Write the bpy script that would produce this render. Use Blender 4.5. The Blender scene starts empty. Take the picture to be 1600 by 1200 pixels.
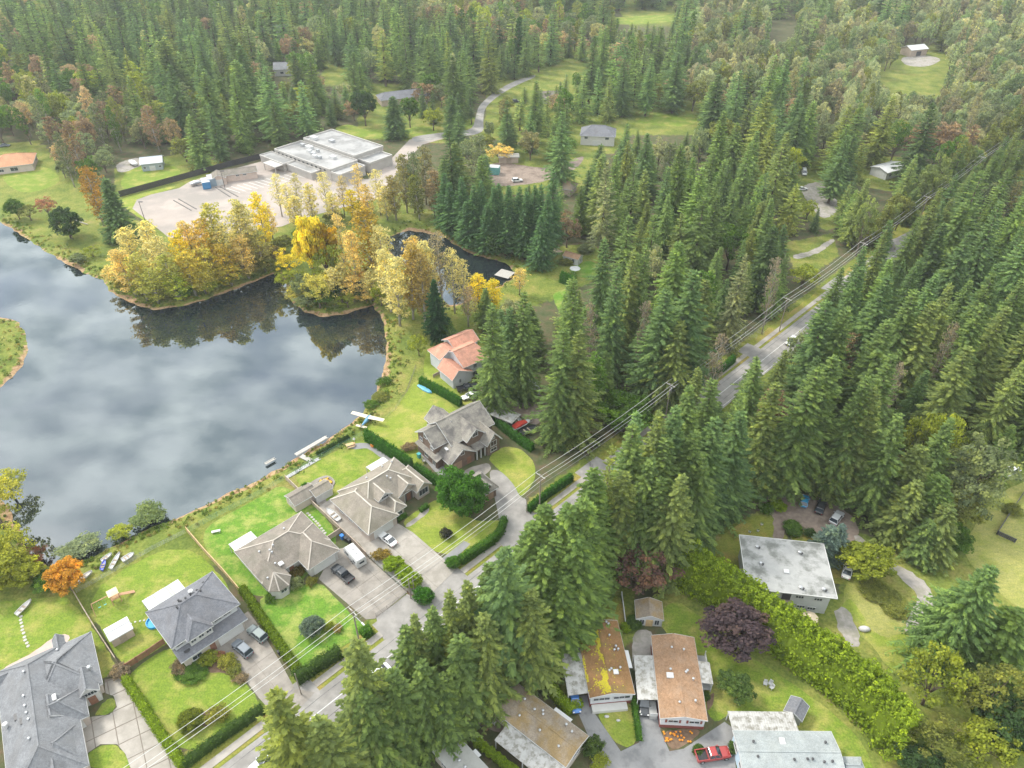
import bpy, bmesh, math, random
import numpy as np
from mathutils import Vector, Matrix
random.seed(7)
SC = bpy.context.scene
COL = SC.collection

# ------------------------------------------------------------------ camera
CAM_H, FPX, PITCH = 120.0, 1140.0, math.radians(37.0)   # drone height, focal length (px of 1600), tilt below horizon
cd = bpy.data.cameras.new('camera'); cam = bpy.data.objects.new('camera', cd); COL.objects.link(cam)
cam.location = (0, 0, CAM_H); cam.rotation_euler = (math.pi/2 - PITCH, 0, 0)
cd.sensor_width = 36.0; cd.sensor_fit = 'HORIZONTAL'; cd.lens = 36.0*FPX/1600.0
cd.clip_start = 0.5; cd.clip_end = 9000
SC.camera = cam

# ------------------------------------------------------------------ sky, sun, exposure
SUN_EL, SUN_AZ = math.radians(46), math.radians(-58)     # azimuth clockwise from +Y: a veiled sun ahead and to the left
w = bpy.data.worlds.new('World'); SC.world = w; w.use_nodes = True
nt = w.node_tree; nt.nodes.clear()
def wn(t, **k):
    n = nt.nodes.new(t)
    for a, b in k.items(): setattr(n, a, b)
    return n
out = wn('ShaderNodeOutputWorld'); bg = wn('ShaderNodeBackground'); bg.inputs['Strength'].default_value = 0.08
sky = wn('ShaderNodeTexSky', sky_type='NISHITA', sun_disc=False)
sky.sun_elevation = SUN_EL; sky.sun_rotation = SUN_AZ; sky.air_density = 1.0; sky.dust_density = 1.5; sky.altitude = 100
tc = wn('ShaderNodeTexCoord'); sep = wn('ShaderNodeSeparateXYZ'); nt.links.new(tc.outputs['Generated'], sep.inputs[0])
zz = wn('ShaderNodeMath', operation='MAXIMUM'); nt.links.new(sep.outputs['Z'], zz.inputs[0]); zz.inputs[1].default_value = 0.0
za = wn('ShaderNodeMath', operation='ADD'); nt.links.new(zz.outputs[0], za.inputs[0]); za.inputs[1].default_value = 0.12
dv = wn('ShaderNodeVectorMath', operation='DIVIDE')
cz = wn('ShaderNodeCombineXYZ')
for i in range(3): nt.links.new(za.outputs[0], cz.inputs[i])
nt.links.new(tc.outputs['Generated'], dv.inputs[0]); nt.links.new(cz.outputs[0], dv.inputs[1])
mp = wn('ShaderNodeMapping'); nt.links.new(dv.outputs[0], mp.inputs['Vector']); mp.inputs['Scale'].default_value = (1.0, 1.25, 0.0)
n1 = wn('ShaderNodeTexNoise'); nt.links.new(mp.outputs[0], n1.inputs['Vector'])
n1.inputs['Scale'].default_value = 3.4; n1.inputs['Detail'].default_value = 5; n1.inputs['Roughness'].default_value = 0.5; n1.inputs['Distortion'].default_value = 0.3
cr = wn('ShaderNodeValToRGB'); nt.links.new(n1.outputs['Fac'], cr.inputs[0])
cr.color_ramp.elements[0].position = 0.30; cr.color_ramp.elements[0].color = (0.15, 0.15, 0.15, 1)
cr.color_ramp.elements[1].position = 0.56; cr.color_ramp.elements[1].color = (1, 1, 1, 1)
n2 = wn('ShaderNodeTexNoise'); nt.links.new(mp.outputs[0], n2.inputs['Vector'])
n2.inputs['Scale'].default_value = 9.0; n2.inputs['Detail'].default_value = 4; n2.inputs['Roughness'].default_value = 0.5
cc = wn('ShaderNodeValToRGB'); nt.links.new(n2.outputs['Fac'], cc.inputs[0])
cc.color_ramp.elements[0].position = 0.34; cc.color_ramp.elements[0].color = (5.6, 6.3, 6.8, 1)
cc.color_ramp.elements[1].position = 0.64; cc.color_ramp.elements[1].color = (14.0, 14.2, 14.0, 1)
mx = wn('ShaderNodeMixRGB'); nt.links.new(cr.outputs[0], mx.inputs['Fac']); nt.links.new(sky.outputs[0], mx.inputs[1]); nt.links.new(cc.outputs[0], mx.inputs[2])
nt.links.new(mx.outputs[0], bg.inputs['Color']); nt.links.new(bg.outputs[0], out.inputs[0])

sd = bpy.data.lights.new('sun', 'SUN'); sun = bpy.data.objects.new('sun', sd); COL.objects.link(sun)
sd.energy = 1.5; sd.angle = math.radians(12); sd.color = (1.0, 0.95, 0.86)
sdir = Vector((math.sin(SUN_AZ)*math.cos(SUN_EL), math.cos(SUN_AZ)*math.cos(SUN_EL), math.sin(SUN_EL)))
sun.rotation_euler = sdir.to_track_quat('Z', 'Y').to_euler(); sun.location = sdir*400

vs = SC.view_settings
vs.view_transform = 'Standard'; vs.look = 'None'; vs.exposure = 1.58; vs.gamma = 1.0; vs.use_curve_mapping = False
SC.cycles.max_bounces = 6; SC.cycles.diffuse_bounces = 4; SC.cycles.glossy_bounces = 3
SC.cycles.transmission_bounces = 4; SC.cycles.transparent_max_bounces = 6; SC.cycles.volume_bounces = 0
SC.cycles.use_denoising = True; SC.cycles.use_adaptive_sampling = False

# ------------------------------------------------------------------ geometry helpers
SP, CP = math.sin(PITCH), math.cos(PITCH)
def G(px, py, z=0.0):
    """photo pixel (1600x1200) -> the world point at height z that stands there"""
    u = (px-800)/FPX; v = -(py-600)/FPX
    d = (u, CP+v*SP, -SP+v*CP); t = (z-CAM_H)/d[2]
    return Vector((t*d[0], t*d[1], z))
def PX(p):
    x, y, z = p[0], p[1], p[2]-CAM_H
    dep = y*CP - z*SP; up = y*SP + z*CP
    if dep < 1: return (-9999, -9999)
    return (800+FPX*x/dep, 600-FPX*up/dep)
R2 = math.sqrt(.5)
def RD(t, s, z=0.0):
    """road frame: t along the main road, s to its left"""
    return Vector((t*R2 - s*R2, 99 + t*R2 + s*R2, z))
def GP(pts, z=0.0): return [G(x, y, z) for x, y in pts]
def inside(poly, x, y):
    c = False; j = len(poly)-1
    for i in range(len(poly)):
        xi, yi = poly[i][0], poly[i][1]; xj, yj = poly[j][0], poly[j][1]
        if (yi > y) != (yj > y) and x < (xj-xi)*(y-yi)/(yj-yi)+xi: c = not c
        j = i
    return c
def link(o, parent=None):
    COL.objects.link(o)
    if parent is not None: o.parent = parent
    return o
def tag(o, label=None, cat=None, group=None, kind=None):
    for k, v in (('label', label), ('category', cat), ('group', group), ('kind', kind)):
        if v: o[k] = v
    return o
def thing(name, label, cat, loc=(0, 0, 0), rz=0.0, group=None):
    o = bpy.data.objects.new(name, None); o.empty_display_size = 0.3
    o.location = loc; o.rotation_euler = (0, 0, rz)
    return tag(link(o), label, cat, group)
class MB:
    def __init__(s): s.v = []; s.f = []; s.mi = []; s.cur = 0
    def add(s, vs, fs):
        b = len(s.v); s.v += [tuple(p) for p in vs]; s.f += [tuple(b+i for i in f) for f in fs]; s.mi += [s.cur]*len(fs); return s
    def box(s, c, d, rz=0.0, tx=1.0, ty=1.0):
        hx, hy, hz = d[0]/2, d[1]/2, d[2]/2; ca, sa = math.cos(rz), math.sin(rz); vs = []
        for zz_ in (-hz, hz):
            kx, ky = (tx, ty) if zz_ > 0 else (1, 1)
            for a, b in ((-hx, -hy), (hx, -hy), (hx, hy), (-hx, hy)):
                a *= kx; b *= ky
                vs.append((c[0]+a*ca-b*sa, c[1]+a*sa+b*ca, c[2]+zz_))
        return s.add(vs, [(0, 3, 2, 1), (4, 5, 6, 7), (0, 1, 5, 4), (1, 2, 6, 5), (2, 3, 7, 6), (3, 0, 4, 7)])
    def bar(s, p, q, wd, h):
        p = Vector(p); q = Vector(q); d = (q-p); 
        if d.length < 1e-6: return s
        d.normalize(); sd_ = d.cross(Vector((0, 0, 1)))
        if sd_.length < 1e-3: sd_ = Vector((1, 0, 0))
        sd_.normalize(); up = sd_.cross(d)
        vs = []
        for e in (p, q):
            for a, b in ((-1, -1), (1, -1), (1, 1), (-1, 1)): vs.append(e+sd_*(a*wd/2)+up*(b*h/2))
        return s.add(vs, [(0, 3, 2, 1), (4, 5, 6, 7), (0, 1, 5, 4), (1, 2, 6, 5), (2, 3, 7, 6), (3, 0, 4, 7)])
    def prism(s, poly, z0, z1):
        n = len(poly); vs = [(p[0], p[1], z0) for p in poly]+[(p[0], p[1], z1) for p in poly]
        return s.add(vs, [tuple(range(n-1, -1, -1)), tuple(range(n, 2*n))]+[(i, (i+1) % n, n+(i+1) % n, n+i) for i in range(n)])
    def tube(s, p, q, r0, r1, n=6):
        p = Vector(p); q = Vector(q); d = (q-p).normalized(); a = d.orthogonal().normalized(); b = d.cross(a); vs = []
        for e, r in ((p, r0), (q, r1)):
            for i in range(n):
                t = 2*math.pi*i/n; vs.append(e+a*(r*math.cos(t))+b*(r*math.sin(t)))
        return s.add(vs, [(i, (i+1) % n, n+(i+1) % n, n+i) for i in range(n)]+[tuple(range(n-1, -1, -1)), tuple(range(n, 2*n))])
    def path(s, pts, r, n=6):
        for i in range(len(pts)-1): s.tube(pts[i], pts[i+1], r, r, n)
        return s
    def lathe(s, c, prof, n=12):
        vs = []; fs = []
        for (r, z) in prof:
            for i in range(n): vs.append((c[0]+r*math.cos(2*math.pi*i/n), c[1]+r*math.sin(2*math.pi*i/n), c[2]+z))
        for k in range(len(prof)-1):
            for i in range(n): fs.append((k*n+i, k*n+(i+1) % n, (k+1)*n+(i+1) % n, (k+1)*n+i))
        fs.append(tuple(range(n-1, -1, -1))); fs.append(tuple(range((len(prof)-1)*n, len(prof)*n)))
        return s.add(vs, fs)
    def mesh(s, name, mats, smooth=False, recalc=False):
        me = bpy.data.meshes.new(name); me.from_pydata(s.v, [], s.f)
        for m in (mats if isinstance(mats, (list, tuple)) else [mats]): me.materials.append(m)
        if any(s.mi): me.polygons.foreach_set('material_index', s.mi)
        if recalc:
            bm = bmesh.new(); bm.from_mesh(me); bmesh.ops.recalc_face_normals(bm, faces=bm.faces); bm.to_mesh(me); bm.free()
        if smooth: me.polygons.foreach_set('use_smooth', [True]*len(me.polygons))
        me.update(); return me
    def build(s, name, mats, parent=None, smooth=False, recalc=True):
        return link(bpy.data.objects.new(name, s.mesh(name, mats, smooth, recalc)), parent)
def np_mesh(name, V, F, mats, mi=None, smooth=False):
    """V (n,3), F (m,k) with a constant k"""
    me = bpy.data.meshes.new(name); V = np.asarray(V, np.float32); F = np.asarray(F, np.int32); k = F.shape[1]
    me.vertices.add(len(V)); me.vertices.foreach_set('co', V.ravel())
    me.loops.add(F.size); me.loops.foreach_set('vertex_index', F.ravel())
    me.polygons.add(len(F)); me.polygons.foreach_set('loop_start', np.arange(0, F.size, k, dtype=np.int32))
    for m in mats: me.materials.append(m)
    if mi is not None: me.polygons.foreach_set('material_index', np.asarray(mi, np.int32))
    if smooth: me.polygons.foreach_set('use_smooth', np.ones(len(F), bool))
    me.update(calc_edges=True); me.validate(); return me

# ------------------------------------------------------------------ materials
MATS = {}
def base_mat(name):
    m = bpy.data.materials.new(name); m.use_nodes = True
    b = m.node_tree.nodes['Principled BSDF']; return m, m.node_tree, b
def mat(name, c1, c2=None, rough=0.8, scale=1.0, detail=4, lo=0.35, hi=0.65, bump=0.0, bscale=None, metal=0.0, spec=0.3, stretch=None, c3=None, s3=0.15, coords='Object'):
    """noise-mottled surface between c1 and c2, an optional third colour in broad patches"""
    if name in MATS: return MATS[name]
    m, t, b = base_mat(name); N = t.nodes; L = t.links
    c2 = c2 or tuple(x*0.82 for x in c1)
    tcn = N.new('ShaderNodeTexCoord'); src = tcn.outputs[coords]
    if coords == 'World':
        pass
    if stretch:
        mpn = N.new('ShaderNodeMapping'); mpn.inputs['Scale'].default_value = stretch; L.new(src, mpn.inputs[0]); src = mpn.outputs[0]
    nz = N.new('ShaderNodeTexNoise'); nz.inputs['Scale'].default_value = scale; nz.inputs['Detail'].default_value = detail; L.new(src, nz.inputs['Vector'])
    r = N.new('ShaderNodeValToRGB'); L.new(nz.outputs['Fac'], r.inputs[0])
    r.color_ramp.elements[0].position = lo; r.color_ramp.elements[0].color = (*c1, 1)
    r.color_ramp.elements[1].position = hi; r.color_ramp.elements[1].color = (*c2, 1)
    col = r.outputs[0]
    if c3:
        n3 = N.new('ShaderNodeTexNoise'); n3.inputs['Scale'].default_value = s3; n3.inputs['Detail'].default_value = 5; n3.inputs['Roughness'].default_value = 0.65; L.new(tcn.outputs[coords], n3.inputs['Vector'])
        r3 = N.new('ShaderNodeValToRGB'); r3.color_ramp.elements[0].position = 0.47; r3.color_ramp.elements[1].position = 0.62; L.new(n3.outputs['Fac'], r3.inputs[0])
        mxn = N.new('ShaderNodeMixRGB'); L.new(r3.outputs[0], mxn.inputs[0]); L.new(col, mxn.inputs[1]); mxn.inputs[2].default_value = (*c3, 1); col = mxn.outputs[0]
    L.new(col, b.inputs['Base Color'])
    b.inputs['Roughness'].default_value = rough; b.inputs['Metallic'].default_value = metal; b.inputs['Specular IOR Level'].default_value = spec
    if bump:
        nb = N.new('ShaderNodeTexNoise'); nb.inputs['Scale'].default_value = bscale or scale*3; nb.inputs['Detail'].default_value = 3; L.new(tcn.outputs[coords], nb.inputs['Vector'])
        bp = N.new('ShaderNodeBump'); bp.inputs['Strength'].default_value = bump; bp.inputs['Distance'].default_value = 0.1; L.new(nb.outputs['Fac'], bp.inputs['Height']); L.new(bp.outputs[0], b.inputs['Normal'])
    MATS[name] = m; return m
def leaf_mat(name, sat_var=0.25, trans=0.5, inst=False):
    """foliage: the tree's own colour, varied leaf by leaf"""
    m = bpy.data.materials.new(name); m.use_nodes = True; t = m.node_tree; N = t.nodes; L = t.links; N.clear()
    o = N.new('ShaderNodeOutputMaterial')
    if inst:
        at = N.new('ShaderNodeAttribute'); at.attribute_type = 'INSTANCER'; at.attribute_name = 'tint'; col = at.outputs['Color']
    else:
        oi = N.new('ShaderNodeObjectInfo'); col = oi.outputs['Color']
    ge = N.new('ShaderNodeNewGeometry'); rr = ge.outputs['Random Per Island']
    ra = N.new('ShaderNodeValToRGB'); L.new(rr, ra.inputs[0])
    e = ra.color_ramp.elements
    e[0].position = 0.0; e[0].color = (0.64, 0.68, 0.66, 1); e[1].position = 1.0; e[1].color = (1.42, 1.38, 1.15, 1)
    k = e.new(0.55); k.color = (1.0, 1.0, 1.0, 1)
    mu = N.new('ShaderNodeMixRGB'); mu.blend_type = 'MULTIPLY'; mu.inputs[0].default_value = 1.0; L.new(col, mu.inputs[1]); L.new(ra.outputs[0], mu.inputs[2])
    ab = N.new('ShaderNodeAttribute'); ab.attribute_name = 'bough'
    rb = N.new('ShaderNodeValToRGB'); L.new(ab.outputs['Fac'], rb.inputs[0]); e = rb.color_ramp.elements
    e[0].position = 0.0; e[0].color = (0.64, 0.70, 0.74, 1); e[1].position = 1.0; e[1].color = (1.45, 1.36, 1.0, 1); k = e.new(0.5); k.color = (1, 1, 1, 1)
    m2 = N.new('ShaderNodeMixRGB'); m2.blend_type = 'MULTIPLY'; m2.inputs[0].default_value = 1.0; L.new(mu.outputs[0], m2.inputs[1]); L.new(rb.outputs[0], m2.inputs[2]); mu = m2
    d = N.new('ShaderNodeBsdfDiffuse'); tr = N.new('ShaderNodeBsdfTranslucent'); L.new(mu.outputs[0], d.inputs[0]); L.new(mu.outputs[0], tr.inputs[0])
    mi = N.new('ShaderNodeMixShader'); mi.inputs[0].default_value = trans; L.new(d.outputs[0], mi.inputs[1]); L.new(tr.outputs[0], mi.inputs[2]); L.new(mi.outputs[0], o.inputs[0])
    MATS[name] = m; return m
LEAF = leaf_mat('foliage'); LEAFI = leaf_mat('foliage_far', inst=True)
BARK = mat('bark', (0.10, 0.075, 0.055), (0.16, 0.125, 0.095), 0.95, 2.0, stretch=(3, 3, .4))
BARKP = mat('pale_bark', (0.30, 0.27, 0.23), (0.42, 0.39, 0.34), 0.9, 2.0, stretch=(3, 3, .4))
GLASS, _, _b = base_mat('window_glass'); _b.inputs['Base Color'].default_value = (0.035, 0.045, 0.055, 1); _b.inputs['Roughness'].default_value = 0.06; _b.inputs['Specular IOR Level'].default_value = 0.8
WHITE = mat('white_paint', (0.50, 0.50, 0.49), (0.43, 0.43, 0.42), 0.55, 1.2)
OFFW = mat('off_white_siding', (0.50, 0.49, 0.46), (0.45, 0.44, 0.41), 0.7, 0.8)
BLACK = mat('black_plastic', (0.025, 0.025, 0.027), (0.04, 0.04, 0.042), 0.5, 3)
TYRE = mat('tyre_rubber', (0.018, 0.018, 0.018), (0.03, 0.03, 0.03), 0.9, 4)
STEEL = mat('galvanised_steel', (0.42, 0.43, 0.44), (0.5, 0.51, 0.52), 0.45, 3, metal=0.6)
WOODG = mat('weathered_wood', (0.34, 0.28, 0.21), (0.25, 0.205, 0.16), 0.9, 1.5, stretch=(1, 1, 4))
WOODN = mat('new_wood', (0.52, 0.38, 0.20), (0.42, 0.30, 0.16), 0.85, 1.5)
WOODR = mat('red_brown_wood', (0.26, 0.13, 0.08), (0.20, 0.10, 0.065), 0.85, 1.5)
# ================================================================== the ground, pond, roads
WZ = -0.8
POND = GP([(-420, 330), (-60, 322), (0, 346), (30, 365), (60, 385), (100, 410), (135, 428), (160, 438), (172, 455), (200, 472), (240, 484), (270, 481), (310, 472), (350, 458),
           (390, 443), (422, 430), (436, 427), (446, 442), (455, 470), (475, 487), (500, 495), (530, 493), (560, 484), (584, 478), (597, 500), (604, 530), (604, 560), (597, 590),
           (588, 612), (575, 635), (556, 655), (530, 675), (500, 695), (470, 712), (440, 730), (400, 752), (360, 770), (320, 790), (285, 806), (245, 822), (205, 840), (180, 852),
           (150, 868), (110, 880), (80, 884), (60, 880), (45, 860), (30, 830), (15, 800), (-5, 770), (-60, 720), (-420, 700)], WZ)
POND2 = GP([(598, 372), (640, 360), (690, 368), (715, 385), (745, 400), (790, 410), (808, 428), (785, 445), (745, 458), (722, 474), (700, 478), (680, 452), (645, 420), (612, 398)], WZ)
POINT = GP([(-200, 470), (-60, 490), (10, 497), (30, 505), (42, 525), (44, 545), (35, 570), (20, 590), (0, 605), (-60, 640), (-200, 680)], WZ)
def sdist(poly, X, Y):
    """signed distance, positive inside"""
    P = np.array([(p[0], p[1]) for p in poly]); Q = np.roll(P, -1, 0); D = np.full(X.shape, 1e9); ins = np.zeros(X.shape, bool)
    for (x0, y0), (x1, y1) in zip(P, Q):
        dx, dy = x1-x0, y1-y0; t = np.clip(((X-x0)*dx+(Y-y0)*dy)/(dx*dx+dy*dy), 0, 1)
        D = np.minimum(D, np.hypot(X-x0-t*dx, Y-y0-t*dy))
        c = (y0 > Y) != (y1 > Y); 
        if dy != 0: ins ^= c & (X < dx*(Y-y0)/dy+x0)
    return np.where(ins, D, -D)
def pond_sd(X, Y):
    a = sdist(POND, X, Y); b = sdist(POND2, X, Y); c = sdist(POINT, X, Y)
    return np.maximum(np.minimum(a, -c), b)
def axis(lo, hi, d, far):
    m = list(np.arange(lo, hi+d/2, d)); a = []; x = lo; st = d
    while x > -far: st *= 1.35; x -= st; a.append(x)
    b = []; x = hi; st = d
    while x < far: st *= 1.35; x += st; b.append(x)
    return np.array(a[::-1]+m+b)
xs = axis(-215, 215, 1.3, 1900); ys = axis(36, 345, 1.3, 1900)
X, Y = np.meshgrid(xs, ys)
near = (X > -420) & (X < 60) & (Y > 60) & (Y < 420)
SD = np.full(X.shape, -999.0); SD[near] = pond_sd(X[near], Y[near])
nzv = np.sin(X*0.9+1.3*np.sin(Y*0.55))*0.35+np.sin(Y*1.3+X*0.37)*0.25
SDn = SD + nzv*0.8
Z = np.where(SDn > -3.0, np.clip(WZ*(SDn+3.0)/3.0, -2.6, 0), 0.0)
# which ground is rough grass, which forest floor, which bare bank
ROUGH = [[(1300, 860), (1345, 836), (1420, 850), (1480, 880), (1530, 800), (1560, 740), (1700, 720), (1700, 1010), (1500, 1130), (1430, 1070), (1330, 975)],
         [(560, 690), (600, 600), (640, 545), (740, 505), (760, 540), (720, 640), (650, 740)], [(-80, 230), (60, 220), (140, 300), (170, 330), (230, 350), (290, 385), (180, 420), (60, 370), (-80, 330)],
         [(180, 262), (280, 240), (360, 255), (270, 300), (180, 330)], [(240, 360), (420, 350), (560, 310), (640, 300), (640, 350), (560, 470), (440, 470), (240, 480), (170, 440)],
         [(1225, 380), (1300, 365), (1310, 400), (1250, 440)], [(1360, 120), (1460, 105), (1480, 140), (1400, 150)], [(780, 400), (880, 385), (930, 380), (945, 430), (860, 470), (790, 445)],
         [(700, 200), (760, 190), (760, 130), (860, 100), (960, 130), (960, 240), (860, 240)], [(-60, 920), (120, 925), (300, 840), (560, 690), (600, 640), (560, 650), (280, 800), (120, 880)],
         [(960, 8), (1060, 8), (1060, 34), (980, 34)], [(1235, 245), (1320, 250), (1330, 350), (1290, 360), (1240, 330)], [(1340, 245), (1410, 245), (1400, 300), (1340, 290)], [(960, 165), (1110, 165), (1110, 210), (960, 210)], [(1390, 65), (1480, 65), (1490, 150), (1360, 150)], [(750, 230), (930, 225), (940, 300), (750, 305)], [(560, 125), (700, 120), (700, 225), (560, 215)], [(885, 170), (975, 170), (975, 235), (885, 235)], [(500, 85), (560, 85), (560, 140), (500, 140)], [(760, 70), (930, 70), (930, 140), (760, 150)], [(1360, 340), (1470, 335), (1470, 410), (1360, 410)], [(1500, 960), (1700, 960), (1700, 1250), (1400, 1250), (1330, 1100)], [(1430, 700), (1600, 690), (1600, 800), (1480, 900), (1390, 860)], [(1180, 925), (1330, 930), (1440, 1010), (1460, 1090), (1420, 1120), (1300, 1010)], [(1015, 955), (1060, 900), (1130, 960), (1290, 1080), (1400, 1200), (1420, 1300), (1230, 1300), (1100, 1000)], [(1080, 880), (1120, 830), (1210, 790), (1230, 850), (1150, 920)], [(860, 1030), (910, 920), (990, 920), (1000, 990), (880, 1100)]]
gatt = np.clip((SD+22)/8.0, 0, 1)
for P_ in ROUGH:
    W_ = GP(P_); x0 = min(p.x for p in W_)-8; x1 = max(p.x for p in W_)+8; y0 = min(p.y for p in W_)-8; y1 = max(p.y for p in W_)+8
    m_ = (X > x0) & (X < x1) & (Y > y0) & (Y < y1)
    if m_.any(): gatt[m_] = np.maximum(gatt[m_], np.clip((sdist(W_, X[m_], Y[m_])+1.5)/3.0, 0, 1))
sr = (-(X-0)+(Y-99))*R2
gatt = np.maximum(gatt, np.clip((11-np.abs(sr+0.5))/3, 0, 1)*((X > -90) & (X < 300)))
bw = 0.75+0.7*np.clip(np.sin(X*.11+2*np.sin(Y*.07))+np.sin(Y*.19-X*.05), -.6, 1.6)
batt = np.clip(1-np.abs(SDn+0.2*bw)/np.maximum(bw, .25), 0, 1)
nx, ny = len(xs), len(ys)
idx = np.arange(nx*ny).reshape(ny, nx)
F = np.stack([idx[:-1, :-1], idx[:-1, 1:], idx[1:, 1:], idx[1:, :-1]], -1).reshape(-1, 4)
def ground_mat():
    m, t, b = base_mat('ground_cover'); N = t.nodes; L = t.links
    tcn = N.new('ShaderNodeTexCoord'); P = tcn.outputs['Object']
    def noise(s, d=5, r=0.6):
        n = N.new('ShaderNodeTexNoise'); n.inputs['Scale'].default_value = s; n.inputs['Detail'].default_value = d; n.inputs['Roughness'].default_value = r; L.new(P, n.inputs['Vector']); return n.outputs['Fac']
    def ramp(f, stops):
        r = N.new('ShaderNodeValToRGB'); L.new(f, r.inputs[0]); e = r.color_ramp.elements
        e[0].position, e[0].color = stops[0][0], (*stops[0][1], 1); e[1].position, e[1].color = stops[-1][0], (*stops[-1][1], 1)
        for p, c in stops[1:-1]: k = e.new(p); k.color = (*c, 1)
        return r.outputs[0]
    def mixc(f, a, c):
        x = N.new('ShaderNodeMixRGB'); L.new(f, x.inputs[0]); L.new(a, x.inputs[1]); L.new(c, x.inputs[2]); return x.outputs[0]
    forest = ramp(noise(0.35), [(0.3, (0.055, 0.075, 0.03)), (0.5, (0.085, 0.09, 0.042)), (0.68, (0.125, 0.09, 0.055))])
    g1 = ramp(noise(0.12, 6, 0.7), [(0.32, (0.085, 0.125, 0.028)), (0.48, (0.15, 0.185, 0.04)), (0.6, (0.22, 0.22, 0.06)), (0.72, (0.27, 0.22, 0.10))])
    g2 = ramp(noise(1.6, 4, 0.7), [(0.3, (0.55, 0.6, 0.5)), (0.7, (1.25, 1.2, 1.15))])
    mu = N.new('ShaderNodeMixRGB'); mu.blend_type = 'MULTIPLY'; mu.inputs[0].default_value = 1; L.new(g1, mu.inputs[1]); L.new(g2, mu.inputs[2])
    ag = N.new('ShaderNodeAttribute'); ag.attribute_name = 'g'; ab = N.new('ShaderNodeAttribute'); ab.attribute_name = 'b'
    ad = N.new('ShaderNodeMath'); ad.operation = 'ADD'; L.new(ag.outputs['Fac'], ad.inputs[0]); L.new(noise(0.5), ad.inputs[1])
    rg = N.new('ShaderNodeValToRGB'); rg.color_ramp.elements[0].position = 0.85; rg.color_ramp.elements[1].position = 1.05; L.new(ad.outputs[0], rg.inputs[0])
    base = mixc(rg.outputs[0], forest, mu.outputs[0])
    bank = ramp(noise(1.2), [(0.35, (0.22, 0.13, 0.07)), (0.6, (0.36, 0.25, 0.14))])
    ad2 = N.new('ShaderNodeMath'); ad2.operation = 'ADD'; L.new(ab.outputs['Fac'], ad2.inputs[0]); L.new(noise(0.8), ad2.inputs[1])
    rb = N.new('ShaderNodeValToRGB'); rb.color_ramp.elements[0].position = 0.78; rb.color_ramp.elements[1].position = 0.98; L.new(ad2.outputs[0], rb.inputs[0])
    L.new(mixc(rb.outputs[0], base, bank), b.inputs['Base Color']); b.inputs['Roughness'].default_value = 0.95; b.inputs['Specular IOR Level'].default_value = 0.1
    bp = N.new('ShaderNodeBump'); bp.inputs['Strength'].default_value = 0.6; bp.inputs['Distance'].default_value = 0.25; L.new(noise(1.4, 4), bp.inputs['Height']); L.new(bp.outputs[0], b.inputs['Normal'])
    return m
me = np_mesh('ground', np.stack([X, Y, Z], -1).reshape(-1, 3), F, [ground_mat()], smooth=True)
for nm, arr in (('g', gatt), ('b', batt)):
    a = me.attributes.new(nm, 'FLOAT', 'POINT'); a.data.foreach_set('value', arr.ravel().astype(np.float32))
tag(link(bpy.data.objects.new('ground', me)), 'grassy and wooded ground around the pond', kind='structure')

# ---- water
wm = bpy.data.materials.new('pond_water'); wm.use_nodes = True; t = wm.node_tree; t.nodes.clear(); N = t.nodes; L = t.links
o_ = N.new('ShaderNodeOutputMaterial'); df = N.new('ShaderNodeBsdfDiffuse'); df.inputs[0].default_value = (0.012, 0.018, 0.02, 1)
gl = N.new('ShaderNodeBsdfGlossy'); gl.inputs['Roughness'].default_value = 0.015; gl.inputs[0].default_value = (0.88, 0.97, 1.0, 1)
fr = N.new('ShaderNodeLayerWeight'); fr.inputs[0].default_value = 0.42
mr = N.new('ShaderNodeMapRange'); L.new(fr.outputs['Fresnel'], mr.inputs[0]); mr.inputs[1].default_value = 0.0; mr.inputs[2].default_value = 0.6; mr.inputs[3].default_value = 0.135; mr.inputs[4].default_value = 0.42
tcn = N.new('ShaderNodeTexCoord'); wnz = N.new('ShaderNodeTexNoise'); wnz.inputs['Scale'].default_value = 0.7; wnz.inputs['Detail'].default_value = 3; L.new(tcn.outputs['Object'], wnz.inputs['Vector'])
bp = N.new('ShaderNodeBump'); bp.inputs['Strength'].default_value = 0.05; bp.inputs['Distance'].default_value = 0.05; L.new(wnz.outputs['Fac'], bp.inputs['Height']); L.new(bp.outputs[0], gl.inputs['Normal'])
ms = N.new('ShaderNodeMixShader'); L.new(mr.outputs[0], ms.inputs[0]); L.new(df.outputs[0], ms.inputs[1]); L.new(gl.outputs[0], ms.inputs[2]); L.new(ms.outputs[0], o_.inputs[0])
def chaikin(P, n=2):
    for _ in range(n):
        Q = []
        for i in range(len(P)):
            a, b_ = P[i], P[(i+1) % len(P)]; Q += [a.lerp(b_, .22), a.lerp(b_, .78)]
        P = Q
    return P
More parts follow.
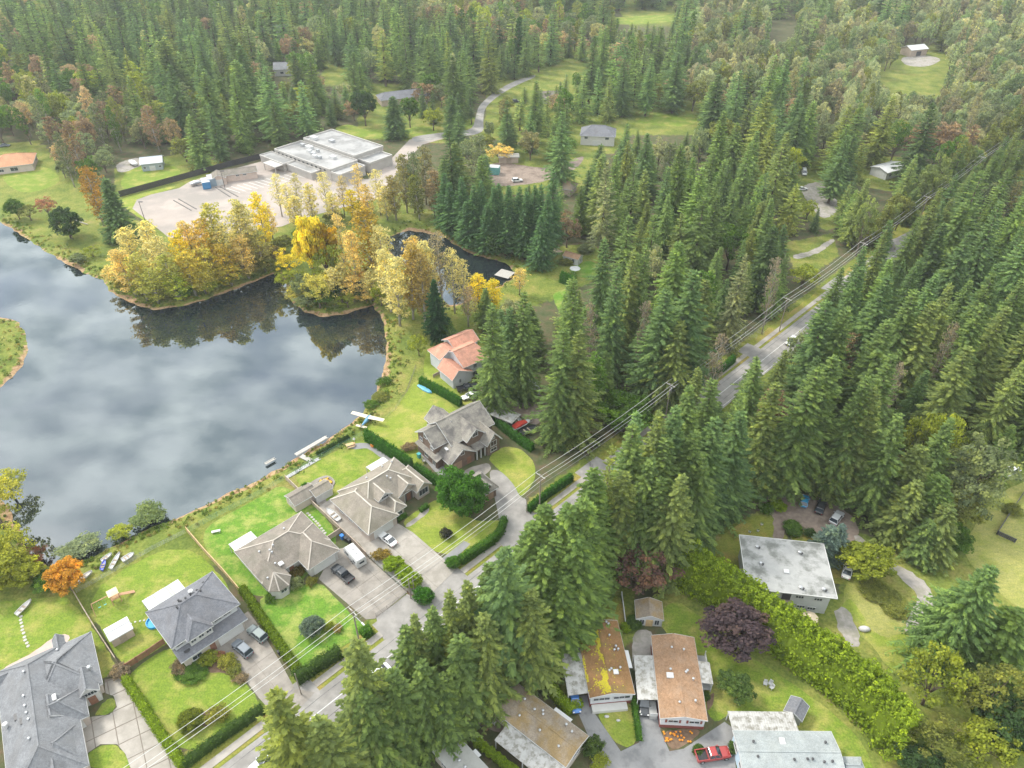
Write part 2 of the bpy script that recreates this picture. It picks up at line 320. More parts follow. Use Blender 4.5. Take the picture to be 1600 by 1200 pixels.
def sheet(name, pts, z, m, label=None, kind='structure', parent=None, rough=0.0, step=1.2, soft=False):
    """a flat ground sheet; rough wobbles its outline so that edges are not ruled"""
    P = [Vector((p[0], p[1], 0)) for p in pts]
    if soft: P = chaikin(P)
    if rough:
        Q = []; rnd = random.Random(len(P)*31+int(P[0].x*10))
        for i in range(len(P)):
            a, b_ = P[i], P[(i+1) % len(P)]; n = max(1, int((b_-a).length/step)); nn = Vector((-(b_-a).y, (b_-a).x, 0)).normalized()
            for k in range(n): Q.append(a.lerp(b_, k/n)+nn*rnd.uniform(-rough, rough))
        P = Q
    me_ = bpy.data.meshes.new(name); me_.from_pydata([(p.x, p.y, z) for p in P], [], [tuple(range(len(P)))]); me_.materials.append(m)
    bm = bmesh.new(); bm.from_mesh(me_)
    for f_ in bm.faces:
        f_.normal_update()
        if f_.normal.z < 0: f_.normal_flip()
    bmesh.ops.triangulate(bm, faces=bm.faces); bm.to_mesh(me_); bm.free()
    return tag(link(bpy.data.objects.new(name, me_), parent), label, kind=None if parent else kind)
sheet('water', [(-420, 70), (60, 70), (60, 420), (-420, 420)], WZ, wm, 'still grey pond reflecting the clouds and the trees')

ASPH = mat('asphalt', (0.245, 0.232, 0.215), (0.30, 0.284, 0.264), 0.9, 0.6, detail=8, c3=(0.205, 0.194, 0.18), s3=0.18, bump=0.15, bscale=6)
ASPH2 = mat('old_asphalt', (0.20, 0.20, 0.20), (0.26, 0.255, 0.25), 0.9, 0.5, detail=6, c3=(0.15, 0.15, 0.15), s3=0.25)
CONC = mat('concrete', (0.285, 0.258, 0.225), (0.23, 0.21, 0.185), 0.9, 0.5, detail=8, c3=(0.20, 0.18, 0.155), s3=0.35)
CONC2 = mat('pale_concrete', (0.35, 0.322, 0.285), (0.295, 0.27, 0.235), 0.9, 0.5, detail=8, c3=(0.26, 0.237, 0.205), s3=0.3)
LOTM = mat('worn_lot_paving', (0.37, 0.315, 0.275), (0.30, 0.26, 0.23), 0.9, 0.12, detail=9, c3=(0.25, 0.225, 0.20), s3=0.05)
GRAVEL = mat('brown_gravel', (0.20, 0.155, 0.125), (0.26, 0.205, 0.165), 0.95, 1.2, detail=6, c3=(0.15, 0.115, 0.09), s3=0.25)
GGRAV = mat('grey_gravel', (0.33, 0.30, 0.27), (0.26, 0.24, 0.215), 0.95, 1.0, detail=6, c3=(0.22, 0.21, 0.16), s3=0.25)
SOIL = mat('garden_soil', (0.13, 0.085, 0.055), (0.19, 0.125, 0.08), 0.95, 1.5)
PAINT = mat('road_paint', (0.66, 0.66, 0.63), (0.48, 0.48, 0.46), 0.7, 2.5)
def lawn_mat(name, c1, c2, c3, s3=0.18):
    m = mat(name, c1, c2, 0.9, 0.9, detail=8, lo=0.3, hi=0.7, c3=c3, s3=s3, bump=0.35, bscale=2.5, spec=0.15)
    t_ = m.node_tree; N_ = t_.nodes; b = N_['Principled BSDF']; src = b.inputs['Base Color'].links[0].from_socket; tc_ = next(n for n in N_ if n.type == 'TEX_COORD')
    for sc_, lo_, hi_, st in ((3.2, (.62, .64, .62), (1.30, 1.26, 1.2), (1, 1, 1)), (0.5, (.80, .84, .85), (1.2, 1.14, 1.05), (1.0, 3.0, 1))):
        mp_ = N_.new('ShaderNodeMapping'); mp_.inputs['Rotation'].default_value = (0, 0, .6); mp_.inputs['Scale'].default_value = st; t_.links.new(tc_.outputs['Object'], mp_.inputs[0])
        nz_ = N_.new('ShaderNodeTexNoise'); nz_.inputs['Scale'].default_value = sc_; nz_.inputs['Detail'].default_value = 7; nz_.inputs['Roughness'].default_value = .7; t_.links.new(mp_.outputs[0], nz_.inputs['Vector'])
        r_ = N_.new('ShaderNodeValToRGB'); r_.color_ramp.elements[0].position = .3; r_.color_ramp.elements[0].color = (*lo_, 1); r_.color_ramp.elements[1].position = .7; r_.color_ramp.elements[1].color = (*hi_, 1); t_.links.new(nz_.outputs['Fac'], r_.inputs[0])
        mu_ = N_.new('ShaderNodeMixRGB'); mu_.blend_type = 'MULTIPLY'; mu_.inputs[0].default_value = 1; t_.links.new(src, mu_.inputs[1]); t_.links.new(r_.outputs[0], mu_.inputs[2]); src = mu_.outputs[0]
    t_.links.new(src, b.inputs['Base Color']); return m
LAWN = lawn_mat('lawn', (0.125, 0.195, 0.024), (0.17, 0.235, 0.034), (0.26, 0.265, 0.07))
LAWNG = lawn_mat('lush_lawn', (0.085, 0.185, 0.022), (0.125, 0.235, 0.03), (0.24, 0.28, 0.075), 0.25)
LAWNY = lawn_mat('yellowed_lawn', (0.165, 0.225, 0.032), (0.21, 0.262, 0.044), (0.29, 0.285, 0.08), 0.14)
DRYG = lawn_mat('dry_field_grass', (0.235, 0.245, 0.075), (0.29, 0.285, 0.10), (0.20, 0.235, 0.05), 0.1)
LAWNO = lawn_mat('olive_lawn', (0.155, 0.185, 0.03), (0.21, 0.225, 0.045), (0.28, 0.225, 0.07), 0.15)

# ---- main road with its line, verge and walk
def strip(name, t0, t1, s0, s1, z, m, label, n=24, h=None, wob=0.0):
    mb = MB(); rnd = random.Random(int(s0*10+t0)); L_, R_ = [], []
    for i in range(n+1):
        t_ = t0+(t1-t0)*i/n; L_.append(RD(t_, s0+rnd.uniform(-wob, wob), z)); R_.append(RD(t_, s1+rnd.uniform(-wob, wob), z))
    poly = L_+R_[::-1]
    if h: mb.prism(poly, z-h, z); return tag(mb.build(name, m), label, kind='structure')
    return sheet(name, poly, z, m, label)
strip('road', -120, 420, -3.9, 3.3, 0.03, ASPH, 'grey two-lane road cutting diagonally through the trees', 60, wob=0.05)
strip('lane_marking', -120, 420, -0.07, 0.07, 0.036, PAINT, 'worn white centre line of the road')
strip('lane_marking', -120, 420, -3.45, -3.33, 0.036, PAINT, 'worn white edge line of the road')
strip('road_seam', -120, 300, 2.1, 2.2, 0.0335, mat('tar_seam', (.10, .098, .095), (.16, .155, .15), .9, 2), 'dark tar seam along the left lane', 220, wob=0.06); strip('road_seam', -120, 300, -1.95, -1.88, 0.0335, mat('tar_seam', (.10, .098, .095)), 'dark tar seam along the right lane', 220, wob=0.07)
SPANS = ((-120, -52.5), (-44.5, -30), (-9.5, 1), (12.5, 28.5), (36.5, 74), (82, 100), (106, 152), (164, 420))
for i, (t0, t1) in enumerate(SPANS):
    if t0 < 300: strip('sidewalk', t0, min(t1, 200), 4.1, 5.5, 0.10, CONC2, 'narrow pale walk beside the road', 10, h=0.1)
    strip('verge', t0, t1, 3.3, 7.4, 0.021, LAWNO, 'strip of dry grass between road and gardens', max(4, int((t1-t0)/3)), wob=0.18)
    if i: strip('apron', SPANS[i-1][1], t0, 3.2, 7.6, 0.025, ASPH, 'paved crossing between road and driveway', 4)
# ---- lawns
for i_, (nm, pts, m, lb) in enumerate([
    ('lawn', [(-60, 945), (60, 935), (110, 930), (186, 1040), (168, 1062), (60, 1075), (-60, 1075)], LAWN, 'mown lawn behind the large grey-roofed house'),
    ('lawn', [(126, 926), (288, 840), (374, 930), (330, 965), (262, 1006), (198, 1044), (184, 1030)], LAWN, 'fenced back lawn with the swing set and white shed'),
    ('lawn', [(202, 1050), (262, 1010), (330, 1010), (350, 1032), (375, 1056), (402, 1090), (408, 1116), (290, 1194), (205, 1072)], LAWN, 'front lawn with two shrubs behind the long hedge'),
    ('lawn', [(300, 834), (400, 780), (447, 752), (536, 832), (500, 880), (440, 935), (385, 928), (374, 920)], LAWNG, 'lush green lawn behind the brown hip-roofed house'),
    ('lawn', [(398, 935), (440, 925), (500, 905), (545, 958), (578, 984), (530, 1012), (470, 1050), (440, 1010)], LAWNG, 'green front lawn with a round blue-grey shrub'),
    ('lawn', [(452, 745), (500, 718), (566, 684), (600, 708), (615, 735), (560, 780), (510, 790)], LAWN, 'curved lawn beside the round flower bed'),
    ('lawn', [(622, 818), (655, 796), (690, 775), (738, 815), (790, 812), (783, 835), (766, 848), (690, 874)], LAWNY, 'yellow-green front lawn by the rounded green tree'),
    ('lawn', [(652, 590), (720, 640), (700, 660), (650, 738), (576, 690), (572, 664), (600, 655), (636, 612)], LAWNY, 'wide yellow-green lawn behind the brown gabled house'),
    ('lawn', [(760, 716), (787, 697), (812, 700), (836, 722), (838, 747), (818, 776), (810, 773), (802, 757), (780, 735)], LAWNY, 'round lawn in front of the brown gabled house'),
    ('lawn', [(664, 548), (700, 528), (730, 545), (725, 600), (745, 640), (715, 630), (660, 590)], LAWNY, 'lawn left of the salmon-roofed house'),
    ('lawn', [(1090, 878), (1140, 825), (1205, 795), (1212, 840), (1165, 842), (1170, 925), (1110, 900)], LAWNO, 'shaded lawn left of the white flat-roofed house'),
    ('lawn', [(1222, 815), (1290, 842), (1330, 858), (1318, 930), (1240, 850)], LAWNO, 'narrow lawn above the white flat-roofed house'),
    ('lawn', [(868, 1010), (922, 925), (970, 925), (982, 990), (940, 1010), (880, 1080)], LAWNO, 'thin lawn behind the mossy brown roof'),
    ('lawn', [(1022, 965), (1056, 935), (1110, 975), (1150, 1010), (1250, 1075), (1345, 1150), (1375, 1230), (1250, 1230), (1240, 1120), (1145, 1112), (1112, 1135), (1090, 1060)], LAWN, 'green lawn around the tan mobile home'),
    ('lawn', [(924, 1108), (992, 1092), (999, 1158), (970, 1172)], LAWNY, 'small front lawn of the mossy mobile home'),
    ('lawn', [(132, 1200), (133, 1182), (157, 1164), (183, 1164), (198, 1182), (206, 1205)], LAWN, 'small round lawn inside the paved drive'),
    ('lawn', [(145, 1119), (162, 1096), (178, 1090), (182, 1104), (171, 1116)], LAWN, 'tiny corner lawn beside the stone entrance'),
    ('lawn', [(985, 190), (1010, 175), (1080, 175), (1095, 190), (1060, 200)], LAWN, 'bright lawn far off in the woods'),
    ('lawn', [(930, 28), (1060, 22), (1060, 34), (960, 40)], LAWN, 'pale green field at the far edge'),
    ('lawn', [(5, 262), (75, 258), (100, 285), (40, 305), (5, 285)], LAWN, 'lawn before the orange-roofed house'),
    ('lawn', [(200, 262), (265, 255), (290, 272), (210, 300), (185, 292)], LAWN, 'grass around the small grey barn'),
    ('lawn', [(185, 314), (205, 305), (278, 289), (268, 296), (222, 307), (212, 318), (300, 378), (285, 380), (200, 330)], LAWNY, 'grass strip along the black fence'),
    ('lawn', [(885, 420), (920, 405), (945, 420), (930, 437), (900, 432)], LAWNG, 'green lawn below the little white shed'),
    ('lawn', [(860, 460), (885, 450), (905, 480), (880, 500)], LAWNG, 'patch of bright lawn among the firs'),
    ('lawn', [(700, 185), (745, 180), (740, 205), (690, 204)], LAWN, 'grass at the bend of the far road'),
    ('lawn', [(520, 200), (545, 193), (575, 205), (680, 195), (685, 212), (620, 218), (540, 212)], LAWN, 'grass under the round trees by the flat-roofed building'),
    ('field', [(1500, 862), (1530, 810), (1566, 765), (1660, 730), (1700, 960), (1600, 960), (1545, 910)], DRYG, 'pale dry field at the right edge'),
    ('field', [(1320, 905), (1350, 900), (1390, 930), (1430, 985), (1400, 1040), (1350, 1000), (1318, 960)], DRYG, 'dry trodden grass beside the flat-roofed white house'),
    ('lawn', [(1370, 1000), (1420, 985), (1445, 1045), (1400, 1060), (1345, 985), (1310, 950), (1330, 930)], LAWNY, 'yellow-green grass right of the tall hedge'),
]):
    sheet(nm, GP(pts), 0.005+0.0005*i_, m, lb, rough=0.14, soft=True)

# ---- paved places
def clip_cell(poly, cell):
    out_ = poly
    for i in range(len(cell)):
        a, b_ = cell[i], cell[(i+1) % len(cell)]; res = []; n = len(out_)
        if n == 0: return []
        f_ = lambda p: (b_[0]-a[0])*(p[1]-a[1])-(b_[1]-a[1])*(p[0]-a[0])
        for j in range(n):
            p, q = out_[j], out_[(j+1) % n]; fp, fq = f_(p), f_(q)
            if fp >= 0: res.append(p)
            if (fp >= 0) != (fq >= 0):
                t_ = fp/(fp-fq); res.append((p[0]+(q[0]-p[0])*t_, p[1]+(q[1]-p[1])*t_))
        out_ = res
    return out_
def slabs(name, pts, ang, size, m, label, gap=0.05, z=0.03):
    """a paved drive whose slabs are pieces of their own over a dark joint bed"""
    P = [(p.x, p.y) for p in GP(pts)]; root = sheet(name, P, z, JOINT, label); ca, sa = math.cos(ang), math.sin(ang)
    U = [(x*ca+y*sa, -x*sa+y*ca) for x, y in P]; u0 = min(u for u, v in U); u1 = max(u for u, v in U); v0 = min(v for u, v in U); v1 = max(v for u, v in U)
    rnd = random.Random(3); nu = int((u1-u0)/size[0])+1; nv = int((v1-v0)/size[1])+1
    for i in range(nu):
        for j in range(nv):
            c = [(u0+i*size[0]+gap/2, v0+j*size[1]+gap/2), (u0+(i+1)*size[0]-gap/2, v0+j*size[1]+gap/2), (u0+(i+1)*size[0]-gap/2, v0+(j+1)*size[1]-gap/2), (u0+i*size[0]+gap/2, v0+(j+1)*size[1]-gap/2)]
            q = clip_cell(U, c)
            if len(q) < 3: continue
            ar = abs(sum(q[k][0]*q[(k+1) % len(q)][1]-q[(k+1) % len(q)][0]*q[k][1] for k in range(len(q))))/2
            if ar < 0.3: continue
            dz = rnd.uniform(-0.008, 0.008)
            mb = MB(); mb.prism([(a*ca-b_*sa, a*sa+b_*ca) for a, b_ in q], z-0.02, z+0.03+dz); mb.build('slab', m, root)
JOINT = mat('dark_joint', (0.15, 0.13, 0.105), (0.20, 0.17, 0.14), 0.95, 1)
slabs('driveway', [(163, 1062), (196, 1056), (202, 1077), (218, 1102), (285, 1205), (206, 1205), (196, 1178), (183, 1163), (157, 1163), (132, 1180), (118, 1168), (108, 1132), (144, 1120), (171, 1117), (183, 1105), (178, 1088), (165, 1083)], 0.55, (3.3, 3.3), CONC2, 'pale slab driveway of the grey-roofed house', 0.16)
slabs('driveway', [(318, 1004), (388, 955), (398, 968), (440, 1038), (460, 1075), (420, 1108), (404, 1090), (378, 1055), (352, 1028)], 0.79, (4.6, 4.6), CONC, 'concrete driveway with two parked cars', 0.05)
slabs('driveway', [(498, 905), (522, 860), (560, 850), (577, 873), (636, 926), (586, 967), (572, 968)], 0.79, (4.2, 4.2), CONC, 'wide concrete driveway with the pickup and the camper', 0.05)
slabs('driveway', [(498, 792), (516, 780), (578, 846), (602, 832), (622, 818), (645, 832), (712, 890), (662, 940), (640, 926), (578, 872), (562, 850), (520, 812)], 0.79, (5.0, 5.0), CONC2, 'pale concrete driveway with the white sedan', 0.04)
for i_, (nm, pts, z, m, lb) in enumerate([
    ('driveway', [(764, 734), (782, 735), (803, 757), (812, 776), (823, 780), (822, 798), (832, 806), (815, 832), (788, 858), (784, 835), (776, 790), (768, 760)], 0.033, ASPH, 'curved grey driveway of the brown gabled house'),
    ('apron', [(588, 965), (636, 928), (664, 942), (712, 892), (724, 903), (690, 928), (600, 1000), (592, 985)], 0.034, ASPH, 'paved apron joining the driveways to the road'),
    ('apron', [(425, 1110), (462, 1076), (492, 1082), (455, 1122)], 0.034, CONC, 'short apron at the end of the concrete drive'),
    ('patio', [(470, 768), (492, 748), (512, 742), (524, 750), (520, 768), (505, 778), (524, 800), (500, 792)], 0.026, CONC, 'pale paving around the round flower bed'),
    ('garden_path', [(540, 700), (556, 692), (578, 692), (600, 706), (630, 728), (622, 735), (596, 716), (576, 700), (556, 702)], 0.026, ASPH2, 'curving grey garden path along the hedge'),
    ('patio', [(652, 706), (664, 702), (712, 738), (704, 752), (690, 748)], 0.026, ASPH2, 'dark patio left of the brown gabled house'),
    ('entrance_path', [(716, 742), (735, 730), (764, 722), (768, 736), (740, 752)], 0.026, CONC, 'stone path to the brown gabled house'),
    ('entrance_path', [(632, 820), (655, 806), (662, 788), (672, 795), (668, 803), (636, 826)], 0.026, CONC2, 'short path to the arched entrance'),
    ('side_walk', [(686, 876), (725, 845), (735, 850), (700, 884)], 0.026, ASPH2, 'strip of paving beside the yellow-green front lawn'),
    ('asphalt_court', [(892, 1088), (924, 1086), (926, 1110), (970, 1174), (999, 1160), (999, 1092), (1030, 1092), (1032, 1142), (1046, 1174), (1068, 1170), (1132, 1128), (1146, 1138), (1152, 1240), (900, 1240), (928, 1185), (920, 1152)], 0.027, ASPH2, 'grey asphalt court between the mobile homes'),
    ('gravel_yard', [(1172, 768), (1216, 776), (1262, 770), (1330, 800), (1345, 832), (1330, 852), (1290, 840), (1232, 812), (1224, 845), (1206, 845), (1210, 805), (1180, 790)], 0.024, GRAVEL, 'brown gravel yard with parked cars'),
    ('gravel_drive', [(1330, 835), (1346, 838), (1395, 880), (1440, 903), (1466, 938), (1440, 985), (1410, 990), (1425, 955), (1436, 928), (1400, 896), (1352, 872)], 0.024, GGRAV, 'narrow grey drive curving away at the right'),
    ('bare_track', [(1300, 955), (1322, 945), (1340, 985), (1345, 1010), (1322, 1010)], 0.024, GGRAV, 'worn bare track in the grass'),
    ('gravel_yard', [(738, 598), (790, 585), (850, 618), (862, 645), (835, 668), (800, 640), (760, 622)], 0.024, GRAVEL, 'bare gravel yard under the big firs'),
    ('parking_lot', [(207, 326), (214, 312), (236, 304), (280, 294), (296, 284), (372, 262), (440, 244), (520, 275), (575, 280), (598, 262), (640, 218), (690, 210), (696, 216), (660, 226), (624, 262), (608, 292), (600, 308), (560, 318), (470, 342), (440, 354), (272, 378), (240, 352)], 0.024, LOTM, 'large empty pale parking lot'),
    ('far_road', [(640, 214), (690, 207), (738, 204), (744, 180), (748, 165), (770, 145), (800, 128), (835, 116), (838, 120), (805, 134), (778, 150), (758, 168), (755, 185), (756, 210), (700, 214), (650, 224)], 0.026, ASPH, 'pale residential road curving into the woods'),
    ('gravel_yard', [(770, 250), (835, 262), (870, 262), (915, 240), (905, 262), (850, 285), (790, 292), (740, 285)], 0.024, GRAVEL, 'brown clearing with sheds in the woods'),
    ('gravel_drive', [(1238, 398), (1270, 392), (1300, 372), (1306, 376), (1276, 398), (1240, 406)], 0.024, GGRAV, 'curved dirt drive in a small clearing'),
    ('gravel_yard', [(1405, 90), (1440, 85), (1475, 92), (1450, 105), (1415, 103)], 0.024, GGRAV, 'bare yard beside the far white shed'),
    ('gravel_yard', [(1248, 290), (1300, 280), (1312, 330), (1285, 345), (1262, 318)], 0.024, GGRAV, 'pale yard among firs with parked vehicles'),
    ('side_street', [(1368, 382), (1400, 372), (1440, 352), (1452, 360), (1410, 392), (1375, 400)], 0.027, ASPH, 'side street mouth at the far end of the road'),
    ('gravel_yard', [(180, 256), (218, 244), (226, 256), (200, 268), (184, 270)], 0.024, GGRAV, 'small grey yard beside the white boat'),
    ('garden_bed', [(590, 880), (605, 872), (655, 920), (672, 930), (650, 945), (636, 925)], 0.022, SOIL, 'soil bed with a row of trimmed shrubs'),
    ('garden_bed', [(655, 945), (672, 925), (680, 930), (668, 945)], 0.03, mat('red_mulch', (0.36, 0.16, 0.09), (0.28, 0.13, 0.08)), 'red mulch at the corner by the poles'),
    ('garden_bed', [(1030, 1142), (1105, 1138), (1065, 1168), (1048, 1172)], 0.029, SOIL, 'flower bed with orange flowers'),
    ('garden_bed', [(1103, 1090), (1118, 1080), (1112, 1105), (1104, 1112)], 0.03, SOIL, 'curved soil bed beside the tan mobile home'),
    ('garden_yard', [(720, 1075), (770, 1050), (830, 1040), (850, 1060), (800, 1085), (790, 1150), (740, 1130), (710, 1110)], 0.022, GRAVEL, 'dark bare yard with garden ornaments'),
    ('bare_earth', [(868, 1005), (905, 965), (930, 955), (905, 1000), (880, 1040)], 0.026, SOIL, 'bare earth beside the mossy roof'),
    ('bare_yard', [(985, 985), (1022, 985), (1020, 1050), (990, 1060)], 0.026, GGRAV, 'gravel strip in front of the little shed'),
    ('garden_bed', [(340, 1018), (352, 1028), (390, 1060), (378, 1068), (350, 1050), (300, 1052), (290, 1045)], 0.028, SOIL, 'planted bed beside the concrete drive'),
    ('garden_bed', [(306, 1118), (345, 1100), (355, 1112), (318, 1140)], 0.024, SOIL, 'bare patch under two yellow-green shrubs'),
    ('patio', [(0, 1046), (52, 1020), (85, 994), (104, 990), (112, 1000), (60, 1035), (10, 1062)], 0.024, mat('pink_pavers', (0.50, 0.36, 0.31), (0.42, 0.31, 0.27), 0.9, 0.8), 'pinkish paved terrace behind the grey-roofed house'),
    ('dirt_path', [(1500, 680), (1545, 690), (1560, 715), (1530, 705)], 0.024, GRAVEL, 'reddish dirt clearing behind the trees'),
]):
    z += 0.0004*i_; org = any(k in nm for k in ('grav', 'bed', 'bare', 'dirt', 'path', 'garden', 'patio')); sheet(nm, GP(pts), z, m, lb, rough=(0.28 if 'grav' in nm or 'bare' in nm else 0.1) if org else 0.0, step=0.8, soft=org or nm == 'far_road' or lb.startswith('curved'))
# parking stall lines and kerbed islands of the lot
def lot_line(p, q, wd, lb):
    a, b_ = G(*p), G(*q); n = (b_-a).normalized(); n = Vector((-n.y, n.x, 0))*wd/2
    sheet('lot_marking', [a+n, b_+n, b_-n, a-n], 0.032, PAINT, lb)
for k in range(14):
    lot_line((352+k*9.2, 293.5-k*2.1), (375+k*9.2, 301-k*2.1), 0.22, 'faded stall line on the parking lot')

for k, (p, q) in enumerate((((337, 293), (360, 308)), ((344, 292), (372, 307.5)), ((271, 313), (299, 329)), ((279, 311), (307, 327)))):
    a, b_ = G(*p), G(*q); mb = MB(); mb.bar(a+Vector((0, 0, .09)), b_+Vector((0, 0, .09)), 0.45, 0.16)
    tag(mb.build('kerb', mat('dark_kerb', (.10, .095, .09), (.15, .14, .13))), ['left', 'second', 'third', 'right'][k]+' dark kerb strip on the parking lot', kind='structure')
# ================================================================== buildings
def roof_mat(name, c1, c2, c3=None, s3=0.3, bump=0.3):
    m = mat(name, c1, c2, 0.92, 2.6, detail=8, lo=0.3, hi=0.7, c3=c3, s3=s3, bump=bump, bscale=5, spec=0.15)
    t_ = m.node_tree; N_ = t_.nodes; b = N_['Principled BSDF']; src = b.inputs['Base Color'].links[0].from_socket; tc_ = next(n for n in N_ if n.type == 'TEX_COORD')
    for sc_, lo_, hi_ in ((7.0, .74, 1.2), (0.45, .82, 1.14)):             # mottled shingles, broad weathering
        nz_ = N_.new('ShaderNodeTexNoise'); nz_.inputs['Scale'].default_value = sc_; nz_.inputs['Detail'].default_value = 6; nz_.inputs['Roughness'].default_value = .7; t_.links.new(tc_.outputs['Object'], nz_.inputs['Vector'])
        r_ = N_.new('ShaderNodeValToRGB'); r_.color_ramp.elements[0].position = .32; r_.color_ramp.elements[0].color = (lo_, lo_, lo_, 1); r_.color_ramp.elements[1].position = .68; r_.color_ramp.elements[1].color = (hi_, hi_, hi_, 1); t_.links.new(nz_.outputs['Fac'], r_.inputs[0])
        mu_ = N_.new('ShaderNodeMixRGB'); mu_.blend_type = 'MULTIPLY'; mu_.inputs[0].default_value = 1; t_.links.new(src, mu_.inputs[1]); t_.links.new(r_.outputs[0], mu_.inputs[2]); src = mu_.outputs[0]
    t_.links.new(src, b.inputs['Base Color']); return m
R_GREY = roof_mat('grey_shingle', (0.155, 0.16, 0.168), (0.215, 0.22, 0.228), (0.18, 0.182, 0.186), 0.35)
R_BLUE = roof_mat('slate_grey_shingle', (0.128, 0.132, 0.145), (0.185, 0.19, 0.205), (0.15, 0.15, 0.158), 0.4)
R_TAUPE = roof_mat('taupe_shake', (0.194, 0.169, 0.14), (0.245, 0.216, 0.184), (0.169, 0.155, 0.126), 0.25)
R_SHAKE = roof_mat('beige_shake', (0.218, 0.193, 0.158), (0.267, 0.236, 0.197), (0.207, 0.187, 0.144), 0.25)
R_BROWN = roof_mat('weathered_cedar_shake', (0.204, 0.189, 0.163), (0.27, 0.25, 0.214), (0.128, 0.119, 0.111), 0.3)
R_TAN = roof_mat('tan_shingle', (0.235, 0.142, 0.082), (0.335, 0.212, 0.13), (0.30, 0.20, 0.13), 0.7)
R_MOSSY = roof_mat('rusty_brown_shingle', (0.20, 0.11, 0.045), (0.26, 0.15, 0.07), (0.18, 0.125, 0.05), 0.4)
R_OLD = roof_mat('lichen_brown_shingle', (0.225, 0.185, 0.14), (0.29, 0.245, 0.19), (0.25, 0.18, 0.09), 0.25)
R_SALMON = roof_mat('salmon_tile', (0.44, 0.21, 0.145), (0.52, 0.27, 0.19), (0.38, 0.20, 0.14), 0.5)
R_PALEB = roof_mat('pale_blue_grey_shingle', (0.25, 0.275, 0.275), (0.294, 0.314, 0.31), (0.29, 0.31, 0.30), 0.3)
R_MEMB = mat('grey_roof_membrane', (0.3, 0.3, 0.289), (0.345, 0.345, 0.33), 0.85, 0.8, detail=6, c3=(0.15, 0.155, 0.14), s3=0.28)
R_METAL = mat('mouldy_white_metal', (0.397, 0.39, 0.371), (0.32, 0.314, 0.294), 0.6, 1.2, detail=8, lo=0.42, hi=0.62, c3=(0.20, 0.19, 0.16), s3=1.1, stretch=(1, 1, 1))
R_GREYM = mat('grey_painted_roof', (0.30, 0.30, 0.275), (0.36, 0.355, 0.33), 0.7, 0.6, c3=(0.26, 0.26, 0.24), s3=0.3)
W_CREAM = mat('cream_stucco', (0.45, 0.405, 0.342), (0.405, 0.365, 0.306), 0.9, 0.7)
W_PINK = mat('pinkish_stucco', (0.468, 0.399, 0.348), (0.425, 0.365, 0.319), 0.9, 0.7)
W_BROWN = mat('brown_shingle_wall', (0.145, 0.10, 0.075), (0.185, 0.13, 0.10), 0.9, 1.0)
W_GREYW = mat('grey_white_siding', (0.527, 0.535, 0.544), (0.468, 0.476, 0.484), 0.8, 0.7)
W_BLUE = mat('pale_blue_siding', (0.42, 0.53, 0.62), (0.37, 0.48, 0.57), 0.75, 0.7)
W_RED = mat('dark_red_skirting', (0.22, 0.07, 0.055), (0.18, 0.06, 0.05), 0.8, 0.7)
DARKM = mat('dark_metal', (0.05, 0.05, 0.052), (0.075, 0.075, 0.078), 0.5, 2)
MOSS = mat('yellow_moss', (0.44, 0.36, 0.02), (0.33, 0.30, 0.03), 0.95, 4, bump=0.6)
CAPM = {}
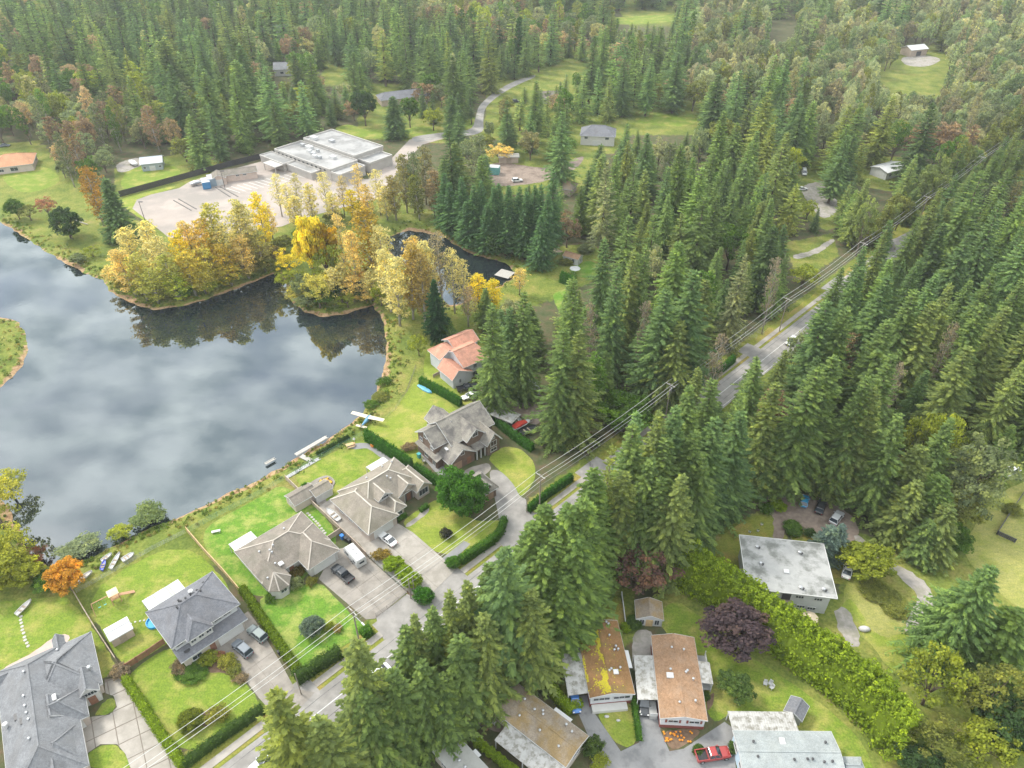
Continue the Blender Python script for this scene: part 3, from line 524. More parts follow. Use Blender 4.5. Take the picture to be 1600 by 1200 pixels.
class House:
    def __init__(s, name, label, cat, o, ang, wall, roof, cap=None, ground=0.0):
        s.root = thing(name, label, cat, (o[0], o[1], ground), math.radians(ang)); s.wall, s.roofm, s.cap = wall, roof, cap or roof
    def P(s, u, v, z): return (u, -v, z)
    def vol(s, u0, u1, v0, v1, ze, zr, ax='u', i0=0.0, i1=0.0, walls=True, ins=0.5, z0=0.0, t=0.16, roof=None, wall=None, trim=WHITE, ridge=None):
        """one roofed wing: eaves rectangle, ridge along ax, i0 / i1 = hip run at each end (0 = gable)"""
        if ax == 'u': a0, a1, b0, b1 = u0, u1, v0, v1; M = lambda a, b, z: s.P(a, b, z)
        else: a0, a1, b0, b1 = v0, v1, u0, u1; M = lambda a, b, z: s.P(b, a, z)
        mid = (b0+b1)/2 if ridge is None else ridge
        mb = MB(); vs = []
        for a, i in ((a0, i0), (a1, -i1)):
            vs += [M(a, b0, ze), M(a+i, mid, zr), M(a, b1, ze), M(a, b1, ze-t), M(a+i, mid, zr-t*1.3), M(a, b0, ze-t)]
        fs = [(0, 1, 7, 6), (1, 2, 8, 7), (2, 3, 9, 8), (3, 4, 10, 9), (4, 5, 11, 10), (5, 0, 6, 11)]
        for k, i in ((0, i0), (6, i1)):
            if i > 0: fs += [(k, k+1, k+2), (k+3, k+4, k+5), (k, k+2, k+3, k+5)]
            else: fs += [(k, k+1, k+4, k+5), (k+1, k+2, k+3, k+4)]
        mb.add(vs, fs); ro = mb.build('roof', roof or s.roofm, s.root)
        cp = MB(); up = Vector((0, 0, 0.03)); r0 = Vector(M(a0+i0, mid, zr))+up; r1 = Vector(M(a1-i1, mid, zr))+up
        if (r1-r0).length > 0.3: cp.bar(r0, r1, 0.3, 0.05)
        for rp, aa, i in ((r0, a0, i0), (r1, a1, i1)):
            if i > 0:
                for bb in (b0, b1): cp.bar(rp, Vector(M(aa, bb, ze))+up, 0.26, 0.05)
        cp.build('ridge_cap', s.cap, ro)
        fb = MB()                                                        # fascia boards / barge boards
        e = 0.02
        if b1: 
            for bb, sg in ((b0, -1), (b1, 1)): fb.bar(M(a0, bb+sg*e, ze-t*0.75), M(a1, bb+sg*e, ze-t*0.75), 0.05, 0.2)
        for aa, i, sg in ((a0, i0, -1), (a1, i1, 1)):
            if i > 0: fb.bar(M(aa+sg*e, b0, ze-t*0.75), M(aa+sg*e, b1, ze-t*0.75), 0.05, 0.2)
            else:
                fb.bar(M(aa+sg*e, b0, ze-t*0.6), M(aa+sg*e, mid, zr-t*0.6), 0.05, 0.24); fb.bar(M(aa+sg*e, mid, zr-t*0.6), M(aa+sg*e, b1, ze-t*0.6), 0.05, 0.24)
        fb.build('fascia', trim, ro)
        if walls:
            wb = MB(); c0, c1, d0, d1 = a0+ins, a1-ins, b0+ins, b1-ins; zt = ze-t-0.02
            sl0 = (zr-ze)/max(mid-b0, .1); sl1 = (zr-ze)/max(b1-mid, .1)
            wb.add([M(c0, d0, z0), M(c1, d0, z0), M(c1, d1, z0), M(c0, d1, z0), M(c0, d0, zt+sl0*ins*0.8), M(c1, d0, zt+sl0*ins*0.8), M(c1, d1, zt+sl1*ins*0.8), M(c0, d1, zt+sl1*ins*0.8)] if not (i0 > 0 or i1 > 0) else
                   [M(c0, d0, z0), M(c1, d0, z0), M(c1, d1, z0), M(c0, d1, z0), M(c0, d0, zt), M(c1, d0, zt), M(c1, d1, zt), M(c0, d1, zt)],
                   [(0, 1, 5, 4), (1, 2, 6, 5), (2, 3, 7, 6), (3, 0, 4, 7), (4, 5, 6, 7)])
            for aa, i, sg in ((c0, i0, 1), (c1, i1, -1)):
                if i == 0:
                    q0, q1 = zt+(sl0*ins*0.8 if not (i0 or i1) else 0), zt+(sl1*ins*0.8 if not (i0 or i1) else 0); pk = zr-t*1.3-0.05
                    wb.add([M(aa, d0, q0), M(aa, d1, q1), M(aa, mid, pk), M(aa+sg*0.2, d0, q0), M(aa+sg*0.2, d1, q1), M(aa+sg*0.2, mid, pk)], [(0, 1, 2), (3, 4, 5), (0, 2, 5, 3), (1, 4, 5, 2)])
            wb.build('wall', wall or s.wall, s.root, recalc=False)
        return ro
    def slab(s, u0, u1, v0, v1, zs, t=0.12, m=None, name='roof', trim=True, parent=None):
        """flat or pitched single-slope roof; zs = heights at (u0v0, u1v0, u1v1, u0v1)"""
        q = [(u0, v0), (u1, v0), (u1, v1), (u0, v1)]; mb = MB()
        mb.add([s.P(a, b, z) for (a, b), z in zip(q, zs)]+[s.P(a, b, z-t) for (a, b), z in zip(q, zs)], [(0, 1, 2, 3), (7, 6, 5, 4), (0, 4, 5, 1), (1, 5, 6, 2), (2, 6, 7, 3), (3, 7, 4, 0)])
        return mb.build(name, m or s.roofm, parent or s.root)
    def box(s, name, u0, u1, v0, v1, z0, z1, m, parent=None):
        mb = MB(); mb.box(s.P((u0+u1)/2, (v0+v1)/2, (z0+z1)/2), (u1-u0, v1-v0, z1-z0)); return mb.build(name, m, parent or s.root)
    def win(s, u, v, z, wd, h, face, frame=WHITE, bars=1, name='window', arch=False):
        """a framed window standing proud of the wall; face is the outward side"""
        n = {'+u': (1, 0), '-u': (-1, 0), '+v': (0, 1), '-v': (0, -1)}[face]; tx, ty = abs(n[1]), abs(n[0])
        def bb(mb, cu, cz, w_, h_, dep, off): mb.box(s.P(u+n[0]*off+tx*cu, v+n[1]*off+ty*cu, z+cz), (tx*w_+ty*dep, ty*w_+tx*dep, h_))
        f_ = MB(); k = 0.12
        bb(f_, 0, h/2, wd+k, k, 0.12, 0.05); bb(f_, 0, -h/2, wd+k*2, k, 0.18, 0.06); bb(f_, -wd/2, 0, k, h-k, 0.12, 0.05); bb(f_, wd/2, 0, k, h-k, 0.12, 0.05)
        for b_ in range(1, bars+1): bb(f_, -wd/2+wd*b_/(bars+1), 0, 0.06, h-k, 0.10, 0.05)
        fo = f_.build(name, frame, s.root); g = MB(); bb(g, 0, 0, wd-k, h-k, 0.04, 0.03); g.build('pane', GLASS, fo); return fo
    def door(s, u, v, wd, h, face, m, name='garage_door', z0=0.0, panels=4):
        n = {'+u': (1, 0), '-u': (-1, 0), '+v': (0, 1), '-v': (0, -1)}[face]; tx, ty = abs(n[1]), abs(n[0]); mb = MB()
        for i in range(panels):
            hh = h/panels; mb.box(s.P(u+n[0]*0.05, v+n[1]*0.05, z0+hh*(i+0.5)), (tx*wd+ty*0.1, ty*wd+tx*0.1, hh-0.03))
        return mb.build(name, m, s.root)
    def vent(s, u, v, z, name='roof_vent', r=0.13, h=0.5, m=None):
        mb = MB(); mb.lathe(s.P(u, v, z), [(r, -0.3), (r, h*0.6), (r*1.7, h*0.62), (r*1.7, h*0.8), (r*0.6, h)], 8); return mb.build(name, m or STEEL, s.root, recalc=False)
    def skylight(s, u, v, z, wu, wv, tilt=0.0, ax='v', m=None, name='skylight'):
        fr_ = MB(); fr_.box((0, 0, 0), (wu, wv, 0.22)); o = fr_.build(name, WHITE if m is None else m, s.root); o.location = s.P(u, v, z)
        o.rotation_euler = (tilt, 0, 0) if ax == 'v' else (0, tilt, 0)
        if m is None:
            g = MB(); g.box((0, 0, 0.12), (wu-0.25, wv-0.25, 0.06)); g.build('pane', mat('pale_dome', (0.62, 0.64, 0.64), None, 0.3), o)
        return o
    def posts(s, pts, h, r=0.07, m=WHITE, name='post', z0=0.0):
        for u, v in pts:
            mb = MB(); mb.box(s.P(u, v, z0+(h-z0)/2), (2*r, 2*r, h-z0)); mb.build(name, m, s.root)
    def panels(s, u0, u1, v0, v1, z0, z1, n, m, clear=(), cm=None, name='patio_roof'):
        """a patio cover made of separate ribbed panels"""
        b_ = MB(); b_.bar(s.P(u0, v0+0.05, z0-0.12), s.P(u1, v0+0.05, z0-0.12), 0.12, 0.16); b_.bar(s.P(u0, v1-0.05, z1-0.12), s.P(u1, v1-0.05, z1-0.12), 0.12, 0.16)
        ro = b_.build(name, WHITE, s.root); w_ = (u1-u0)/n
        for i in range(n):
            a = u0+i*w_; mb = MB(); q = [(a+0.03, v0), (a+w_-0.03, v0), (a+w_-0.03, v1), (a+0.03, v1)]; zs = (z0, z0, z1, z1)
            mb.add([s.P(x, y, z) for (x, y), z in zip(q, zs)]+[s.P(x, y, z-0.05) for (x, y), z in zip(q, zs)], [(0, 1, 2, 3), (7, 6, 5, 4), (0, 4, 5, 1), (1, 5, 6, 2), (2, 6, 7, 3), (3, 7, 4, 0)])
            mb.bar(s.P(a+0.05, v0, z0+0.04), s.P(a+0.05, v1, z1+0.04), 0.06, 0.06)
            mb.build('panel', cm if i in clear else m, ro)
        return ro
PANELW = mat('white_panel', (0.549, 0.549, 0.541), (0.506, 0.506, 0.498), 0.4, 0.6)
PANELC = mat('grey_clear_panel', (0.42, 0.45, 0.42), (0.37, 0.40, 0.38), 0.25, 0.6)
DOORW = mat('pale_garage_door', (0.60, 0.60, 0.58), (0.55, 0.55, 0.53), 0.6, 0.8)

# ---- A: large grey roof at the lower left corner
h = House('house', 'large grey-roofed house with many gables at the lower left corner', 'house', (-88.56, 72.34), 33.27, W_PINK, R_GREY)
h.vol(-1.8, 9.2, -0.2, 26, 3.0, 6.6, 'v', 4.6, 5.0, ridge=3.8)
h.vol(2.6, 13.4, -0.05, 12.3, 2.98, 6.35, 'u', 5.5, 6.0)
h.vol(2.9, 10.5, 10.9, 17.2, 2.96, 6.0, 'u', 3.0, 3.3)
h.vol(2.7, 8.95, 17.4, 25.0, 2.94, 5.9, 'u', 3.0, 3.2)
h.vol(9.5, 12.8, 8.4, 13.4, 3.2, 4.95, 'v', 0, 0, ins=0.35, wall=OFFW)
h.vol(4.3, 7.2, 11.5, 15.9, 4.3, 5.7, 'v', 0, 0, ins=0.3, z0=3.5, wall=WHITE)
h.vol(3.4, 6.4, 20.8, 25.6, 3.3, 5.0, 'v', 0, 0, ins=0.35, wall=OFFW)
h.vol(-4.2, 0.3, 0.9, 3.6, 2.9, 4.4, 'u', 0, 0, ins=0.3)
h.vol(7.1, 9.1, -1.9, 2.6, 2.9, 4.2, 'v', 0, 0, ins=0.2)
h.win(11.15, 13.05, 3.0, 2.4, 0.9, '+v', bars=4); h.win(5.75, 15.6, 4.4, 1.2, 0.6, '+v'); h.win(4.9, 25.25, 3.0, 1.6, 0.9, '+v', bars=3)
h.door(6.9, 16.75, 4.8, 2.3, '+v', DOORW); h.door(11.2, 13.08, 1.2, 2.1, '+v', WOODR, 'front_door', panels=1)
for u, v in ((6.5, 12.2), (7.2, 13.7)): h.skylight(u, v, 5.02, 0.75, 1.3, 0.0)
for u, v in ((0.9, 12.3), (1.8, 14.0)): h.skylight(u, v, 5.2 if u > 1 else 4.7, 0.7, 1.3, 0.0, m=DARKM)
for u, v, z in ((3.2, 5.5, 6.3), (2.6, 10.0, 5.8), (2.6, 12.0, 5.8), (2.7, 13.5, 5.8), (2.9, 15, 5.9), (2.6, 18.5, 5.8), (4.9, 4.2, 5.2), (8.0, 2.0, 4.1)): h.vent(u, v, z)
h.vent(-0.8, 12.6, 4.1, 'chimney_cap', 0.25, 0.8, WHITE); h.vent(12.2, 9.0, 4.3, 'roof_vent', 0.2, 0.6)

# ---- B: two-storey slate-grey house with the white patio cover
h = House('house', 'two-storey white house with slate-grey hip roof and white patio cover', 'house', (-67.56, 82.02), 45.42, W_GREYW, R_BLUE)
h.vol(0, 13.2, 0, 10.7, 5.5, 8.4, 'u', 5.0, 5.3, ins=0.6)
h.vol(2.6, 7.5, 6.6, 11.6, 5.56, 7.3, 'v', 0.8, 2.4, ins=0.35, z0=3.6, wall=WHITE)
h.slab(0.1, 13.1, 9.6, 12.6, (3.75, 3.75, 2.95, 2.95), 0.16); h.box('wall', 0.7, 12.4, 9.9, 12.1, 0, 2.9, W_CREAM)
h.box('fascia', 0.1, 13.1, 12.6, 12.66, 2.75, 2.97, WHITE)
for u in (3.6, 5.05, 6.5): h.win(u, 11.25, 4.75, 1.0, 0.9, '+v')
for u in (1.5, 8.8, 10.6): h.win(u, 10.1, 4.75, 1.4, 0.9, '+v')
h.door(9.6, 12.1, 4.8, 2.2, '+v', DOORW); h.win(3.0, 12.1, 1.5, 1.8, 1.1, '+v'); h.door(6.0, 12.1, 1.0, 2.1, '+v', WOODR, 'front_door', panels=1)
for v in (3.0, 7.0): h.win(0.6, v, 4.3, 1.1, 1.2, '-u'); h.win(12.6, v, 4.3, 1.1, 1.2, '+u')
h.panels(0.9, 8.1, -5.6, 0.2, 2.7, 3.1, 14, PANELW, (3, 4, 8, 9, 10), PANELC); h.posts([(1.0, -5.4), (4.5, -5.4), (8.0, -5.4)], 2.6)
for u, v, z in ((4.2, 5.6, 8.2), (5.3, 4.9, 8.2), (6.2, 4.9, 8.2), (7.2, 4.6, 8.2), (8.6, 4.2, 7.6), (9.0, 4.9, 7.8), (5.1, 4.3, 8.0), (10.4, 2.6, 6.7)): h.vent(u, v, z, m=DARKM)
h.vent(7.6, 3.9, 7.6, 'chimney_cap', 0.28, 0.9, WHITE)
mb = MB(); mb.lathe(h.P(2.0, 11.2, 3.35), [(0.55, 0), (0.55, 0.03)], 14); mb.build('roof_stain', DARKM, h.root)

# ---- C: brown hip-roofed bungalow
h = House('house', 'brown hip-roofed bungalow with the wide driveway and pickup', 'house', (-56.81, 98.46), 44.55, OFFW, R_TAUPE, mat('pale_hip_tile', (0.40, 0.36, 0.31), None))
h.vol(0, 15.75, 0, 11.3, 3.0, 5.9, 'u', 6.4, 6.0)
h.vol(8.2, 15.7, 4.6, 14.8, 2.98, 5.35, 'v', 3.0, 4.0)
mbv = [(0.02, 7.0), (5.1, 7.0), (5.1, 13.6), (3.6, 15.3), (1.5, 15.3), (0.02, 13.9)]
mb = MB(); ap = h.P(2.5, 12.2, 5.05); ap2 = h.P(2.5, 8.0, 5.05); rim = [h.P(a, b_, 2.97) for a, b_ in mbv]
mb.add(rim+[ap, ap2]+[(x, y, z-0.16) for x, y, z in rim], [(0, 1, 7), (1, 2, 6, 7), (2, 3, 6), (3, 4, 6), (4, 5, 6), (5, 0, 7, 6)]+[(i, 8+i, 8+(i+1) % 6, (i+1) % 6) for i in range(6)]+[(13, 12, 11, 10, 9, 8)])
ro = mb.build('roof', R_TAUPE, h.root)
cp = MB(); [cp.bar(Vector(ap)+Vector((0, 0, .03)), Vector(rim[i])+Vector((0, 0, .03)), 0.26, 0.05) for i in (2, 3, 4, 5)]; cp.build('ridge_cap', h.cap, ro)
mb = MB(); mb.prism([(a, -b_) for a, b_ in [(0.5, 7.2), (4.6, 7.2), (4.6, 13.4), (3.4, 14.8), (1.7, 14.8), (0.5, 13.7)]], 0, 2.8); mb.build('wall', OFFW, h.root)
h.win(2.55, 14.8, 1.9, 1.3, 0.9, '+v'); h.win(4.6, 12.2, 1.9, 1.2, 0.9, '+u'); h.win(0.5, 11, 1.9, 1.2, 0.9, '-u'); h.win(0.5, 4, 1.9, 1.6, 0.9, '-u')
h.door(12.0, 14.3, 5.0, 2.3, '+v', DOORW); h.door(6.6, 10.8, 1.0, 2.1, '+v', WOODR, 'front_door', panels=1)
h.panels(0.2, 5.3, -2.9, 0.15, 2.6, 2.85, 9, PANELW); h.posts([(0.3, -2.8), (5.2, -2.8)], 2.5)
h.skylight(5.0, 10.1, 3.72, 1.0, 1.1, 0.0)
for u, v, z in ((5.7, 6.6, 5.5), (4.7, 7.0, 5.2), (4.8, 7.6, 5.0), (3.2, 5.2, 4.4), (1.2, 11.9, 4.0), (9.8, 3.7, 4.9), (4.0, 10.0, 4.3)): h.vent(u, v, z)

# ---- D: beige house with the arched entrance
h = House('house', 'beige shake-roofed house with arched entrance and double garage', 'house', (-40.83, 113.74), 44.58, W_PINK, R_SHAKE, mat('pale_ridge_shake', (0.46, 0.425, 0.36), None))
h.vol(2.6, 18.4, 0, 11.2, 3.0, 6.5, 'u', 5.0, 5.5)
h.vol(0, 8.15, 1.0, 15.35, 2.98, 5.6, 'v', 4.2, 4.0)
h.vol(7.6, 11.0, 7.6, 14.3, 2.9, 4.2, 'v', 2.0, 1.7)
h.vol(11.2, 16.8, 4.6, 11.3, 3.05, 5.3, 'v', 2.5, 0)
h.vol(14.9, 19.2, 4.4, 12.9, 2.95, 4.75, 'v', 2.1, 0)
h.vol(6.4, 10.2, 4.6, 10.5, 4.55, 6.0, 'v', 1.2, 0, ins=0.3, z0=3.8, wall=WHITE)
# arched porch: a flat panel, the shade inside put into its dark colour
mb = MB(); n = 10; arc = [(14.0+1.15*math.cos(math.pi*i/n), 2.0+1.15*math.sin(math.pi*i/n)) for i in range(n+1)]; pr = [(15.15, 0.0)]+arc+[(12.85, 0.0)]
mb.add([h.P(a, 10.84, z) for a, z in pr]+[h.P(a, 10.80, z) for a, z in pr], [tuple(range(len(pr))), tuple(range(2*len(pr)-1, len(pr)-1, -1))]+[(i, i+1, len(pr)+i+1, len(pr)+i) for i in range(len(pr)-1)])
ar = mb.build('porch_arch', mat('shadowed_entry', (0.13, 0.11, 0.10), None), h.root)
tb = MB(); pts_ = [Vector(h.P(a, 10.9, z)) for a, z in pr]
for i in range(len(pts_)-1): tb.bar(pts_[i], pts_[i+1], 0.16, 0.22)
tb.build('arch_trim', OFFW, ar)
h.door(14.0, 10.86, 1.0, 2.1, '+v', WOODR, 'front_door', panels=1)
h.win(17.05, 12.4, 1.7, 2.5, 1.7, '+v', bars=2); h.win(8.3, 10.2, 4.6, 1.9, 0.7, '+v', bars=2); h.win(9.3, 13.8, 1.6, 1.2, 1.0, '+v')
h.door(4.1, 14.85, 5.0, 2.3, '+v', DOORW)
for v in (4.5, 8.0, 11.5): h.win(0.5, v, 1.7, 1.3, 0.9, '-u')
h.panels(11.9, 16.9, -2.3, 0.15, 2.6, 2.85, 8, PANELW); h.posts([(12.0, -2.2), (16.8, -2.2)], 2.5)
for u, v, z in ((11.6, 6.9, 6.0), (8.6, 3.2, 5.0), (12.0, 7.6, 5.6), (13.8, 1.8, 4.1), (16.0, 2.5, 4.6)): h.vent(u, v, z)

# ---- E: brown gabled house
h = House('house', 'brown shingled two-storey house with steep weathered gables and white trim', 'house', (-22.82, 132.43), 39.47, W_BROWN, R_BROWN)
h.vol(0, 4.6, -0.8, 7.2, 5.4, 8.1, 'u', 0, 0, ridge=3.1)
h.vol(3.8, 16.8, -1.3, 8.9, 5.3, 8.75, 'u', 0, 0, ridge=2.9)
h.vol(4.4, 10.2, -3.4, 4.2, 5.6, 8.2, 'v', 0, 0)
h.vol(7.2, 12.9, 2.6, 10.4, 5.5, 8.1, 'v', 0, 0)
h.vol(11.3, 15.9, 5.0, 12.9, 3.6, 6.5, 'v', 0, 0)
h.vol(1.0, 8.9, 5.2, 12.1, 2.95, 5.8, 'v', 0, 0)
h.slab(-0.7, 1.2, -0.2, 9.0, (2.75, 3.35, 3.35, 2.75), 0.14); h.box('wall', -0.2, 1.5, 0.2, 8.4, 0, 2.7, W_BROWN)
h.slab(8.6, 12.0, 9.6, 12.0, (3.7, 3.7, 3.0, 3.0), 0.14); h.posts([(9.0, 11.8), (11.4, 11.8), (10.2, 11.8)], 2.9, 0.14)
for u in (2.6, 3.6): h.skylight(u+0.2, 8.2, 4.55, 0.6, 1.1, 0.0, m=PANELW)
h.win(0.45, 3.1, 6.3, 1.1, 1.0, '-u'); h.win(0.45, 5.6, 4.3, 1.0, 1.0, '-u'); h.win(0.45, 1.2, 4.3, 1.0, 1.0, '-u')
h.win(10.05, 9.85, 6.2, 1.5, 1.2, '+v'); h.win(13.6, 12.35, 3.1, 1.8, 1.5, '+v'); h.win(13.6, 12.35, 4.9, 0.7, 0.6, '+v'); h.win(5.0, 11.55, 4.2, 1.0, 0.8, '+v')
h.win(13.6, 12.35, 1.2, 1.8, 1.0, '+v'); h.door(3.2, 11.55, 2.9, 2.3, '+v', mat('tan_wood_door', (0.36, 0.24, 0.16), None)); h.door(6.8, 11.55, 1.2, 2.2, '+v', WOODR, 'front_door', panels=1)
h.win(-0.2, 4.0, 1.5, 1.3, 1.2, '-u'); h.win(-0.2, 7.2, 1.3, 0.9, 2.0, '-u')
h = House('garage', 'detached brown garage with a dormer beside the rounded tree', 'garage', (-22.82, 132.43), 39.47, W_BROWN, R_BROWN)
h.vol(-0.5, 5.5, 17.6, 24.6, 2.9, 5.9, 'u', 2.2, 2.2)
h.vol(1.3, 3.9, 20.6, 24.2, 4.1, 5.4, 'v', 0, 0, ins=0.25, z0=3.0); h.win(2.6, 23.9, 4.2, 0.9, 0.7, '+v')
h.door(2.5, 24.1, 3.6, 2.3, '+v', mat('tan_wood_door', (0.36, 0.24, 0.16), None)); h.win(5.0, 21, 1.6, 1.2, 1.0, '+u')
h.vol(-0.9, 2.2, 15.2, 18.4, 2.7, 4.0, 'v', 0, 0)

# ---- salmon-tiled house
h = House('house', 'white house with a salmon tile roof half hidden by firs', 'house', G(702, 592, 3)[:2], 38, W_GREYW, R_SALMON)
h.vol(0, 7.0, -6.0, 1.5, 3.2, 5.6, 'v', 0, 0, ridge=2.2)
h.vol(4.4, 14.0, -9.5, 0.5, 4.9, 7.6, 'u', 0, 2.5)
h.vol(1.5, 8.0, -13.0, -6.5, 4.8, 6.9, 'v', 2.5, 0)
h.vol(7.5, 16.0, -15.0, -8.0, 4.7, 6.6, 'u', 0, 0)
h.win(2.8, 1.0, 1.7, 0.7, 1.3, '+v'); h.win(8.5, 0.0, 3.6, 1.1, 1.5, '+v'); h.win(8.5, 0.0, 1.2, 1.6, 1.6, '+v'); h.win(4.9, -7.6, 4.2, 0.9, 1.2, '-u')
# ---- W: white two-storey house with a flat roof
h = House('house', 'white two-storey house with a stained flat grey roof', 'house', (44.51, 87.2), -8.17, W_GREYW, R_MEMB)
mb = MB(); mb.box(h.P(8.25, -6.6, 5.72), (16.6, 13.3, 0.26)); ro = mb.build('roof', R_MEMB, h.root)
mb = MB()
for a, b_ in (((-.05, .05), (16.55, .05)), ((-.05, -13.3), (16.55, -13.3)), ((-.05, .05), (-.05, -13.3)), ((16.55, .05), (16.55, -13.3))): mb.bar(h.P(a[0], a[1], 5.78), h.P(b_[0], b_[1], 5.78), 0.14, 0.2)
mb.build('roof_edge', mat('pale_flashing', (0.5, 0.5, 0.48), None, 0.5), ro)
h.box('wall', 0.7, 15.7, -12.6, -0.7, 0, 5.58, W_GREYW)
for u, z in ((10.2, 4.2), (13.6, 4.1), (11.0, 1.4), (13.0, 1.2), (4.0, 4.2), (3.6, 1.5)): h.win(u, -0.7, z, 1.5, 0.75, '+v', bars=2)
for v in (-3, -7, -10.5): h.win(0.7, v, 4.2, 1.3, 0.9, '-u'); h.win(15.7, v, 4.2, 1.3, 0.9, '+u')
h.box('balcony', 6.2, 9.0, -0.7, 1.1, 2.7, 2.9, WOODG); h.box('balcony_rail', 6.2, 9.0, 1.02, 1.1, 2.9, 3.8, WOODG); h.box('screen_door', 7.0, 8.6, -0.68, -0.62, 3.0, 5.2, DARKM)
h.posts([(6.3, 1.0), (8.9, 1.0)], 2.8, 0.08, WOODG)
for u, v in ((3.0, -10.3), (11.2, -10.0), (3.2, -6.2), (10.0, -1.3), (14.2, -1.5)):
    h.vent(u, v, 6.0, r=0.2, h=0.6); h.vent(u+0.5, v+0.2, 6.0, r=0.12, h=0.45, m=DARKM)
h.skylight(8.0, -5.0, 5.98, 1.05, 0.95)
# ---- T: tan mobile home
h = House('mobile_home', 'mobile home with a tan shingled roof and white walls', 'mobile home', (24.51, 63.08), 86.83, W_GREYW, R_TAN)
h.vol(0, 15.7, 0, 7.8, 3.2, 4.1, 'u', 0, 0, ins=0.3)
h.box('skirting', 0.22, 15.3, 0.22, 7.58, 0, 0.75, W_RED)
for v in (2.3, 5.8):
    h.win(0.3, v, 2.1, 1.7, 0.75, '-u')
    for dv_ in (-1.15, 1.15): h.box('shutter', 0.22, 0.28, v+dv_-0.16, v+dv_+0.16, 1.65, 2.5, W_RED)
h.slab(3.4, 11.8, -3.4, 0.1, (2.7, 2.7, 2.95, 2.95), 0.1, R_METAL, 'carport_roof'); h.posts([(3.6, -3.3), (7.5, -3.3), (11.6, -3.3)], 2.6)
h.box('steps', 1.5, 4.2, -1.3, -0.05, 0, 1.0, mat('grey_deck', (0.36, 0.36, 0.35), None)); h.box('stair_rail', 1.5, 1.58, -1.3, -0.05, 1.0, 1.9, WHITE)
h.box('deck', 7.0, 13.6, 7.85, 9.8, 0.7, 0.85, mat('grey_deck', (0.36, 0.36, 0.35), None)); h.slab(7.0, 11.2, 7.7, 9.95, (2.95, 2.95, 2.6, 2.6), 0.1, R_METAL, 'porch_roof')
h.posts([(7.1, 9.8), (11.1, 9.8), (13.5, 9.7)], 2.5, 0.06); 
for z in (1.2, 1.7): h.box('deck_rail', 7.0, 13.6, 9.72, 9.8, z, z+0.08, WHITE)
h.skylight(7.5, 2.4, 3.88, 1.0, 1.2)
for u, v in ((8.5, 5.5), (8.2, 5.2), (12.9, 3.3), (12.6, 5.4), (8.6, 2.6), (2.6, 3.4), (3.0, 6.1), (7.0, 6.3)): h.vent(u, v, 3.8)
# ---- M: mossy mobile home
h = House('mobile_home', 'mobile home with a rusty brown roof covered in yellow moss', 'mobile home', (13.14, 66.62), 95.41, W_GREYW, R_MOSSY)
ro = h.vol(0, 14.6, 0, 7.85, 3.2, 4.1, 'u', 0, 0, ins=0.3)
h.box('skirting', 0.22, 14.3, 0.22, 7.62, 0, 0.8, W_RED)
h.win(0.3, 2.2, 2.15, 2.9, 0.85, '-u', bars=2); h.win(0.3, 5.7, 2.15, 2.9, 0.85, '-u', bars=2)
h.slab(1.1, 10.7, -3.5, 0.05, (2.7, 2.7, 2.95, 2.95), 0.1, R_METAL, 'carport_roof'); h.posts([(1.3, -3.4), (5.8, -3.4), (10.5, -3.4)], 2.6)
h.slab(5.3, 8.8, 7.8, 8.7, (2.7, 2.7, 2.4, 2.4), 0.08, PANELW, 'awning')
h.box('porch_box', -1.1, 0.2, 0.5, 6.6, 0, 0.7, OFFW)
h.skylight(4.0, 5.3, 3.85, 0.9, 0.9)
for u, v in ((11.2, 3.0), (11.2, 5.6), (8.2, 5.9), (8.9, 6.3), (4.6, 4.6), (8.3, 6.6), (14.0, 5.6), (13.6, 5.9), (4.3, 4.2), (4.7, 6.2)): h.vent(u, v, 3.75)
rnd = random.Random(5); V_, F_ = [], []
mb = MB()
for i in range(2600):
    k = rnd.random()
    if k < 0.34: u = rnd.gauss(2.3, 1.0); v = 3.75-abs(rnd.gauss(0, 0.85))
    elif k < 0.52: u = rnd.uniform(5.5, 13); v = 3.6-abs(rnd.gauss(0, 0.38))*(.5+.8*abs(math.sin(u*1.3)))
    elif k < 0.84: u = 14.5-abs(rnd.gauss(0, 1.1)); v = rnd.uniform(0.1, 3.7)
    elif k < 0.90: u = rnd.uniform(0.4, 14); v = rnd.uniform(0.2, 6.5)
    else: u = rnd.uniform(1.3, 12); v = rnd.uniform(0.0, 0.4)
    if not (0.15 < u < 14.4 and 0.02 < v < 7.6) or math.sin(u*2.1+v*1.7)+math.sin(v*3.3-u*.9) < -.7: continue
    z = 3.2+0.9*(1-abs(v-3.925)/3.925); r = rnd.uniform(0.05, 0.17); n = 5; sl = .229 if v < 3.925 else -.229
    vs_ = []
    for a in range(n): du, dv_ = r*rnd.uniform(.6, 1.3)*math.cos(a*1.2566), r*rnd.uniform(.6, 1.3)*math.sin(a*1.2566); vs_.append(h.P(u+du, v+dv_, z+sl*dv_+.004))
    mb.add(vs_+[h.P(u, v, z+0.05)], [(a, (a+1) % n, n) for a in range(n)])
o = mb.build('moss', MOSS, ro, recalc=False); o['kind'] = 'stuff'
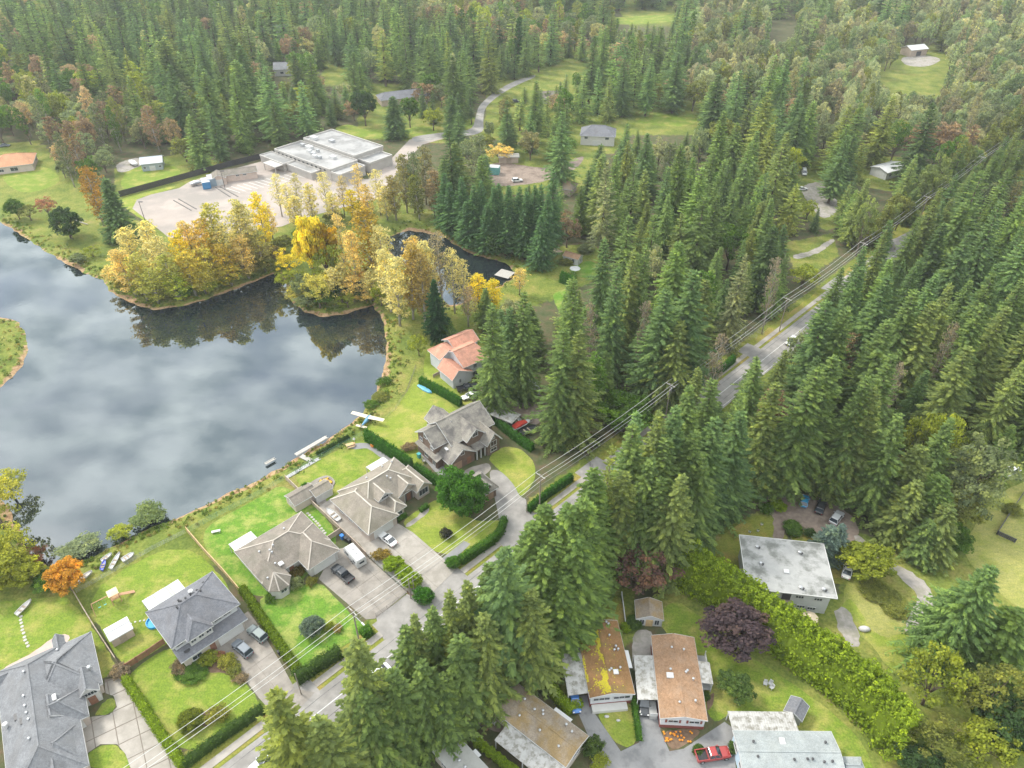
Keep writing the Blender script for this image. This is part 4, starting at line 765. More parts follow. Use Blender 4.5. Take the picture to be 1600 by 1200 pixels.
# ---- Br: brown mobile home at the bottom edge
h = House('mobile_home', 'mobile home with a lichen-brown roof at the bottom edge', 'mobile home', (-3.24, 64.54), 51.32, W_CREAM, R_OLD)
h.vol(0, 6.4, 0, 15.0, 3.2, 4.0, 'v', 0, 0, ins=0.3)
h.slab(-3.5, 0.02, 3.3, 15.5, (2.65, 2.9, 2.9, 2.65), 0.1, R_METAL, 'carport_roof'); h.posts([(-3.4, 3.5), (-3.4, 9), (-3.4, 15)], 2.5)
h.win(3.2, 14.7, 2.1, 2.0, 0.9, '+v'); h.win(0.3, 1.6, 2.0, 1.1, 0.9, '-u'); h.win(6.1, 8, 2.0, 1.1, 0.9, '+u')
h.slab(6.35, 7.3, 7.8, 11.2, (2.9, 2.6, 2.6, 2.9), 0.08, PANELW, 'awning')
for u, v in ((1.8, 4.3), (4.6, 3.2), (4.2, 5.6), (4.9, 6.8), (4.4, 7.2), (1.9, 8.4), (1.7, 12.3), (5.4, 11.2), (5.0, 12.6)): h.vent(u, v, 3.6)
h = House('shed', 'small lean-to shed behind the lichen-brown mobile home', 'shed', (-3.24, 64.54), 51.32, WOODG, R_GREYM)
h.vol(3.5, 6.6, -3.2, -0.3, 2.2, 2.9, 'u', 0, 0, ins=0.2)
# ---- S: grey-roofed trailer at the bottom edge
h = House('mobile_home', 'mobile home with a plain grey painted roof at the bottom edge', 'mobile home', (-12.68, 57.75), 44.41, W_CREAM, R_GREYM)
h.vol(0, 4.6, 0, 13, 3.0, 3.35, 'v', 0, 0, ins=0.2); h.win(0.2, 2.5, 2.0, 1.2, 0.9, '-u'); h.vent(2.0, 4.2, 3.2); h.vent(2.0, 5.6, 3.2)
h.slab(4.55, 5.4, 4.2, 5.6, (2.5, 2.3, 2.3, 2.5), 0.08, PANELW, 'awning')
h = House('shed', 'little shed with a dark grey roof beside the painted-roof trailer', 'shed', (-12.68, 57.75), 44.41, W_CREAM, R_BLUE)
h.vol(3.1, 6.4, -2.4, -0.5, 2.3, 2.7, 'u', 0, 0, ins=0.15, ridge=-2.2)
# ---- LB: pale blue house at the lower edge
h = House('mobile_home', 'pale blue mobile home with a light blue-grey roof at the bottom edge', 'mobile home', (36.0, 61.1), -0.7, W_BLUE, R_PALEB)
h.vol(0, 16.0, 0, 7.6, 3.2, 4.1, 'u', 0, 0, ins=0.3); h.win(0.3, 2.2, 2.0, 1.6, 0.9, '-u'); h.win(0.3, 5.4, 2.0, 1.6, 0.9, '-u'); h.win(12, 7.3, 2, 1.5, .9, '+v')
h.slab(0.1, 10.9, -3.6, 0.1, (2.6, 2.6, 2.95, 2.95), 0.1, R_METAL, 'carport_roof'); h.posts([(0.3, -3.5), (5.5, -3.5), (10.7, -3.5)], 2.5)
mb = MB()
for i in range(26): mb.bar(h.P(0.3+i*0.42, -3.58, 2.62), h.P(0.3+i*0.42, 0.05, 2.98), 0.07, 0.06)
mb.build('rib', R_METAL, h.root)
h.skylight(7.4, 2.0, 3.75, 0.9, 1.1)
for u, v in ((2.7, 2.2), (14.2, 2.2), (2.8, 4.6), (8.4, 5.0), (10.5, 4.9), (11.3, 4.9), (14.3, 5.2), (13.0, 5.3)): h.vent(u, v, 3.72, m=DARKM)
h = House('shed', 'small pale lean-to beside the light blue-grey roof', 'shed', (52.6, 57.2), -0.7, W_BLUE, R_PALEB)
h.vol(0, 3.0, 0, 3.0, 2.4, 3.0, 'u', 0, 0.8, ins=0.2)

# ---- sheds and outbuildings: (name, label, px corner, ang, u, v, eave, ridge, ax, wall, roof)
W_TAN = mat('tan_siding', (0.42, 0.34, 0.27), (0.37, 0.30, 0.24), 0.9, 0.8); W_GRN = mat('grey_green_siding', (0.30, 0.34, 0.35), (0.26, 0.30, 0.31), 0.85, 0.8)
def shed(label, px, ang, L_, W_, ze, zr, ax, wm_, rm, door=None, dface='+v', name='shed', cat='shed', hip=0.0, wins=()):
    p = G(*px); hh = House(name, label, cat, (p.x, p.y), ang, wm_, rm)
    hh.vol(0, L_, 0, W_, ze, zr, ax, hip, hip, ins=0.2 if L_ < 7 else 0.45)
    k = 0.2 if L_ < 7 else 0.45
    if door:
        if dface == '+v': hh.door(L_/2, W_-k, door[0], door[1], '+v', door[2], 'door', panels=2)
        elif dface == '+u': hh.door(L_-k, W_/2, door[0], door[1], '+u', door[2], 'door', panels=2)
    for f_, a, z, w_, h_ in wins:
        if f_ == '+v': hh.win(a, W_-k, z, w_, h_, '+v')
        elif f_ == '+u': hh.win(L_-k, a, z, w_, h_, '+u')
        else: hh.win(k, a, z, w_, h_, '-u')
    return hh
shed('white-roofed garden shed beside the leaning wood fence', (168, 995), 42, 4.2, 3.4, 2.3, 2.9, 'u', W_TAN, PANELW, (1.2, 1.9, WOODG), '+v')
shed('brown-roofed garden shed beside the side fence', (447, 786), 44, 6.0, 4.4, 2.3, 3.3, 'u', W_PINK, R_TAUPE, (1.4, 1.9, OFFW), '+u', wins=[('-u', 2.2, 1.5, 0.8, 0.6)])
shed('white garden shed with a grey roof next to the round flower bed', (482, 776), 44, 4.6, 3.6, 2.4, 3.3, 'u', WHITE, R_SHAKE, (1.4, 1.9, DOORW), '+u')
shed('small shed with a wooden door below the purple tree', (992, 978), 86, 4.2, 5.2, 2.2, 3.4, 'u', WHITE, R_OLD, None, wins=[('-u', 1.2, 1.2, 0.9, 1.5), ('-u', 4.0, 1.2, 0.9, 1.5)]).door(0.2, 2.6, 1.3, 1.9, '-u', WOODN, 'door', panels=1)
shed('tiny dark-roofed playhouse with white dots by the tall hedge', (1232, 1096), -38, 3.2, 3.4, 1.9, 2.8, 'v', OFFW, R_BLUE, (1.2, 1.6, WHITE), '+v')
shed('little white shed with a brown roof on the far lawn', (887, 402), -32, 6.2, 4.0, 2.4, 3.4, 'u', WHITE, R_TAN, None, wins=[('+v', 1.5, 1.4, 0.8, 1.0), ('+v', 4.2, 1.4, 0.9, 1.6), ('+u', 2.0, 1.4, 0.8, 1.2)])
shed('grey-blue barn with a pale metal roof on the grass', (224, 258), 18, 9.5, 9.0, 3.4, 5.0, 'u', W_GRN, mat('pale_metal_roof', (0.46, 0.50, 0.54), (0.40, 0.44, 0.48), 0.4, 0.5), (2.4, 2.2, WHITE), '+v', name='barn', cat='barn', wins=[('+v', 1.6, 1.6, 1.0, 1.0), ('+v', 8.0, 1.6, 1.0, 1.0)])
shed('orange-roofed bungalow at the left edge', (-4, 257), 22, 17, 15, 3.2, 6.4, 'u', W_PINK, roof_mat('orange_shingle', (0.42, 0.22, 0.125), (0.48, 0.26, 0.15)), None, name='house', cat='house', hip=6.0, wins=[('+v', 4, 1.6, 2, 1.2), ('+v', 9, 1.6, 3, 1.6), ('+u', 5, 1.6, 2, 1.2)])
shed('pale brown storage building with a shallow roof beside the black fence', (345, 279), 22, 15.5, 6.0, 3.2, 4.6, 'u', mat('rosy_siding', (0.52, 0.42, 0.36), None), R_TAUPE, None, name='storage_building', cat='building', wins=[('+v', 7, 2.4, 1.4, 0.6), ('+v', 10, 2.4, 1.4, 0.6)])
shed('small gabled storage hut with a white door next to the containers', (330, 283), 22, 6.4, 6.6, 3.0, 4.6, 'v', mat('rosy_siding', (0.52, 0.42, 0.36), None), R_TAUPE, (3.0, 2.5, WHITE), '+v', name='storage_hut', cat='hut')
shed('long grey-roofed house behind the round trees', (588, 158), 22, 30, 12, 3.4, 6.0, 'u', W_TAN, R_BLUE, None, name='house', cat='house', hip=4.0, wins=[('+v', 6, 1.8, 2.4, 1.3), ('+v', 14, 1.8, 2.4, 1.3), ('+v', 22, 1.8, 2.4, 1.3)])
shed('grey hip-roofed house among the central firs', (908, 213), -8, 17, 13, 4.6, 8.0, 'u', OFFW, R_BLUE, (4.5, 2.4, WHITE), '+v', name='house', cat='house', hip=5.5, wins=[('+v', 3, 3.6, 1.6, 1.2), ('+v', 13, 3.6, 1.8, 1.2), ('+u', 5, 3.2, 1.6, 1.2)])
shed('pale-roofed cottage behind the firs beyond the bend', (836, 156), 10, 12, 9, 3.2, 5.6, 'u', OFFW, R_TAUPE, None, name='house', cat='house', wins=[('+v', 4, 1.6, 1.6, 1.2), ('+v', 9, 1.6, 1.6, 1.2)])
shed('grey flat shed in the brown clearing', (778, 250), 4, 9.5, 5, 3.0, 3.4, 'u', W_TAN, R_GREYM, (2.2, 2.2, WOODG), '+v')
shed('low pale-roofed building among the firs on the right', (1356, 272), 30, 14, 9, 3.4, 4.6, 'u', WHITE, PANELW, None, name='house', cat='house', wins=[('+v', 3, 1.8, 1.6, 1.3), ('+v', 7, 1.8, 1.6, 1.3), ('+v', 11, 1.8, 1.6, 1.3)])
shed('white open shed in the far right clearing', (1404, 84), 20, 15, 10, 4.2, 6.2, 'u', W_TAN, PANELW, (4, 3, DARKM), '+v')
shed('grey-roofed house glimpsed at the upper left', (424, 52), 10, 22, 14, 4, 7, 'u', OFFW, R_GREY, None, name='house', cat='house', hip=5, wins=[('+v', 6, 2, 2, 1.3), ('+v', 15, 2, 2, 1.3)])
shed('white house glimpsed behind the upper left firs', (432, 112), 8, 16, 12, 4, 7, 'u', WHITE, R_GREY, None, name='house', cat='house', wins=[('+v', 5, 2, 2, 1.3), ('+v', 11, 2, 2, 1.3)])
shed('small grey roof among the upper left trees', (152, 88), 12, 15, 11, 4, 7, 'u', W_TAN, R_GREYM, None, name='house', cat='house', hip=4)
shed('pale roof beyond the orange maple at the upper left', (272, 128), 12, 18, 12, 4, 6.5, 'u', W_TAN, R_SHAKE, None, name='house', cat='house', hip=4)
shed('white-roofed house at the right edge beyond the road', (1584, 258), 35, 16, 12, 4, 6.5, 'u', WHITE, PANELW, None, name='house', cat='house')
shed('tan-roofed small house in the clearing by the gravel yard', (872, 292), -25, 9, 8, 3, 5, 'u', W_TAN, R_OLD, None, name='house', cat='house', hip=2.5)
# pale playground frame shelter and the far field building
# ---- flat-roofed school-like building with lower wing
so = (-108.6, 331.1); h = House('flat_roofed_building', 'large low flat-roofed building beside the parking lot', 'building', so, -40.0, mat('grey_block_wall', (0.40, 0.37, 0.34), (0.35, 0.33, 0.30), 0.9, 0.4), R_MEMB)
ROOFL = mat('light_membrane', (0.34, 0.335, 0.325), (0.27, 0.268, 0.26), 0.8, 0.15, detail=6, c3=(0.20, 0.198, 0.19), s3=0.12); PARA = mat('grey_parapet', (0.44, 0.42, 0.39), None)
def flat(hh, u0, u1, v0, v1, z, par=0.5, roof=ROOFL):
    hh.box('wall', u0, u1, v0, v1, 0, z, hh.wall); r_ = hh.box('roof', u0+0.3, u1-0.3, v0+0.3, v1-0.3, z-0.1, z+0.05, roof)
    mb_ = MB()
    for a, b_ in (((u0, v0), (u1, v0)), ((u1, v0), (u1, v1)), ((u1, v1), (u0, v1)), ((u0, v1), (u0, v0))): mb_.bar(hh.P(a[0], a[1], z+par/2-0.02), hh.P(b_[0], b_[1], z+par/2-0.02), 0.45, par+0.3)
    mb_.build('parapet', PARA, r_); return r_
flat(h, 0, 40, -15, 0, 4.6); flat(h, 1.5, 38, -32, -15.3, 6.0)
flat(h, 38.3, 46, -30, -17, 4.2); flat(h, 40.3, 46, -14, 0, 3.8); flat(h, -2.5, 15, 0.3, 6.5, 3.2, 0.3); flat(h, 15.4, 33, 0.3, 5.0, 3.0, 0.3)
h.box('canopy', 6, 15, 6.6, 11, 2.9, 3.2, PARA); h.posts([(6.4, 10.6), (14.6, 10.6)], 2.9, 0.15, PARA)
for i in range(12): h.win(3+i*3.0, 0.0, 3.9, 1.0, 0.5, '+v', DARKM, 0)
for i, (u, v, a, b_) in enumerate(((9, -12.5, 3.6, 2.2), (5, -12, 1.8, 1.5), (14, -9, 2, 1.6), (18, -8, 2.2, 1.6), (21, -6.5, 2.2, 1.6), (24, -7, 1.6, 1.6), (28, -11, 3, 2), (17, -11.5, 1.2, 1.2))): h.box('rooftop_unit', u, u+a, v, v+b_, 4.65, 5.9, PANELW if i % 2 == 0 else STEEL)
h.box('rooftop_unit', 4, 7.5, -19.5, -17, 6.05, 7.4, PANELW); h.box('rooftop_unit', 14, 16.5, -22, -20, 6.05, 7.2, STEEL)
# shipping containers by the black fence
def crate(name, label, cat, px, ang, L_, W_, H_, m, z0=0.0):
    p = G(*px); r = thing(name, label, cat, (p.x, p.y, z0), math.radians(ang)); mb_ = MB(); mb_.box((L_/2, W_/2, H_/2+0.1), (L_, W_, H_)); mb_.build('body', m, r)
    rb = MB()
    for i in range(int(L_/0.35)): rb.box((0.2+i*0.35, -0.02, H_/2+0.1), (0.12, 0.06, H_*0.9)); rb.box((0.2+i*0.35, W_+0.02, H_/2+0.1), (0.12, 0.06, H_*0.9))
    for i in range(max(2, int(W_/0.35))): rb.box((-0.02, 0.15+i*0.35, H_/2+0.1), (0.06, 0.12, H_*0.9)); rb.box((L_+0.02, 0.15+i*0.35, H_/2+0.1), (0.06, 0.12, H_*0.9))
    rb.build('ribbing', m, r); lid = MB(); lid.box((L_/2, W_/2, H_+0.13), (L_+0.06, W_+0.06, 0.08)); lid.build('top', mat('pale_container_top', (0.42, 0.44, 0.46), None, 0.6), r); return r
BLUEC = mat('blue_container', (0.06, 0.22, 0.42), (0.05, 0.18, 0.36), 0.5, 1.0)
crate('container', 'blue storage container by the black fence', 'container', (316, 289), -66, 6.0, 3.2, 2.9, BLUEC)
crate('container', 'blue-grey storage container next to the gabled hut', 'container', (325, 285), -66, 6.0, 3.2, 3.2, mat('blue_grey_container', (0.25, 0.32, 0.37), None, 0.5))
crate('container', 'teal container at the edge of the brown clearing', 'container', (748, 272), -10, 9, 3.5, 3.2, mat('teal_container', (0.16, 0.42, 0.40), None, 0.5))
crate('waste_bin', 'small blue bin at the end of the flat-roofed building', 'bin', (425, 254), -40, 3.2, 2.4, 2.0, BLUEC)
# ================================================================== fences, poles, vehicles, garden things
def densify(pts, step):
    out_ = [pts[0]]
    for a, b_ in zip(pts[:-1], pts[1:]):
        n = max(1, int(round((b_-a).length/step))); out_ += [a.lerp(b_, k/n) for k in range(1, n+1)]
    return out_
def board_fence(label, px, h, m, pstep=2.4, name='fence', pm=None, rail=True):
    """board panels between posts: every post and every panel is a piece of its own"""
    P = densify([G(x, y) for x, y in px], pstep); r = thing(name, label, 'fence', P[0]); o = P[0]
    for p in P:
        mb = MB(); q = p-o; mb.box((q.x, q.y, h/2+0.06), (0.13, 0.13, h+0.12)); mb.build('post', pm or m, r)
    for a, b_ in zip(P[:-1], P[1:]):
        a, b_ = a-o, b_-o; d = (b_-a).normalized(); mb = MB(); n = max(2, int((b_-a).length/0.3)); 
        for k in range(n):
            p = a.lerp(b_, (k+0.5)/n); mb.box((p.x, p.y, h/2+0.03), ((b_-a).length/n-0.02, 0.03, h-0.06), math.atan2(d.y, d.x))
        if rail: mb.bar(a+Vector((0, 0, h)), b_+Vector((0, 0, h)), 0.16, 0.06)
        mb.build('panel', m, r)
    return r
WIREM = mat('green_wire', (0.12, 0.26, 0.17), (0.16, 0.30, 0.20), 0.6, 2); WIREG = mat('grey_wire', (0.30, 0.32, 0.31), None, 0.6)
def wire_fence(label, px, h, m, step=2.6, name='wire_fence', nw=6, vert=0.45):
    P = densify([G(x, y) for x, y in px], step); o = P[0]; r = thing(name, label, 'fence', o)
    for p in P:
        q = p-o; mb = MB(); mb.tube((q.x, q.y, 0), (q.x, q.y, h+0.08), 0.035, 0.035, 6); mb.build('post', m, r)
    for a, b_ in zip(P[:-1], P[1:]):
        a, b_ = a-o, b_-o; mb = MB()
        for k in range(nw):
            z = Vector((0, 0, 0.08+(h-0.08)*k/(nw-1))); mb.bar(a+z, b_+z, 0.018, 0.018)
        n = max(2, int((b_-a).length/vert))
        for k in range(1, n): p = a.lerp(b_, k/n); mb.bar(p+Vector((0, 0, .05)), p+Vector((0, 0, h)), 0.014, 0.014)
        mb.build('mesh_panel', m, r)
    return r
board_fence('grey weathered board fence left of the swing set', [(114, 923), (132, 954), (152, 987), (184, 1036)], 1.7, WOODG)
wire_fence('low wire fence along the pond behind the swing set', [(120, 926), (180, 893), (240, 858), (290, 833)], 1.1, WIREG)
board_fence('pale new board fence between the slate-grey and brown houses', [(293, 832), (322, 866), (350, 896), (376, 927)], 1.7, WOODN)
board_fence('red-brown board fence joining the slate-grey house', [(198, 1046), (232, 1024), (258, 1006)], 1.6, WOODR)
wire_fence('green wire fence along the pond behind the lush lawn', [(296, 831), (340, 807), (395, 779), (444, 750)], 1.4, WIREM)
wire_fence('green wire fence by the bank behind the curved lawn', [(448, 747), (490, 722), (530, 700), (566, 681)], 1.3, WIREM)
board_fence('tan side fence between the brown and beige houses', [(447, 750), (470, 772), (500, 800), (530, 828), (556, 852), (573, 870)], 1.5, W_TAN)
board_fence('short tan fence beside the bins', [(512, 846), (533, 832)], 1.5, W_TAN)
wire_fence('low sliding gate across the wide driveway', [(588, 964), (605, 952), (634, 931)], 1.1, DARKM, 4.5, name='driveway_gate', nw=5, vert=0.25)
wire_fence('chain-link fence between the two driveways', [(577, 872), (600, 893), (636, 926)], 1.3, WIREG)
wire_fence('dark wire fence across the grass by the pond', [(650, 574), (636, 612), (618, 640), (600, 657)], 1.0, mat('old_wire', (0.16, 0.15, 0.12), None), 3.0)
board_fence('white picket fence behind the mossy mobile home', [(971, 930), (977, 978)], 1.0, WHITE, 1.8)
board_fence('black screened fence along the parking lot', [(188, 308), (250, 291), (300, 277), (365, 259), (432, 243)], 2.6, BLACK, 6.0, rail=False)
board_fence('grey rail fence beside the salmon-roofed house', [(677, 590), (690, 583), (705, 578)], 1.0, WOODG)
board_fence('weathered fence behind the salmon-roofed house', [(700, 528), (712, 542), (720, 552)], 1.2, WOODG)
for i, q in enumerate(([(1164, 524), (1182, 529)], [(1175, 517), (1193, 523)])):
    wire_fence(('near' if i == 0 else 'far')+' white farm gate at the forest drive', q, 1.2, WHITE, 5, name='gate', nw=5, vert=1.2)
wire_fence('driveway gate beside the road below the firs', [(912, 712), (922, 728), (926, 732)], 1.2, DARKM, 3, name='gate')
board_fence('dark cross fence in the right-hand field', [(1557, 835), (1585, 848)], 1.1, DARKM, 3); board_fence('dark field fence running to the right edge', [(1557, 835), (1576, 805), (1600, 770)], 1.0, DARKM, 3)

# ---- utility poles and wires
POLEM = mat('pole_wood', (0.30, 0.26, 0.215), (0.24, 0.205, 0.17), 0.9, 2, stretch=(3, 3, .3)); WIRE = mat('aluminium_wire', (0.60, 0.60, 0.58), None, 0.5)
def pole(label, p, h, arm=True, xf=False, lamp=False, r0=0.16):
    r = thing('utility_pole', label, 'utility pole', (p.x, p.y, 0), math.radians(45)); mb = MB(); mb.tube((0, 0, 0), (0, 0, h), r0, r0*0.7, 10); mb.build('pole_shaft', POLEM, r, smooth=False)
    if arm:
        mb = MB(); mb.box((0, 0, h-0.35), (0.12, 2.6, 0.14)); mb.build('crossarm', mat('pale_arm', (0.52, 0.50, 0.46), None), r)
        for y in (-1.2, 0.35, 1.2): mb = MB(); mb.lathe((0, y, h-0.28), [(0.05, 0), (0.09, 0.1), (0.05, 0.25)], 6); mb.build('insulator', WHITE, r, recalc=False)
    if xf: mb = MB(); mb.lathe((0.4, 0, h-2.4), [(0.27, 0), (0.30, 0.1), (0.30, 1.0), (0.2, 1.1)], 10); mb.build('transformer', STEEL, r)
    if lamp:
        mb = MB(); mb.path([(0, 0, h-1.6), (0, -1.0, h-1.1), (0, -2.6, h-1.0)], 0.06); a_ = mb.build('lamp_arm', STEEL, r); mb = MB(); mb.box((0, -2.9, h-1.02), (0.28, 0.8, 0.16)); mb.build('lamp_head', STEEL, a_)
    return r
TP = [(-82, 5.6), (-34.2, 5.6), (13.6, 5.0), (60.2, 4.4), (118.4, 4.2), (170, 4.2), (225, 4.2), (285, 4.2), (350, 4.2), (420, 4.2)]; HP = [11.2, 10.6, 11.4, 11.0, 11.6, 11.5, 11.5, 11.5, 11.5, 11.5]
LBL = ['utility pole beyond the bottom edge', 'utility pole with a street lamp beside the green front lawn', 'tall utility pole rising from the cedar hedge by the road', 'utility pole with a transformer amid the roadside firs', 'utility pole on the verge near the white car', 'utility pole at the far side street', 'distant utility pole on the far road', 'more distant utility pole on the far road', 'remote utility pole near the right edge', 'remotest utility pole beyond the right edge']
for i, (ts, hp) in enumerate(zip(TP, HP)): pole(LBL[i], RD(*ts), hp, True, i in (3,), i == 1)
pole('short stub pole standing in the front hedge', G(471, 1085), 6.5, False, r0=0.11)
pole('pair pole left of the clipped hedge', G(642, 935), 6.2, False, r0=0.14); pole('thinner pole behind the pair pole', G(648, 931), 6.4, False, r0=0.1)
pole('short pole at the end of the roadside cedar hedge', G(823, 800), 4.5, False, r0=0.12)
names = ['left overhead power line along the road', 'middle overhead power line along the road', 'right overhead power line along the road']
for k, off in enumerate((1.2, -0.35, -1.2)):
    mb = MB()
    for (a, ha), (b_, hb) in zip(list(zip(TP, HP))[:-1], list(zip(TP, HP))[1:]):
        pa, pb = RD(a[0], a[1]+off, ha-0.03), RD(b_[0], b_[1]+off, hb-0.03); pts_ = []
        for j in range(9):
            q = pa.lerp(pb, j/8); q.z -= 0.9*4*(j/8)*(1-j/8); pts_.append(q)
        mb.path(pts_, 0.034 if a[0] < 100 else 0.036, 4)
    tag(mb.build('power_line', WIRE, recalc=False), names[k], 'power line')
mb = MB()
for (a, ha), (b_, hb) in zip(list(zip(TP, HP))[1:5], list(zip(TP, HP))[2:6]):
    pa, pb = RD(a[0], a[1], ha-3.2), RD(b_[0], b_[1], hb-3.2); mb.path([pa.lerp(pb, j/6)-Vector((0, 0, 3.0*(j/6)*(1-j/6))) for j in range(7)], 0.03, 4)
tag(mb.build('telephone_line', mat('dull_cable', (0.25, 0.25, 0.24), None), recalc=False), 'lower telephone cable strung below the power lines', 'cable')
# lot lamps
for i, (bx, by) in enumerate(((227, 346), (352, 296), (389, 358))):
    p = G(bx, by); r = thing('lamp_post', ['lamp post at the left corner of the parking lot', 'lamp post beside the storage hut', 'lamp post behind the yellow trees'][i], 'lamp post', p); mb = MB(); mb.tube((0, 0, 0), (0, 0, 8), 0.13, 0.09, 8); mb.build('pole_shaft', DARKM, r); mb = MB(); mb.box((0.6, 0, 8), (1.5, 0.4, 0.25)); mb.build('lamp_head', DARKM, r)

# ---- vehicles
CARM = {}
def paint(name, c):
    if name in CARM: return CARM[name]
    m, t_, b = base_mat(name); b.inputs['Base Color'].default_value = (*c, 1); b.inputs['Roughness'].default_value = 0.28; b.inputs['Metallic'].default_value = 0.15; b.inputs['Coat Weight'].default_value = 0.6; b.inputs['Coat Roughness'].default_value = 0.08
    CARM[name] = m; return m
P_WHITE = paint('white_car_paint', (0.72, 0.72, 0.71)); P_BLACK = paint('black_car_paint', (0.03, 0.033, 0.036)); P_GREY = paint('grey_car_paint', (0.13, 0.15, 0.17)); P_SAGE = paint('sage_grey_paint', (0.17, 0.20, 0.19))
P_BLUE = paint('blue_car_paint', (0.05, 0.16, 0.42)); P_RED = paint('red_car_paint', (0.32, 0.035, 0.03)); P_TEAL = paint('bright_blue_paint', (0.03, 0.25, 0.45)); P_SILV = paint('silver_paint', (0.48, 0.49, 0.50))
LAMPR = mat('red_lens', (0.45, 0.02, 0.02), None, 0.2); LAMPW = mat('clear_lens', (0.7, 0.7, 0.68), None, 0.15)
def loft(mb, secs):
    """secs: list of (x, [(y, z)...]) rings joined along the car"""
    n = len(secs[0][1]); vs = [(x, y, z) for x, ring in secs for y, z in ring]
    fs = [(k*n+i, k*n+(i+1) % n, (k+1)*n+(i+1) % n, (k+1)*n+i) for k in range(len(secs)-1) for i in range(n)]
    mb.add(vs, fs+[tuple(range(n-1, -1, -1)), tuple(range((len(secs)-1)*n, len(secs)*n))])
def ring(w_, z0, z1, k=0.12): h_ = z1-z0; return [(-w_+k*.5, z0), (w_-k*.5, z0), (w_, z0+h_*.35), (w_*0.97, z1-h_*.18), (w_-k*1.6, z1), (-w_+k*1.6, z1), (-w_*0.97, z1-h_*.18), (-w_, z0+h_*.35)]
def wheels(r, xs_, w_, rad=0.33):
    for x in xs_:
        for sgn in (-1, 1):
            mb = MB(); mb.tube((x, sgn*(w_-0.2), rad), (x, sgn*(w_+0.02), rad), rad, rad, 14); wh = mb.build('wheel', TYRE, r); mb = MB(); mb.tube((x, sgn*(w_-0.02), rad), (x, sgn*(w_+0.035), rad), rad*0.62, rad*0.55, 10); mb.build('rim', STEEL, wh)
def car(label, p0, p1, kind, pm, name='car', cat='car', group=None):
    """p0 = rear px, p1 = front px on the ground"""
    a, b_ = G(*p0), G(*p1); c = (a+b_)/2; ang = math.atan2((b_-a).y, (b_-a).x); r = thing(name, label, cat, (c.x, c.y, 0.05), ang, group)
    L_ = {'sedan': 4.7, 'suv': 4.7, 'pickup': 5.7, 'hatch': 4.0, 'van': 5.4}[kind]; W_ = {'sedan': .9, 'suv': .95, 'pickup': .98, 'hatch': .86, 'van': 1.0}[kind]; hl = L_/2; mb = MB(); zb = 0.28 if kind != 'pickup' else 0.42
    if kind == 'pickup':
        loft(mb, [(-hl, ring(W_*.95, zb+.1, 0.62)), (-hl+.1, ring(W_, zb, 0.66)), (hl-1.75, ring(W_, zb, 0.68)), (hl-1.6, ring(W_, zb, 1.12)), (hl-.5, ring(W_, zb, 1.06)), (hl-.12, ring(W_*.94, zb+.05, 0.98)), (hl, ring(W_*.86, zb+.12, 0.82))])
        loft(mb, [(-hl+1.95, ring(W_*.99, 0.6, 1.12)), (hl-1.5, ring(W_*.99, 0.6, 1.12))]); mb.build('body', pm, r)
        bd = MB()
        for sgn in (-1, 1): bd.box((-hl+1.0, sgn*(W_-.06), 0.9), (1.95, 0.12, 0.5))
        bd.box((-hl+.06, 0, 0.9), (0.12, 2*W_-.24, 0.5)); bd.box((-hl+1.9, 0, 0.9), (0.1, 2*W_-.24, 0.5)); bd.build('bed_wall', pm, r); fl = MB(); fl.box((-hl+1.0, 0, 0.70), (1.75, 2*W_-.26, 0.04)); fl.build('bed_floor', BLACK, r)
        cab = [(-hl+1.95, 1.11), (-hl+2.1, 1.74), (hl-2.35, 1.74), (hl-1.55, 1.11)]
    else:
        top = {'sedan': 0.88, 'suv': 1.02, 'hatch': 0.92, 'van': 1.15}[kind]; nose = {'sedan': .72, 'suv': .90, 'hatch': .78, 'van': .95}[kind]
        loft(mb, [(-hl, ring(W_*.86, zb+.14, top-.12)), (-hl+.12, ring(W_*.95, zb+.03, top-.02)), (-hl+.6, ring(W_, zb, top)), (0, ring(W_, zb, top+.02)), (hl-1.3, ring(W_, zb, top-.02)), (hl-.35, ring(W_*.95, zb+.02, nose+.02)), (hl, ring(W_*.8, zb+.12, nose-.14))]); mb.build('body', pm, r)
        rz_ = {'sedan': 1.42, 'suv': 1.68, 'hatch': 1.48, 'van': 2.0}[kind]
        cab = {'sedan': [(-hl+.75, top), (-hl+1.5, rz_), (hl-2.3, rz_), (hl-1.35, top)], 'suv': [(-hl+.15, top), (-hl+.5, rz_), (hl-2.1, rz_), (hl-1.3, top)], 'hatch': [(-hl+.12, top), (-hl+.6, rz_), (hl-2.0, rz_), (hl-1.1, top)], 'van': [(-hl+.08, top), (-hl+.2, rz_), (hl-1.5, rz_), (hl-.7, top)]}[kind]
    (x0, z0), (x1, z1), (x2, z2), (x3, z3) = cab; wt = W_*0.76; wb = W_*0.93
    g = MB(); g.add([(x0, -wb, z0), (x0, wb, z0), (x1, wt, z1), (x1, -wt, z1), (x3, -wb, z3), (x3, wb, z3), (x2, wt, z2), (x2, -wt, z2)], [(0, 1, 2, 3), (5, 4, 7, 6), (1, 5, 6, 2), (4, 0, 3, 7), (3, 2, 6, 7)]); go = g.build('cabin_glass', GLASS, r)
    rf = MB(); rf.add([(x1+.03, -wt, z1+.012), (x1+.03, wt, z1+.012), (x2-.03, wt, z1+.012), (x2-.03, -wt, z1+.012), (x1+.15, -wt*.8, z1+.07), (x1+.15, wt*.8, z1+.07), (x2-.15, wt*.8, z1+.07), (x2-.15, -wt*.8, z1+.07)], [(0, 1, 5, 4), (1, 2, 6, 5), (2, 3, 7, 6), (3, 0, 4, 7), (4, 5, 6, 7), (3, 2, 1, 0)]); rf.build('cabin_roof', pm, r)
    pl = MB()
